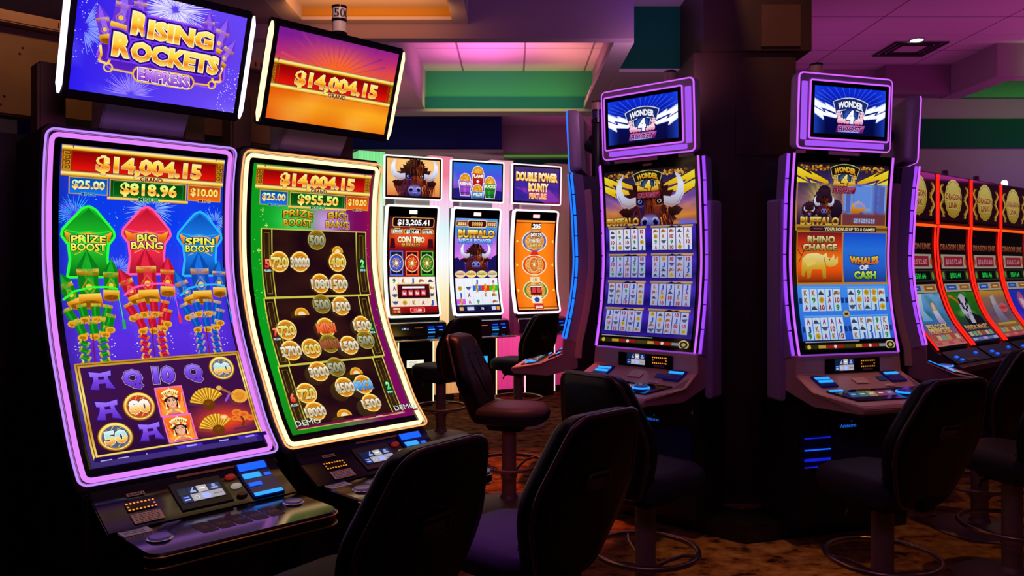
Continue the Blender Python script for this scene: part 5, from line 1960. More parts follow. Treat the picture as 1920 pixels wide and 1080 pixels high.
def art_rockets_topper(a):
    H = a.HV

    def bg(x, y):
        n = nz(x * 3, y * 2.4, 1.0, 9)
        c = mixc(lin('#1c10f0'), lin('#6a48f8'), cl(x * 1.2 + 0.1))
        c = mixc(c, lin('#3a12b8'), cl(0.7 - abs(y - 0.45) * 1.2) * cl(1.4 - abs(x - 0.5) * 2.2) * 0.7)
        return mixc(c, lin('#9a8aff'), cl((n - 0.55) * 1.5) * cl(y))
    a.grid(0, 0, 100, H, 14, 10, bg)
    a.up()
    a.burst(54, 5, 4, 30, 90, 0.55, '#d8d0ff')
    a.burst(54, 5, 2, 16, 60, 0.5, '#f4f0ff')
    a.burst(4, 26, 3, 17, 34, 0.6, '#8a9aff', -70, 80)
    a.burst(34, 60, 2, 18, 40, 0.4, '#a890ff', 180, 360)
    a.dots(0, 0, 14, 45, 60, 0.5, '#b8c8ff')
    a.dots(88, 34, 100, H, 70, 0.5, '#e0d8ff')
    a.up()
    pl = [(17, 22), (26, 12), (80, 12), (88, 20), (90, 42), (82, 48), (20, 46), (13, 40)]
    a.poly(pl, ('#5a1ab8', '#4a10a8', '#5a22c0'))
    a.line(pl, 1.2, '#a85aff', closed=True)
    a.up()
    P = ('#9a6aff', '#6a34d8')
    small_rocket(a, 24, 14, -0.12, 0.95, P)
    small_rocket(a, 34, 10, 0.12, 0.75, P)
    small_rocket(a, 15, 23, 0.32, 0.75, P)
    small_rocket(a, 84, 17, -0.22, 0.9, P)
    small_rocket(a, 76, 12, 0.1, 0.7, P)
    small_rocket(a, 89, 26, -0.45, 0.75, P)
    a.up(2)
    for sx in (-1, 1):
        c0 = 51 + sx * 37
        a.line([(c0, 34), (c0 - sx * 1, 39), (c0 + sx * 0, 43), (c0 - sx * 5, 44), (c0 - sx * 6, 41)], 1.4, GOLD)
        a.line([(51 + sx * 17, 47), (51 + sx * 30, 46.5)], 1.0, '#f0c040')
        a.ring(51 + sx * 31.5, 46, 2.8, 2.8, 0.9, '#f8c848', 16)
    a.up()
    outs = [('#7a3af8', 0.16), ('#2a0a70', 0.10), ('#fff8c0', 0.03)]
    a.text('R', 34.8, 17.4, 12.2, GOLDT, w=10, bold=0.05, outs=outs)
    a.text('ISING', 59.5, 19.2, 10.0, GOLDT, w=40, bold=0.05, outs=outs)
    a.text('R', 25.8, 31.4, 12.6, GOLDT, w=10.4, bold=0.05, outs=outs)
    a.text('OCKETS', 58.0, 33.4, 10.4, GOLDT, w=54, bold=0.05, outs=outs)
    a.up()
    a.rr(33, 42.2, 71, 51.6, 4.5, '#f0b83a')
    a.up()
    a.rr(34, 43.0, 70, 50.8, 4, '#5a18b0')
    a.up()
    a.text('EMPRESS', 52, 46.6, 6.6, ('#e8a8ff', '#b868f0', '#8a3ad8'), w=31, bold=0.03, outs=[('#fffbe8', 0.08), ('#4a1098', 0.03)], shear=-0.12, rot=0.02)


def art_grand_topper(a):
    H = a.HV

    def bg(x, y):
        n = nz(x * 3.2, y * 3.2, 1.0, 21)
        c = ramp([(0, '#7a1a90'), (0.2, '#b82a70'), (0.4, '#f05020'), (0.62, '#f06a10'), (0.8, '#ffae20'), (1, '#f07c10')])(y + 0.16 * (x - 0.5) * (y < 0.35))
        ex = math.exp(-((x - 0.5) ** 2) / 0.05 - ((y - 0.3) ** 2) / 0.03)
        c = mixc(c, lin('#ff6a10'), cl(ex))
        if y > 0.6:
            c = mixc(c, lin('#e02008'), cl(0.62 - x * 1.5))
            c = mixc(c, lin('#d85808'), cl((0.5 - n) * 1.6))
            c = mixc(c, lin('#ffe060'), cl((n - 0.45) * 2.6) * math.exp(-((x - 0.45) ** 2) / 0.08))
        return c
    a.grid(0, 0, 100, H, 18, 14, bg)
    a.up()
    for k in range(15):
        q = math.radians(195 + 150 * k / 14)
        a.poly([(48, 26), (48 + 46 * math.cos(q), 26 + 34 * math.sin(q)), (48 + 46 * math.cos(q + 0.05), 26 + 34 * math.sin(q + 0.05))], lambda u, v: mixc(lin('#f4601e'), lin('#8c2084'), cl((26 - v) / 17)))
    a.up()
    money_panel(a, -3.2, 21.2, 103.2, 40.4, '$14,004.15', 'GRAND', 'grand', 9.6, 3.0)
    for u in (2.2, 97.8):
        a.frame(u - 2.2, 24.6, u + 2.2, 37.4, 0.5, '#7a4a04')


def art_wonder_logo(a, cx, cy, s, white=True):
    """arched name plate, number and banner"""
    X = lambda x: cx + x * s
    Y = lambda y: cy + y * s
    edge, tx = ('#f0f0ff', ('#ffffff', '#e8ecff')) if white else ('#f0e8a0', ('#fff06a', '#ffc82a', '#f0901a'))
    plate = [(X(-20 + 40 * k / 12), Y(-13 - 4.5 + 4.5 * ((k - 6) / 6) ** 2)) for k in range(13)] + [(X(16), Y(-1)), (X(14), Y(-4.4))] + [(X(12 - 24 * k / 8), Y(-6.6 + 1.8 * ((k - 4) / 4) ** 2)) for k in range(9)] + [(X(-14), Y(-4.4)), (X(-16), Y(-1))]
    a.poly(plate, '#16286a' if white else '#1a1810')
    a.line(plate, 0.8 * s, edge, closed=True)
    a.up()
    a.text('WONDER', X(0), Y(-11.9), 5.6 * s, tx, w=29 * s, bold=0.05, outs=[('#0a1030' if white else '#3a2404', 0.05)], arc=0.5, taper=0.12)
    a.disc(X(0), Y(0), 9.4 * s, 7.8 * s, '#4a7aff' if white else '#6a8ac0', 20, glow='#0a1450' if white else '#101a30')
    a.up()
    c1, c2 = ('#ffe8f0', '#e070a0') if white else ('#ffd848', '#c87a10')
    for k in range(9):
        x = -13 + 26 * k / 8
        h = 1.5 + 2.6 * abs(k - 4) / 4 * (1 if k not in (0, 8) else 0.7)
        a.disc(X(x), Y(6.4 - h * 0.6), 2.1 * s, (1.2 + h * 0.5) * s, (c1, c2), 10)
    for sx in (-1, 1):
        for k in range(4):
            a.disc(X(sx * (12.2 + 0.5 * k)), Y(4 - 2.6 * k), 2.2 * s, 1.5 * s, (c1, c2), 9)
        a.line([(X(sx * 9), Y(4)), (X(sx * 10), Y(-4.2)), (X(sx * 14), Y(4))], 0.7 * s, edge)
    a.up()
    a.text('4', X(0), Y(0.2), 11.5 * s, ('#ffffff', '#f4f8ff') if white else ('#fffbd0', '#ffe04a', '#f0a01e'), w=9.2 * s, bold=0.06, outs=[('#1a2a80' if white else '#3a2a08', 0.06)])
    a.up()
    a.poly([(X(-14), Y(8.2)), (X(17), Y(8.2)), (X(14.5), Y(15.5)), (X(-16.5), Y(15.5))], ('#a82a5a', '#8a1838', '#5a0a28') if not white else ('#c05aa0', '#8a2a80', '#4a1460'))
    a.up()
    a.text('BOOST', X(0), Y(11.8), 5.0 * s, ('#3a0818', '#4a1020') if not white else ('#2a0a40', '#5a1a60'), w=26 * s, bold=0.03, outs=[('#f080a0' if not white else '#f0b0e8', 0.04)], shear=0.25)
    a.up()


def bolts(a, cx, cy, s, col, edge, HW):
    for sx in (-1, 1):
        Q = lambda x, y: (cx + sx * x * s, cy + y * s)
        for pts in ([(16, 2), (36, -7), (33, -3), (HW, -11), (HW, -3), (38, 3.4), (41, -1.4), (16, 6)], [(18, 8), (36, 2), (34, 6), (HW, -1), (HW, 6.5), (37, 14), (39, 8.5), (20, 11)]):
            a.poly([Q(x, y) for x, y in pts], edge)
            a.up()
            m = [(x + (-0.6 if y > 2 else 0.4), y * 0.9 + 0.4) for x, y in pts]
            a.poly([Q(x, y) for x, y in m], col)


def art_wonder_topper(a):
    H = a.HV

    def bg(x, y):
        c = ramp([(0, '#0a2ad8'), (0.3, '#0c1aa0'), (0.6, '#060a50'), (1, '#04083a')])(y)
        return mixc(c, lin('#2a5aff'), cl(abs(x - 0.5) * 2 - 0.75) * 1.6)
    a.grid(0, 0, 100, H, 12, 8, bg)
    a.up()
    for k in range(22):
        q = math.radians(180 + 180 * (k + 0.3 * math.sin(k * 7)) / 21)
        a.line([(50 + 22 * math.cos(q), 30 + 14 * math.sin(q)), (50 + 62 * math.cos(q), 30 + 34 * math.sin(q))], [0.3, 1.6], '#2a50e8')
    a.up()
    bolts(a, 50, 25, 1.0, '#ffffff', '#b0c4ff', 50)
    a.up()
    art_wonder_logo(a, 50, 33, 1.22, True)
    a.rect(33, H - 4, 62, H - 3, '#8ab0ff')


def shag(a, cx, cy, rx, ry, n, amp, col, seed, a0=0, a1=360):
    """ragged furry outline"""
    rg = random.Random(seed)
    pts = []
    for k in range(n):
        q = math.radians(a0 + (a1 - a0) * k / n)
        f = 1 + (amp if k % 2 else -amp * 0.4) * rg.uniform(0.4, 1.2)
        pts.append((cx + rx * f * math.cos(q), cy + ry * f * math.sin(q)))
    a.poly(pts, col)


def bison(a, cx, cy, s, warm=True, horns=True, lower=1.0):
    """front view of a bison's head, about 74 units wide at s = 1"""
    P = lambda pts, sx=1: [(cx + sx * x * s, cy + y * s) for x, y in pts]
    rg = random.Random(11)
    shag(a, cx, cy + 8 * s, 27 * s, 27 * s, 54, 0.13, ('#1c0a10', '#3a1416', '#4a1a1c', '#1c0a18'), 3)
    a.up()

    def strokes(n, x0, x1, y0, y1, ln, w, cols):
        for _ in range(n):
            x, y = rg.uniform(x0, x1), rg.uniform(y0, y1)
            a.line(P([(x, y), (x * 1.06 + rg.uniform(-.8, .8), y + ln * 0.5), (x * 1.1 + rg.uniform(-1.4, 1.4), y + ln * rg.uniform(0.7, 1.2))]), [w * s, w * 0.7 * s, 0.1], rg.choice(cols))
    strokes(60, -25, 25, -4, 26, 8, 1.3, ('#10060c', '#5a1c14', '#3a1030', '#6a2416', '#2a0c14'))
    if warm:
        strokes(26, 8, 25, -2, 26, 8, 1.2, ('#d86a1e', '#a8461a', '#f09038', '#7a2a14'))
    strokes(14, -26, -12, 0, 24, 8, 1.1, ('#5a2a70', '#3a2060', '#7a2a28'))
    a.up()
    for sx in (-1, 1):
        if horns:
            a.poly(P([(15, 4), (23, 7), (31, 4), (36.5, -5), (36.5, -15), (33, -22), (27.5, -26), (30, -19), (30.5, -12), (27.5, -5), (22, -3), (15, -4)], sx), ('#c8ccf0', '#f6f6ff', '#d4d8f6', '#b89080'))
            a.line(P([(16, 2.6), (24, 5), (31, 1.5), (35, -6)], sx), 1.2 * s, '#8a84b8')
        a.poly(P([(19, 8), (30, 6), (35, 9), (30, 14), (22, 15)], sx), ('#3a1414', '#14080c'))
    a.up()
    a.poly(P([(-12, -8), (12, -8), (13, 4), (10.5, 16), (9.5, 26), (-9.5, 26), (-10.5, 16), (-13, 4)]), ('#4a1812', '#6a2618', '#3a1424'))
    a.up()
    if warm:
        a.poly(P([(3, -6), (11, -7), (12, 4), (8.5, 15), (4, 12)]), ('#c85a1c', '#8a3416', '#5a2030'))
        a.poly(P([(-12, -6), (-6, -6), (-5, 10), (-9, 16), (-12.4, 5)]), ('#3a1a4a', '#2a1448'))
    strokes(30, -8, 8, -6, 8, 7, 1.0, ('#2a0c0c', '#8a3416', '#5a1c12'))
    a.up()
    for sx in (-1, 1):
        a.poly(P([(6, 0), (9, -3), (13.5, -2.4), (15, 1), (12, 3.4), (8, 3)], sx), '#0c040a')
        a.up()
        a.disc(cx + sx * 10.6 * s, cy + 0.4 * s, 2.3 * s, 2.0 * s, '#7a90e8' if sx < 0 else '#c8b0a0', 12)
        a.up()
        a.disc(cx + sx * 10.6 * s, cy + 0.3 * s, 1.3 * s, 1.4 * s, '#05050c', 10)
        a.up()
        a.disc(cx + sx * 11.2 * s, cy - 0.4 * s, 0.5 * s, 0.5 * s, '#ffffff', 6)
        a.line(P([(4.6, -1), (8, -4.2), (14.5, -4.4)], sx), 1.7 * s, '#14060a')
        a.line(P([(6, 4.4), (10, 5.6), (14.5, 3.6)], sx), 0.9 * s, '#a8562a' if sx > 0 else '#5a4a90')
    shag(a, cx, cy - 13 * s, 15 * s, 12 * s, 40, 0.16, ('#120608', '#2a0e10', '#1a080c'), 5)
    a.up()
    strokes(46, -13, 13, -24, -8, 8, 1.2, ('#0a0406', '#4a1a12', '#2a0e10', '#6a2a16'))
    if warm:
        strokes(12, 3, 13, -22, -6, 7, 1.1, ('#b85a1e', '#8a3a16'))
    a.up()
    a.poly(P([(-10.5, 19), (-7, 14), (-3, 12.4), (3, 12.4), (7, 14), (10.5, 19), (9.6, 25), (6, 30 * lower), (-6, 30 * lower), (-9.6, 25)]), ('#5a3a58', '#8a84d8', '#5a58b0', '#1c1a48'))
    a.up()
    for sx in (-1, 1):
        a.poly(P([(3, 19), (5.5, 17.4), (8.6, 19.4), (8, 22.6), (4.4, 22.4)], sx), '#0a0820')
        a.line(P([(2.4, 17.6), (5.6, 15.6), (9, 17.4)], sx), 0.9 * s, '#c8c4ff')
        a.line(P([(0, 24), (0, 26.4), (5, 27.6), (8, 26)], sx), 0.7 * s, '#0c0a28')
    a.line(P([(-3, 23.4), (0, 24.2), (3, 23.4)]), 0.7 * s, '#b0acf0')
    a.up()


SYMC = ['#c8281e', '#2a4ab0', '#8a2a90', '#1f8a3a', '#c8a020', '#5a4a40', '#d06a1e']


def symbol(a, cx, cy, r, k, dim=0.0):
    """one reel symbol: letters, numbers, coins, animals in profile"""
    t = k % 9
    if t in (0, 1, 2, 3, 4):
        tx, c = (('10', '#b0202a'), ('J', '#2a50b8'), ('A', '#a02a80'), ('9', '#1f8a3a'), ('K', '#b06a1e'))[t]
        a.text(tx, cx, cy, r * 1.35, c, w=r * (1.5 if t == 0 else 1.05), bold=0.05)
    elif t == 5:
        a.disc(cx, cy, r * 0.85, r * 0.85, '#d8b030', 10)
        a.disc(cx, cy, r * 0.5, r * 0.5, '#a87a18', 8)
    elif t == 6:
        a.poly([(cx - r, cy + r * 0.3), (cx - r * 0.6, cy - r * 0.5), (cx + r * 0.2, cy - r * 0.4), (cx + r, cy - r * 0.1), (cx + r * 0.8, cy + r * 0.5), (cx - r * 0.3, cy + r * 0.4), (cx - r * 0.8, cy + r * 0.8)], '#a8602a')
        a.disc(cx + r * .5, cy, r * .3, r * .3, '#e8c090', 6)
    elif t == 7:
        a.poly([(cx - r, cy + r * 0.6), (cx - r * 0.2, cy - r * 0.8), (cx + r * 0.3, cy - r * 0.1), (cx + r, cy + r * 0.6)], '#3a4260')
        a.poly([(cx - r * .5, cy - r * .2), (cx - r * 0.2, cy - r * 0.8), (cx + r * 0.1, cy - r * 0.3)], '#f0f4ff')
    else:
        a.disc(cx, cy, r * 0.8, r * 0.6, '#54608a', 8)
        a.line([(cx - r, cy - r * .4), (cx, cy), (cx + r, cy - r * .5)], r * 0.35, '#303a60')


def reel_grid(a, u0, v0, u1, v1, rows, cols, seed, paper=('#f4f6ff', '#e8ecff'), sep='#2a2a60', faint=0):
    rg = random.Random(seed)
    w = (u1 - u0) / cols
    h = (v1 - v0) / rows
    for c in range(cols):
        a.rect(u0 + c * w + w * 0.05, v0, u0 + (c + 1) * w - w * 0.05, v1, paper)
    a.up()
    for c in range(cols):
        for r in range(rows):
            symbol(a, u0 + (c + 0.5) * w, v0 + (r + 0.5) * h, min(w, h) * 0.52, rg.randrange(9))
    a.up()


def art_wonder_header(a):
    def bg(x, y):
        c = ramp([(0, '#1a1008'), (0.25, '#3a2a60'), (0.55, '#7a4ab0'), (0.8, '#d8802a'), (1, '#7a4060')])(y)
        q = math.atan2(y - 0.95, (x - 0.5) * 1.6)
        r = 0.5 + 0.5 * math.sin(q * 26)
        return mixc(c, lin('#ffb428'), cl((r - 0.45) * 1.0 * cl(y * 1.5 - 0.5)))
    a.grid(0, 0, 100, 54, 26, 12, bg)
    a.up()
    for sx in (-1, 1):
        for k in range(46):
            q = rnd.uniform(0, 1)
            u = 50 + sx * (16 + 30 * q)
            v = 7 - 5.5 * rnd.uniform(0, 1) + 1 * q
            a.disc(u, v, 1.3, 1.0, rnd.choice(('#d8902a', '#8a5014', '#6a3a0c', '#f0b848')), 7)
    a.up()
    bolts(a, 50, 13.5, 1.0, ('#fff24a', '#ffd820', '#f0a01a'), '#2a2208', 50)
    a.up()


def art_pod_bar(a, v0, v1):
    a.rect(0, v0, 100, v1, '#0a0806')
    a.up()
    a.rect(2, v0 + (v1 - v0) * 0.1, 60, v0 + (v1 - v0) * 0.2, '#a0a0b0')
    b0, b1 = v0 + (v1 - v0) * 0.42, v1 - 1.2
    a.rect(1, b0, 99, b1, '#3a2a10')
    a.up()
    for u0, u1, c in ((2, 14, '#2a2a18'), (15, 23, '#c8a030'), (24, 42, '#b01818'), (43, 54, '#4a4020'), (55, 62, '#c8a030'), (63, 80, '#b01818'), (81, 88, '#8a90a8')):
        a.rect(u0, b0 + 0.7, u1, b1 - 0.7, c)
    a.up()
    for u in (33, 71):
        a.disc(u, (b0 + b1) / 2, 1.6, (b1 - b0) * .4, '#f0e0e0', 10)
    a.disc(5, (b0 + b1) / 2, 2, 2, '#d8c040', 10)
    a.disc(93.5, (b0 + b1) / 2, 5.4, 4.2, '#d8c88a', 16)
    a.up()
    a.disc(93.5, (b0 + b1) / 2, 4.2, 3.2, '#2a2418', 16)
    a.up()
    a.disc(93.5, (b0 + b1) / 2, 2.2, 1.7, '#c0a860', 10)


def art_pod_centre(a):
    H = a.HV
    a.rect(0, 0, 100, H, '#060408')
    a.up()
    art_wonder_header(a)
    bison(a, 51, 30.5, 1.02, lower=0.9)
    a.rect(0, 53.6, 100, 60, '#120a30')
    a.up()
    art_wonder_logo(a, 50, 15.5, 0.80, False)
    a.poly([(82, 54), (84, 48.5), (90, 49.5), (100, 50.5), (100, 54)], '#7a6ad0')
    a.text('BUFFALO', 20.5, 49.5, 7.0, ('#fff0a0', '#e8b030', '#9a5a10', '#f0c850'), w=37, bold=0.05, outs=[('#3a1c08', 0.05)])
    a.up()
    a.grid(0, 53.8, 100, 160.5, 6, 16, lambda x, y: mixc(lin('#1a1270'), lin('#4a28c0'), 0.5 + 0.5 * math.sin(y * 25.1)))
    a.up()
    for r, (v0, v1) in enumerate(((57, 77.5), (83.5, 104), (110, 130.5), (136.5, 157))):
        for c, (u0, u1) in enumerate(((4, 46), (53, 96))):
            a.rect(u0 - 1, v0 - 2.6, u1 + 1, v0 - 0.2, ('#c8a878', '#7a5a40'))
            a.up()
            a.poly([(u0 + 16, v0 - 0.3), (u0 + 22, v0 - 2.4), (u0 + 26, v0 - 1), (u0 + 30, v0 - 2), (u0 + 34, v0 - 0.3)], '#1a1428')
            a.rect(u1 - 10, v0 - 1.9, u1, v0 - 0.9, '#e8a860')
            pp = ('#f4f6ff', '#e4e8ff') if r == 0 else ('#c0c6ee', '#a8b0e0')
            reel_grid(a, u0, v0, u1, v1, 4, 5, 40 + r * 2 + c, pp)
    art_pod_bar(a, 160.5, H)


def art_pod_right(a):
    H = a.HV
    a.rect(0, 0, 100, H, '#060408')
    a.up()
    art_wonder_header(a)
    a.up()
    a.rect(0.5, 18, 100, 61, '#c8882a')
    a.up()

    def sun(x, y):
        c = ramp([(0, '#3a2a50'), (0.5, '#8a5a70'), (0.8, '#4a2a50'), (1, '#2a1440')])(y)
        g = math.exp(-((x - 0.55) ** 2) / 0.06 - ((y - 0.35) ** 2) / 0.12)
        r = 0.5 + 0.5 * math.sin(math.atan2(y - 0.5, x - 0.55) * 20)
        return mixc(c, lin('#ffe060'), cl(g * (0.35 + 0.65 * r)))
    a.grid(1.5, 18, 49.5, 55.5, 18, 12, sun)
    a.grid(51, 18, 99, 55.5, 8, 8, lambda x, y: mixc(lin('#4a5ab8'), lin('#8ab4ff'), cl(0.5 + 0.5 * math.sin(x * 14))) if y < 0.75 else lin('#7a3a40'))
    a.up()
    for cx, cy, rx, ry in ((15, 42, 8.5, 7), (43, 41, 7.5, 8.5), (29, 36, 10.5, 13)):
        shag(a, cx, cy, rx, ry, 40, 0.1, ('#3a2038', '#241228', '#140818'), int(cx))
    shag(a, 30, 26, 7, 6, 30, 0.12, '#2a1228', 9)
    a.up()
    bison(a, 30, 37, 0.30)
    bison(a, 14, 43, 0.16, warm=False)
    a.up()
    a.poly([(62, 20), (80, 20), (80, 40), (62, 40)], '#6a98f0')
    a.rect(90, 20, 96, 44, '#5a6ac0')
    a.rect(53, 22, 58, 44, '#5a6ac0')
    a.poly([(58, 44), (60, 36), (67, 33), (74, 36), (76, 41), (66, 45)], ('#ffc040', '#c86a14'))
    a.up()
    art_wonder_logo(a, 50, 14.5, 0.80, False)
    a.text('BUFFALO', 25, 52, 6.8, ('#fff0a0', '#e8b030', '#9a5a10', '#f0c850'), w=42, bold=0.05, outs=[('#3a1c08', 0.05)])
    for k in range(9):
        a.rect(62 + k * 2.7, 49.2, 64.0 + k * 2.7, 53.6, '#a8b8e8')
        a.rect(62.4 + k * 2.7, 50.4 + (k % 3), 64.4 + k * 2.7, 51.2 + (k % 3), '#3a4a90')
    a.up()
    a.rect(0.5, 56.2, 100, 62, ('#d89a38', '#5a3a14', '#c8882a'))
    a.up()
    a.rr(14, 56.8, 88, 61.6, 2, '#2a1c30')
    a.up()
    a.text('YOUR BONUS UP TO 8 GAMES!', 58, 59.2, 2.7, '#f4e8a8', w=56, bold=0.03)
    a.rect(18, 58.6, 28, 59.8, '#a03a60')
    a.up()
    a.rect(0.5, 62, 100, 110, '#c8882a')
    a.up()
    a.rect(1.5, 62.4, 49.5, 108, ('#7a1a20', '#e0381a', '#ff7a1a', '#ff5a10', '#7a2a10'))
    a.rect(51, 62.4, 99, 108, ('#1a50e0', '#2a7af0', '#2a6ae0', '#20409a'))
    a.up()
    for pts in ([(3, 90), (8, 80), (6, 74)], [(8, 80), (13, 75)], [(6, 84), (2, 78)]):
        a.line(pts, 0.6, '#3a1208')
    G = lambda P: [(24 + x, 93 + y) for x, y in P]
    a.poly(G([(-17, -7), (-12, -11), (-2, -12), (5, -10), (9, -12), (10, -8), (14, -7), (17, -11), (18, -5), (21, -9), (21.5, -3), (18, 0), (12, 1), (8, -1), (8, 11), (4.5, 12), (3.5, 3), (-7, 3), (-9, 11), (-12.5, 11.5), (-13, 3), (-16, 10), (-18.5, 9), (-18, 0)]), ('#fff0a0', '#e8b838', '#b07818'))
    a.up()
    a.poly(G([(-14, -6), (-4, -8), (-3, -2), (-12, 1)]), '#f8d868')
    a.disc(24 + 12, 93 - 6, 0.8, 0.8, '#3a2008', 8)
    a.line(G([(8, -1), (6, -8)]), 0.7, '#8a5a10')
    a.text('RHINO', 27, 68.6, 6.0, ('#fff4c8', '#d8c070', '#8a7030'), w=30, bold=0.05, outs=[('#2a1408', 0.05)])
    a.text('CHARGE', 25.5, 75.8, 5.6, ('#fff4c8', '#d8c070', '#8a7030'), w=37, bold=0.05, outs=[('#2a1408', 0.05)])
    a.text('WHALES', 74.5, 88, 6.4, ('#ffd84a', '#f0902a', '#d85a10'), w=33, bold=0.06, outs=[('#14203a', 0.07)], arc=-0.2)
    a.text('OF', 74, 94.4, 4.4, ('#ffffff', '#c8d8ff'), w=10, bold=0.06, outs=[('#14203a', 0.07)])
    a.text('CASH', 75, 101.2, 6.6, ('#f0ff7a', '#a8d840', '#6aa020'), w=25, bold=0.06, outs=[('#14203a', 0.07)])
    a.up()
    a.rect(0, 110, 100, 160.5, ('#4a9aff', '#3a84f8', '#2a60e0'))
    a.up()
    for r, (v0, v1) in enumerate(((114, 134), (140, 160))):
        for c, (u0, u1) in enumerate(((4, 46), (53.5, 96))):
            a.rect(u0 - 3, v0 + 8, u0, v0 + 13, '#1a3a80')
            a.rect(u1, v0 + 8, u1 + 3, v0 + 13, '#1a3a80')
            a.rect(u0, v0 - 2, u1, v0 - 0.6, '#6ab0ff')
            reel_grid(a, u0, v0, u1, v1, 3, 5, 60 + r * 2 + c, ('#d8ecff', '#c0e0f8'), '#2a5ab0')
    a.disc(50, 137, 3.6, 3.2, '#c8b060', 14)
    a.up()
    a.rect(48, 136, 52, 138, '#3a3018')
    art_pod_bar(a, 160.5, H)


def art_pod_side(a):
    a.rect(0, 0, 100, a.HV, ('#1a1240', '#2a1a80', '#1a1250'))
    a.up()
    for k in range(4):
        reel_grid(a, 5, 60 + k * 26, 95, 80 + k * 26, 4, 8, 80 + k, ('#c0c6ee', '#a8b0e0'))


def jack(a, u0, v0, u1, v1, t, h):
    a.rr(u0, v0, u1, v1, min(5, (v1 - v0) * .3), '#e0a84a')
    a.up()
    a.rr(u0 + 1.6, v0 + 1.2, u1 - 1.6, v1 - 1.2, min(4, (v1 - v0) * .28), '#1c0408')
    a.up()
    a.text(t, (u0 + u1) / 2, (v0 + v1) / 2, h, '#ffffff', w=(u1 - u0) * 0.76, bold=0.04)
    a.rect((u0 + u1) / 2 - 6, v0 - 1.8, (u0 + u1) / 2 + 6, v0 + 0.4, '#d8b078')
    a.up()


def medallion(a, cx, cy, rx, ry, c):
    a.disc(cx, cy, rx, ry, '#e8d0a0', 24)
    a.up()
    a.disc(cx, cy, rx * 0.9, ry * 0.9, c, 24)
    a.up()
    for k in range(14):
        q = k * PI / 7
        a.line([(cx + rx * .2 * math.cos(q), cy + ry * .2 * math.sin(q)), (cx + rx * .5 * math.cos(q + .4), cy + ry * .5 * math.sin(q + .4)), (cx + rx * .66 * math.cos(q + .1), cy + ry * .66 * math.sin(q + .1))], 1.2, '#f0c868' if k % 2 else '#c89030')
    a.up()
    a.disc(cx, cy, rx * 0.2, ry * 0.2, '#fff4d8', 10)


def art_coin_trio(a):
    H = a.HV

    def bg(x, y):
        c = ramp([(0, '#2a0a20'), (0.12, '#7a1a28'), (0.2, '#f0501a'), (0.27, '#e8381a'), (0.33, '#7a0c18'), (0.5, '#5a0812'), (1, '#8a0a14')])(y)
        return mixc(c, lin('#2a0818'), cl((abs(x - 0.5) - 0.3) * 3) * (0.12 < y < 0.3) * 0.8)
    a.grid(0, 0, 100, H, 10, 20, bg)
    a.up()
    for u0, u1 in ((2, 14), (84, 98)):
        a.poly([(u0, 66), (u0 + 2, 46), (u1 - 2, 46), (u1, 66)], '#3a0c18')
    a.up()
    jack(a, 6, 2, 98, 22, '$13,205.41', 11)
    jack(a, 4, 26, 30, 36, '$30.00', 6)
    jack(a, 32, 26, 69, 36.5, '$516.68', 6.6)
    jack(a, 71, 26, 97, 36, '$10.00', 6)
    a.text('COIN TRIO', 48, 47.5, 12, ('#ffffff', '#fff4d0', '#e8c080'), w=60, bold=0.05, outs=[('#2a0c08', 0.09), ('#d8882a', 0.04)], taper=-0.12)
    a.text('BUFFALO', 47, 59, 6.6, ('#fff0a0', '#d8a030', '#8a4a10'), w=40, bold=0.04, outs=[('#2a0c08', 0.05)])
    a.up()
    for cx, c, e in ((16, '#2a48c8', '#5a7af0'), (50, '#c81c14', '#ff5a2a'), (83, '#14801c', '#3ac83a')):
        a.frame(cx - 14, 71, cx + 14, 122, 2.4, e)
        a.rect(cx - 11.6, 73.4, cx + 11.6, 119.6, ('#14142a' if c == '#2a48c8' else '#2a0808' if c == '#c81c14' else '#062a0a'))
        a.up()
        a.poly([(cx, 76), (cx + 8, 86), (cx, 118), (cx - 8, 86)], e)
        a.up()
        medallion(a, cx, 96.5, 15.8, 18.5, c)
    a.up()
    a.rect(0, 125, 100, 187, ('#fff4e4', '#f4e0c8'))
    a.up()
    rg = random.Random(4)
    for r in range(4):
        for c in range(5):
            u, v = 10 + c * 20, 132.5 + r * 15.5
            symbol(a, u, v, 6.4, rg.randrange(9))
    for k in range(1, 5):
        a.rect(k * 20 - 0.3, 125, k * 20 + 0.3, 187, '#d8c0a0')
    a.up(2)
    a.rect(15, 139, 88, 171, '#e8c078')
    a.up()
    a.rect(16.5, 140.5, 86.5, 169.5, ('#4a0a1a', '#2a0610'))
    a.up()
    a.rect(27, 145, 76, 149, '#f8eef0')
    for k, t in enumerate(('1¢', '2¢', '5¢', '10¢')):
        a.rr(25 + k * 14, 152.5, 36 + k * 14, 164.5, 2, '#d8404a')
        a.up()
        a.text(t, 30.5 + k * 14, 158.5, 5, '#ffffff', w=6.5)
    a.up()
    a.rect(0, 187, 100, H, ('#a80c14', '#6a0810'))
    a.up()
    a.rr(40, 190, 72, 200, 2, '#f0b0a0')
    a.up()
    a.rr(41.3, 191, 70.7, 199, 2, '#e01818')
    a.text('$2.80', 56, 195, 5, '#ffffff', w=18, bold=0.05)
    a.rect(4, 190, 18, 193, '#e8c8b8')
    a.rect(4, 195, 10, 200, '#e85a3a')
    a.rect(12, 195, 18, 200, '#e8a05a')


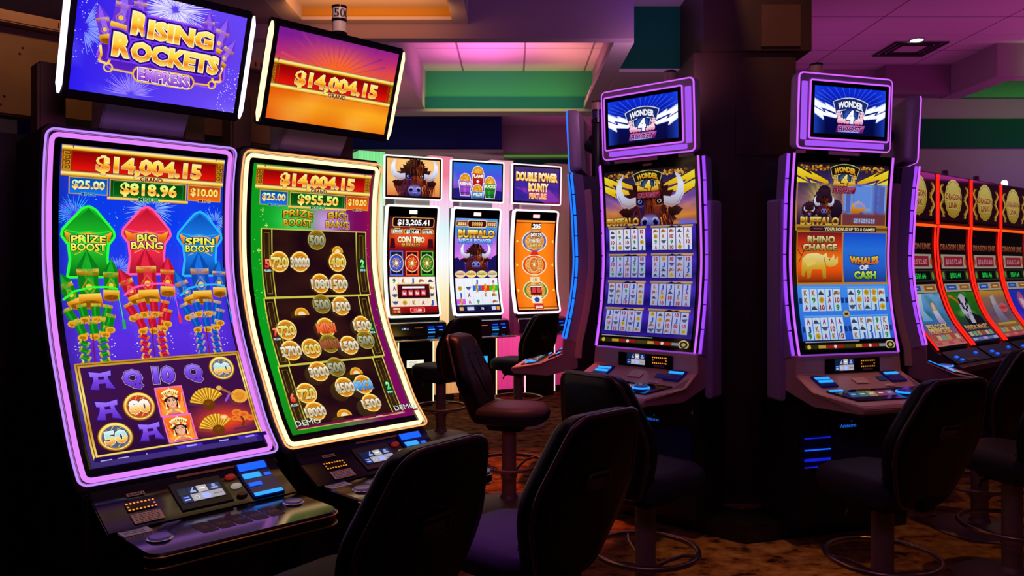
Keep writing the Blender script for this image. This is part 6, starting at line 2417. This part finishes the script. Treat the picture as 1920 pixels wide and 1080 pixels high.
def art_mega_power(a):
    H = a.HV

    def bg(x, y):
        n = nz(x * 2.5, y * 6, 1, 5)
        c = ramp([(0, '#2a9ae8'), (0.14, '#3a8ae0'), (0.25, '#8a6ae0'), (0.4, '#c86ae8'), (0.48, '#4a2ab0'), (0.62, '#2a1a70'), (1, '#2a1a90')])(y)
        return mixc(c, lin('#ff9af0'), cl((n - 0.5) * 1.6) * (y < 0.5))
    a.grid(0, 0, 100, H, 10, 20, bg)
    a.up()
    a.poly([(0, 100), (0, 86), (8, 84), (12, 90), (18, 86), (24, 92), (24, 112), (0, 112)], '#1a1454')
    a.poly([(100, 100), (100, 78), (92, 82), (86, 88), (80, 90), (78, 112), (100, 112)], '#1a1454')
    a.up()
    for u0, u1 in ((1, 30), (72, 99)):
        a.rr(u0, 5, u1, 18, 4, '#f0c878')
        a.up()
        a.rr(u0 + 1, 6, u1 - 1, 17, 4, '#8a3a14')
        a.up()
        a.text('$$$$', (u0 + u1) / 2, 11.5, 6, '#ffe0a0', w=20)
    a.rr(28, 3, 74, 20, 5, '#ffe0a8')
    a.up()
    a.rr(29.5, 4.4, 72.5, 18.6, 5, '#4a0c14')
    a.up()
    a.text('$$$$$', 51, 11.5, 7.4, ('#ffe890', '#e8a030'), w=26, bold=0.05)
    a.text('BUFFALO', 51, 32.5, 15.5, ('#fff8b0', '#f8c838', '#a86010', '#ffe060'), w=88, bold=0.06, outs=[('#3a1404', 0.07)])
    a.text('MEGA POWER', 49, 48, 8.6, ('#e8f8ff', '#7ac0ff', '#4a8af0'), w=80, bold=0.05, outs=[('#1a1454', 0.06)])
    a.up()
    bison(a, 50, 79, 0.98)
    a.poly([(24, 112), (28, 98), (40, 106), (60, 106), (74, 98), (80, 112)], ('#5a1c12', '#3a1018'))
    a.up()
    for k, c in enumerate(('#d85ad0', '#f0902a', '#6ac82a', '#3a9af0')):
        cx = 12.5 + k * 25.5
        a.disc(cx, 120, 12.4, 7.6, c, 18, glow='#ffe890')
        a.up()
        a.text('BUFFALO', cx, 118.4, 4.4, ('#fff0a0', '#c87a18'), w=20, bold=0.05, outs=[('#3a1404', 0.06)])
        a.rect(cx - 8, 122.6, cx + 8, 124.6, '#ffe8c0')
    a.up()
    a.rect(0, 128.5, 100, 187, ('#f4f4ff', '#e4ecf4'))
    a.up()
    for k in range(1, 5):
        a.rect(k * 20 - 0.25, 128.5, k * 20 + 0.25, 187, '#b8c0d0')
    G = [[-1, -1, 1, -1, 2], [5, 8, None, None, None], [1, 2, -1, 4, 6], [None, 2, 3, -1, 6]]
    for r in range(4):
        for c in range(5):
            u, v = 10 + c * 20, 136 + r * 14.6
            if G[r][c] is None:
                col = {(1, 2): '#2a6ae8', (1, 3): '#e82a14', (1, 4): '#2ac81e', (3, 0): '#d85ae0'}[(r, c)]
                a.rect(u - 10, v - 6, u + 10, v + 6, col)
                a.up()
                a.line([(u - 2, v - 9), (u + 3, v - 2), (u - 3, v + 4), (u + 3, v + 9)], 2.6, '#e8b838')
                a.line([(u + 2, v - 9), (u - 3, v - 2), (u + 3, v + 4), (u - 2, v + 9)], 2.0, '#b8801c')
            elif G[r][c] >= 0:
                symbol(a, u, v, 6.2, G[r][c])
    a.up()
    a.rect(0, 187, 100, H, ('#14204a', '#0c1430'))
    a.up()
    for u0, u1, c in ((4, 13, '#e8b060'), (22, 38, '#c8d0f0'), (46, 70, '#0a0c28'), (80, 90, '#c8d0f0'), (92, 99, '#f0a040')):
        a.rect(u0, 191.5, u1, 199, c)
    a.up()
    a.text('75', 58, 195.3, 4.6, '#ffffff')


def art_orange_wheels(a):
    H = a.HV
    a.grid(0, 0, 100, H, 8, 14, lambda x, y: mixc(lin('#ff8416'), lin('#d84808'), cl((abs(x - 0.5) - 0.3) * 2.2 + cl((abs(y - 0.5) - 0.4) * 4) * .5)))
    a.up()
    for v in (1.5, 5, 195, 199):
        a.rect(0, v, 100, v + 1.4, '#5a2408' if v in (5, 195) else '#f0c878')
    for v, c, r in ((47, '#4a62c8', 33), (100, '#e8301a', 32), (157, '#4a8a2a', 32)):
        a.disc(49, v, r, r * 0.74, '#c8a878', 30)
        a.up()
        a.ring(49, v, r * 0.99, r * 0.73, 2.2, '#f4e8c8', 30)
        a.disc(49, v, r * 0.90, r * 0.66, c, 30)
        a.up()
        a.disc(49, v, r * 0.76, r * 0.60, '#e89838', 26)
        a.up()
        for k in range(26):
            q = k * 2 * PI / 26
            x, y = 49 + r * .5 * math.cos(q * 3 + .2), v + r * .4 * math.sin(q * 2)
            a.ring(x, y, 5, 4, 1, '#f8d890' if k % 2 else '#b86a18', 10)
        a.up()
        for u in (3, 93):
            a.poly([(u, v - 4), (u + 5, v), (u, v + 4)] if u < 50 else [(u + 5, v - 4), (u, v), (u + 5, v + 4)], '#ffe060')
    a.up()
    a.rect(38, 6, 64, 20, '#2a0c08')
    a.up()
    a.text('.205', 51, 13, 10.5, '#ffffff', w=24, bold=0.05)
    a.rect(37, 25, 66, 38, '#6a2410')
    a.up()
    a.text('$620.23', 51, 32, 7.4, '#ffffff', w=27, bold=0.04)
    a.text('COIN TRIO', 50, 46, 8, ('#ffffff', '#f0d8a0'), w=32, bold=0.05, outs=[('#3a1004', 0.07)])
    a.text('BUFFALO', 50, 57, 6, ('#fff0a0', '#d8a030'), w=26, bold=0.04, outs=[('#2a0c08', 0.05)])
    medallion(a, 48, 99, 12, 17, '#d8602a')
    a.poly([(38, 78), (60, 78), (56, 68), (42, 68)], '#e82a1a')
    a.rect(37, 127, 62, 139, '#f0dcb0')
    a.rect(36, 146, 64, 167, '#5a0c10')
    a.rect(37, 171, 62, 186, '#f4ecd8')
    a.up()
    a.text('10', 49.5, 133, 7, '#b8901e', w=9, bold=0.04)
    for u in (39, 51.5):
        a.rr(u, 151, u + 10, 163, 2, '#d8404a')
    a.rect(36, 147, 64, 149.4, '#f8f0e8')
    a.disc(49.5, 178.5, 7, 6, '#2a48b0', 12)
    a.rect(40, 189, 64, 200, '#c82014')
    a.up()
    a.text('$0.00', 52, 195, 6, '#ffffff', w=18, bold=0.04)


def art_topper_bison(a):
    H = a.HV

    def bg(x, y):
        n = nz(x * 4, y * 3, 1, 12)
        c = mixc(lin('#f0a048'), lin('#ffd890'), cl(n))
        return mixc(c, lin('#d84a18'), cl((y - 0.55) * 2) * cl(n + .3))
    a.grid(0, 0, 100, H, 12, 8, bg)
    a.up()
    a.poly([(22, H), (12, 46), (26, 30), (74, 30), (92, 44), (84, H)], ('#a03a14', '#6a1c10', '#3a0c10'))
    for k in range(40):
        x = rnd.uniform(10, 90)
        a.line([(x, rnd.uniform(40, 52)), (x + rnd.uniform(-4, 4), H)], [1.4, 0.2], rnd.choice(('#f08a3a', '#7a1c10', '#3a0c10', '#c8501c')))
    a.up()
    bison(a, 52, 30, 1.22)


def art_topper_buckets(a):
    H = a.HV

    def bg(x, y):
        n = nz(x * 2.4, y * 1.2, 1, 31)
        c = ramp([(0, '#1a70d8'), (0.35, '#4a50e0'), (0.65, '#8a48d0'), (0.85, '#3a2490'), (1, '#2a1a80')])(y)
        return mixc(c, lin('#5af0e0'), cl((n - 0.56) * 3) * (1 - y))
    a.grid(0, 0, 100, H, 14, 10, bg)
    a.up()
    a.poly([(0, H), (0, 48), (14, 46), (22, 52), (40, 50), (60, 53), (80, 47), (100, 50), (100, H)], '#241c78')
    a.up()
    for cx, cy, c, t in ((50, 24, ('#e02a1c', '#8a0c10'), 'FLAME'), (24, 39, ('#c060f0', '#6a2aa0'), 'RISING'), (75, 42, ('#2ab03a', '#0c5a1a'), 'BUCKS'), (49, 58, ('#3a9af0', '#1a4ab0'), 'WILDS')):
        a.poly([(cx - 14, cy - 7), (cx + 14, cy - 7), (cx + 10, cy + 22), (cx - 10, cy + 22)], '#f4f0ff')
        a.disc(cx, cy - 8, 11.8, 12.4, '#f4f0ff', 18)
        a.up()
        a.disc(cx, cy - 8, 10.6, 11.2, '#f0b030', 18, glow='#d88a18')
        a.up()
        for _ in range(26):
            q, r = rnd.uniform(0, 2 * PI), rnd.uniform(0, 9.4)
            a.disc(cx + r * math.cos(q), cy - 8 + r * math.sin(q), 0.9, 0.8, rnd.choice(('#ffe070', '#b86a10', '#ffd040')), 6)
        a.up()
        a.poly([(cx - 12.8, cy - 6), (cx + 12.8, cy - 6), (cx + 9, cy + 21), (cx - 9, cy + 21)], c)
        a.poly([(cx - 4, cy - 6), (cx + 1, cy - 6), (cx + 1, cy + 21), (cx - 3, cy + 21)], c[0])
        a.up()
        a.rect(cx - 11, cy + 5, cx + 11, cy + 6.4, '#3a2a40')
        a.rect(cx - 9.8, cy + 15, cx + 9.8, cy + 16.4, '#3a2a40')
        a.text(t, cx, cy - 1.0, 5.6, ('#ffffff', '#ffe8c0'), w=23 if t != 'WILDS' else 20, bold=0.06, outs=[('#3a1a10', 0.06)], shear=0.2 if t == 'WILDS' else 0)
        if t == 'FLAME':
            a.text('+', cx, cy + 8.5, 7, '#ffffff', bold=0.06)
        a.up()


def art_topper_bounty(a):
    H = a.HV
    a.grid(0, 0, 100, H, 10, 8, lambda x, y: mixc(lin('#2a1c80'), lin('#4a30b0'), cl(nz(x * 4, y * 4, 1, 17))) if y > 0.08 else lin('#4a3a50'))
    a.up()
    for k in range(7):
        x = 8 + k * 14
        a.poly([(x, 52), (x + 7, 38), (x + 14, 52)], '#3a26a0')
        a.poly([(x, 38), (x + 7, 52), (x + 14, 38)], '#33208f')
    a.up()
    o = [('#3a1408', 0.1), ('#ffb040', 0.045)]
    c = ('#ffffff', '#fff0a0', '#f0b830', '#fff0b0')
    a.text('DOUBLE POWER', 50, 17.5, 15.5, c, w=92, bold=0.04, outs=o)
    a.text('BOUNTY', 53, 37.5, 15, c, w=44, bold=0.04, outs=o)
    a.text('FEATURE', 52, 54.5, 10.5, ('#ffe0a0', '#f0a040', '#ffd080'), w=38, bold=0.03, outs=o)


def art_red_topper(a):
    H = a.HV
    a.grid(0, 0, 100, H, 6, 6, lambda x, y: mixc(lin('#100408'), lin('#34081c'), cl(nz(x * 5, y * 4, 1, 41))))
    a.up()
    for sx in (-1, 1):
        pts = [(50 + sx * (40 + 5 * math.sin(k * 1.3)), 10 + k * (H - 16) / 9) for k in range(10)]
        a.line(pts, 4.5, '#c8962a')
        a.line([(p + sx * 1.5, q + 1) for p, q in pts], 1.6, '#f8dc70')
        for p, q in pts:
            a.disc(p - sx * 3, q, 2.4, 2.0, '#a86a14', 8)
    a.up()
    n = 32
    a.poly([(46 + (27 + 1.2 * (k % 2)) * math.cos(k * 2 * PI / n), H * 0.47 + (H * 0.45 + 1.2 * (k % 2)) * math.sin(k * 2 * PI / n)) for k in range(n)], ('#f0dc80', '#d8b848', '#b89028'))
    a.up()
    a.ring(46, H * 0.47, 25, H * 0.42, 1, '#a8801c', 28)
    a.text('DRAGON', 46, H * 0.42, H * 0.145, ('#c8641c', '#8a3a0c'), w=48, bold=0.05, outs=[('#f8e8a0', 0.05)])
    a.text('LINK', 46, H * 0.62, H * 0.145, ('#c8641c', '#8a3a0c'), w=32, bold=0.05, outs=[('#f8e8a0', 0.05)])


def red_main(kind):
    def f(a):
        H = a.HV
        a.rect(0, 0, 100, H, '#0a0608')
        a.up()
        a.text('DRAGON LINK', 50, 8, 9, ('#c87850', '#a05030', '#7a3020'), w=94, bold=0.05)
        a.rect(4, 20, 96, 42, '#c0b098')
        a.rect(0, 44, 100, 62, '#3a3430')
        a.rect(2, 66, 98, 79, '#c8b8a0')
        a.up()
        a.rect(14, 23, 86, 39, ('#a8283c', '#8a1c3a'))
        a.rect(14, 46, 86, 60, '#04100a')
        a.rect(8, 68, 44, 76, '#2a5ac8')
        a.rect(56, 68, 92, 76, '#b86a20')
        for s in (6, 94):
            a.disc(s, 31, 4, 6, '#c84a20', 10)
            a.disc(s, 53, 4, 6, '#7aa838', 10)
        a.up()
        a.text('$10,512.60', 50, 31, 8, '#e0909a', w=60, bold=0.03)
        a.text('$501.44', 50, 53, 8, '#2af060', w=40, bold=0.03)
        a.rect(16, 71, 36, 73, '#a8c8ff')
        a.rect(64, 71, 84, 73, '#ffd8a0')
        V = 80

        def bg(x, y):
            n = nz(x * 4, y * 6, 1, kind * 7)
            if kind == 0:
                c = ramp([(0, '#8ac8ff'), (0.3, '#58a0e8'), (0.6, '#3a78c8'), (0.8, '#c85a6a'), (1, '#e88a80')])(y)
                return mixc(c, lin('#2a7a5a'), cl((n - 0.45) * 2.5) * (y < 0.6))
            if kind == 1:
                c = ramp([(0, '#2a8a14'), (0.4, '#1f6a1c'), (0.7, '#20304a'), (1, '#3a3a70')])(y)
                return mixc(c, lin('#6ac83a'), cl((n - 0.5) * 2) * (y < 0.5))
            if kind == 2:
                c = ramp([(0, '#e8a82a'), (0.15, '#a87a5a'), (0.5, '#7a5a78'), (0.8, '#a8702a'), (1, '#c83a5a')])(y)
                return mixc(c, lin('#4a4a80'), cl((n - 0.5) * 2))
            c = ramp([(0, '#1a3ac8'), (0.5, '#2a2ae0'), (1, '#3a4ac8')])(y)
            return mixc(c, lin('#7a3ad8'), cl((n - 0.5) * 2))
        a.grid(0, V, 100, H, 12, 18, bg)
        a.up()
        R = H - V
        if kind == 0:
            a.poly([(18, V), (40, V), (30, V + R * .3), (44, V + R * .5), (14, V + R * .5), (20, V + R * .25)], ('#e0f4ff', '#7ac0f8'))
            a.disc(66, V + R * .27, 13, 10, '#f0a8b0', 14, glow='#6a9a7a')
            a.up()
            a.disc(66, V + R * .25, 5, 7, '#f8d8c8', 12)
            a.poly([(58, V + R * .32), (74, V + R * .32), (82, V + R * .58), (60, V + R * .58)], ('#f0f0ff', '#a890e0'))
            a.up()
            a.text('PEACOCK', 46, V + R * .62, 9, ('#ffe8a0', '#e8a850'), w=68, bold=0.05, outs=[('#7a2a2a', 0.06)])
            a.text('PRINCESS', 46, V + R * .70, 9, ('#ffe8a0', '#e8a850'), w=70, bold=0.05, outs=[('#7a2a2a', 0.06)])
        elif kind == 1:
            for q in range(6):
                a.line([(4 + q * 2, V + R * .06), (22 + q * 3, V + R * (.12 + .02 * q))], 3, '#f0501a' if q % 2 else '#ff8a2a')
            a.poly([(30, V + R * .72), (34, V + R * .44), (62, V + R * .40), (92, V + R * .50), (92, V + R * .72)], ('#14101c', '#0a0a14'))
            a.disc(50, V + R * .29, 18, 22, '#f0ecff', 22, glow='#c8c0e8')
            a.up()
            for x, y, rx, ry in ((38, .17, 4, 5), (64, .17, 4.4, 5.4), (44, .27, 4.2, 6), (58, .27, 4.2, 6), (51, .35, 4, 3)):
                a.disc(x, V + R * y, rx, ry, '#14101c', 12)
            a.poly([(50, V + R * .46), (64, V + R * .46), (60, V + R * .62), (44, V + R * .62)], '#d8d4f0')
            a.up()
            for x in (44.6, 57.6):
                a.disc(x, V + R * .265, 1.2, 1.4, '#f8f8ff', 8)
            a.text('PANDA MAGIC', 50, V + R * .70, 8, ('#ffd890', '#c87040'), w=84, bold=0.05, outs=[('#3a1a1a', 0.06)])
        elif kind == 2:
            a.poly([(30, V + R * .7), (36, V + R * .12), (52, V + R * .08), (66, V + R * .7)], ('#c0b8d0', '#7a6a88'))
            a.disc(42, V + R * .20, 6, 8, '#d8c0b0', 12)
            a.disc(74, V + R * .36, 18, 8, '#e83a3a', 14, glow='#f0707a')
            a.up()
            for q in range(5):
                a.line([(58 + q * 7, V + R * .33), (64 + q * 7, V + R * .39)], 2, '#b01a2a')
            a.rect(12, V + R * .68, 88, V + R * .74, ('#f0c840', '#a87a1c'))
        else:
            a.disc(44, V + R * .26, 16, 18, '#e87aa0', 16, glow='#b84a90')
            a.poly([(36, V + R * .2), (54, V + R * .2), (62, V + R * .6), (40, V + R * .6)], ('#f4f0ff', '#c8b8f0'))
        a.up()
        v = V + R * .79
        for k in range(6):
            a.rect(6 + k * 15, v, 18 + k * 15, v + 8, ('#c85a4a', '#e8d0a0', '#8ac0a0', '#d8b060')[(k + kind) % 4])
        for k in range(5):
            a.rect(4 + k * 19, v + 11, 21 + k * 19, H - 2, ('#d85a6a', '#c8c0f0', '#e88a70', '#7a8ad0')[(k * 2 + kind) % 4])
    return f


# ================================================================== PLACING THINGS
TH = 0.771
LX, LY = -1.722, 2.949
LD = (math.sin(TH), math.cos(TH))
LN = (math.cos(TH), -math.sin(TH))
LRZ = PI / 2 - TH


def left_at(t, f=0.0):
    return (LX + t * LD[0] + f * LN[0], LY + t * LD[1] + f * LN[1], 0)


gl = 'tall curved slot machines of the left row'
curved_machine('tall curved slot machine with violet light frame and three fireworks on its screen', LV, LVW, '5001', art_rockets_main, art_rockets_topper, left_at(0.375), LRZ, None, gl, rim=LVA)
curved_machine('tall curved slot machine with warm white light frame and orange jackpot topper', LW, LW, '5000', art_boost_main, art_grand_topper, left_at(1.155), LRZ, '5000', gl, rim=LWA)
gr = 'machines standing back to back with the left row'
rear_machine('slot machine seen from behind at the far left, tan metal back with slotted rail', left_at(-0.42, -0.92), LRZ + PI, gr)
rear_machine('dark back of the slot machine directly behind the violet framed fireworks machine', left_at(0.36, -0.92), LRZ + PI, gr)
rear_machine('dark back of the slot machine directly behind the warm white framed coin machine', left_at(1.14, -0.92), LRZ + PI, gr)

# bank at the back
BTH = 1.076
BX, BY = -1.105, 8.909
BD = (math.sin(BTH), math.cos(BTH))
BN = (math.cos(BTH), -math.sin(BTH))
BRZ = PI / 2 - BTH


def bank_at(t, f=0.0):
    return (BX + t * BD[0] + f * BN[0], BY + t * BD[1] + f * BN[1], 0)


LBW = led('cool_white_led_rim', (0.9, 0.86, 1.0), 1.6)
LBP = led('rose_white_led_rim', (1.0, 0.62, 0.72), 1.6)
LBC = led('pale_yellow_led_rim', (1.0, 0.95, 0.78), 1.5)
gb = 'slot machines of the bright bank at the back'
bank_machine('slot machine at the back with bison portrait topper and red three medallion screen', art_coin_trio, art_topper_bison, LBC, led('pale_yellow_pedestal_line', (1, 0.95, 0.6), 1.2), (1.0, 1.0, 0.9), bank_at(0.0), BRZ, gb)
bank_machine('slot machine at the back with four bucket topper and purple bison screen, middle of three', art_mega_power, art_topper_buckets, LBW, led('yellow_pedestal_line', (1, 0.8, 0.3), 1.2), (1.0, 0.5, 0.5), bank_at(0.791), BRZ, gb)
bank_machine('slot machine at the back with orange screen of three wheels, rightmost of the bank', art_orange_wheels, art_topper_bounty, LBP, led('pink_pedestal_line', (1, 0.5, 0.6), 1.6), (1.0, 0.4, 0.45), bank_at(1.582), BRZ, gb)
gc = 'fluted light columns between the machines at the back'
light_column('fluted light column glowing green at its top, left of the bison portrait machine', 'green_lit_flutes', [(0.1, (0.5, 0.45, 0.08)), (0.9, (0.7, 0.66, 0.15)), (1.2, (0.8, 0.8, 0.4)), (2.2, (0.9, 1.0, 0.85)), (2.5, (0.30, 1.0, 0.36)), (2.82, (0.25, 0.9, 0.32))], 1.0, bank_at(-0.43, -0.12), BRZ, 0.30, gc)
light_column('fluted light column glowing white and cream between bison portrait and bucket machines', 'white_lit_flutes', [(0.1, (0.7, 0.3, 0.1)), (0.85, (1.0, 0.6, 0.25)), (1.2, (1.0, 0.84, 0.46)), (1.6, (1.0, 1.0, 1.0)), (2.0, (0.72, 0.92, 1.0)), (2.3, (1.0, 0.6, 0.85)), (2.6, (0.9, 0.2, 0.3)), (2.82, (0.9, 0.22, 0.32))], 1.1, bank_at(0.395, -0.12), BRZ, 0.30, gc)
light_column('fluted light column glowing pink between bucket machine and orange wheel machine', 'pink_lit_flutes', [(0.1, (0.7, 0.03, 0.2)), (0.85, (1.0, 0.07, 0.32)), (1.1, (1.0, 0.25, 0.55)), (1.6, (1.0, 0.6, 0.85)), (2.1, (1.0, 0.62, 0.9)), (2.5, (1.0, 0.5, 0.62)), (2.82, (0.85, 0.45, 0.5))], 1.05, bank_at(1.186, -0.12), BRZ, 0.30, gc)
light_column('dim brownish fluted column right of the orange wheel machine', 'dim_tan_flutes', [(0.1, (0.5, 0.02, 0.12)), (0.85, (0.8, 0.04, 0.22)), (1.1, (0.30, 0.08, 0.08)), (2.82, (0.17, 0.075, 0.05))], 0.8, bank_at(1.99, -0.12), BRZ, 0.30, gc)

# pod round the pillar
CX, CY, CR = 1.537, 5.565, 1.101
gp = 'lit slot machines of the pod around the pillar'


def pod_at(phi, dx=0.0):
    return (CX + CR * math.sin(phi) + dx, CY - CR * math.cos(phi), 0)


P1, P2 = math.radians(-41.8), math.radians(17.9)
pod_machine('purple lit slot machine left of the pillar with bison head above eight reel grids', art_pod_centre, art_wonder_topper, pod_at(P1), P1, gp, side=1, wings=(1,))
pod_machine('purple lit slot machine right of the pillar with rhino picture and four reel grids', art_pod_right, art_wonder_topper, pod_at(P2), P2, gp, side=-1, wings=(-1,))
P0, P3 = math.radians(-101.8), math.radians(77.9)
pod_machine('slot machine with blue edge lights seen from its side, left of the pillar', art_pod_side, art_wonder_topper, pod_at(P0), P0, gp, lp=LB, lpp=LB, side=1, wings=())
pod_machine('slot machine with purple edge lights seen from its side, right of the pillar', art_pod_side, art_wonder_topper, pod_at(P3), P3, gp, side=-1, wings=(), tower=False)
hx = [(math.sin(P2 + math.radians(30 + 60 * k)), -math.cos(P2 + math.radians(30 + 60 * k))) for k in range(6)]
hb = MB()
ro, ri = 1.13, 0.80
hb.quad_grid([[(CX + r * x, CY + r * y, z) for x, y in hx] for r, z in ((ri, 0), (ro, 0), (ro, 0.1), (ri, 0.1))], closed_u=True, closed_v=True)
pb = hb.make('pod_plinth', BLACK, None, bevel=0.01)
tag(pb, 'low black six-sided plinth under the pod of machines around the pillar', 'plinth')

# red-lit row
DTH = 0.884
DX, DY = 3.272, 6.772
DD = (math.sin(DTH), math.cos(DTH))
DN = (math.cos(DTH), -math.sin(DTH))
DRZ = PI / 2 - DTH
gd = 'red-lit slot machines on the right'
for k, lb in enumerate(('red-lit slot machine with waterfall picture, half hidden by the purple edge lights', 'red-lit slot machine with panda on its screen', 'red-lit slot machine with amber and grey picture, right of the panda machine', 'red-lit slot machine with deep blue picture, at the right picture edge')):
    t_ = (k + 0.5) * 0.74
    red_machine(lb, red_main(k), art_red_topper, (DX + t_ * DD[0], DY + t_ * DD[1], 0), DRZ, gd, first=(k == 0), lamp_on=(k == 3))

# stools
gs = 'black vinyl casino stools'
stools = [
    (-0.46, 2.26, -0.80, 0.60, 'black casino stool in the foreground before the violet framed fireworks machine'),
    (0.03, 2.72, -0.717, 0.697, 'black casino stool in the foreground before the warm white framed coin machine'),
    (0.60, 3.60, 0.75, 0.66, 'black casino stool turned right in front of the machine left of the pillar'),
    (1.63, 3.52, -0.40, 0.92, 'black casino stool in front of the rhino picture machine right of the pillar'),
    (-0.02, 5.20, 0.95, -0.28, 'black casino stool facing right on reddish carpet, pink light on its seat'),
    (-0.65, 7.30, -0.70, 0.70, 'black casino stool in front of the bison portrait machine at the back'),
    (0.06, 7.80, -0.75, 0.66, 'black casino stool in front of the orange wheel machine at the back'),
    (2.76, 4.72, -0.35, 0.93, 'black casino stool behind the rhino machine stool, dusky red base'),
    (2.47, 3.95, -0.35, 0.93, 'black casino stool cut by the right picture edge'),
]
proto = make_stool()
for i, (x, y, dx, dy, lb) in enumerate(stools):
    rz = math.atan2(dx, -dy)
    if i == 0:
        proto.location = (x, y, 0)
        proto.rotation_euler = (0, 0, rz)
        proto['label'] = lb
        proto['group'] = gs
    else:
        dup(proto, (x, y, 0), rz, lb, gs)
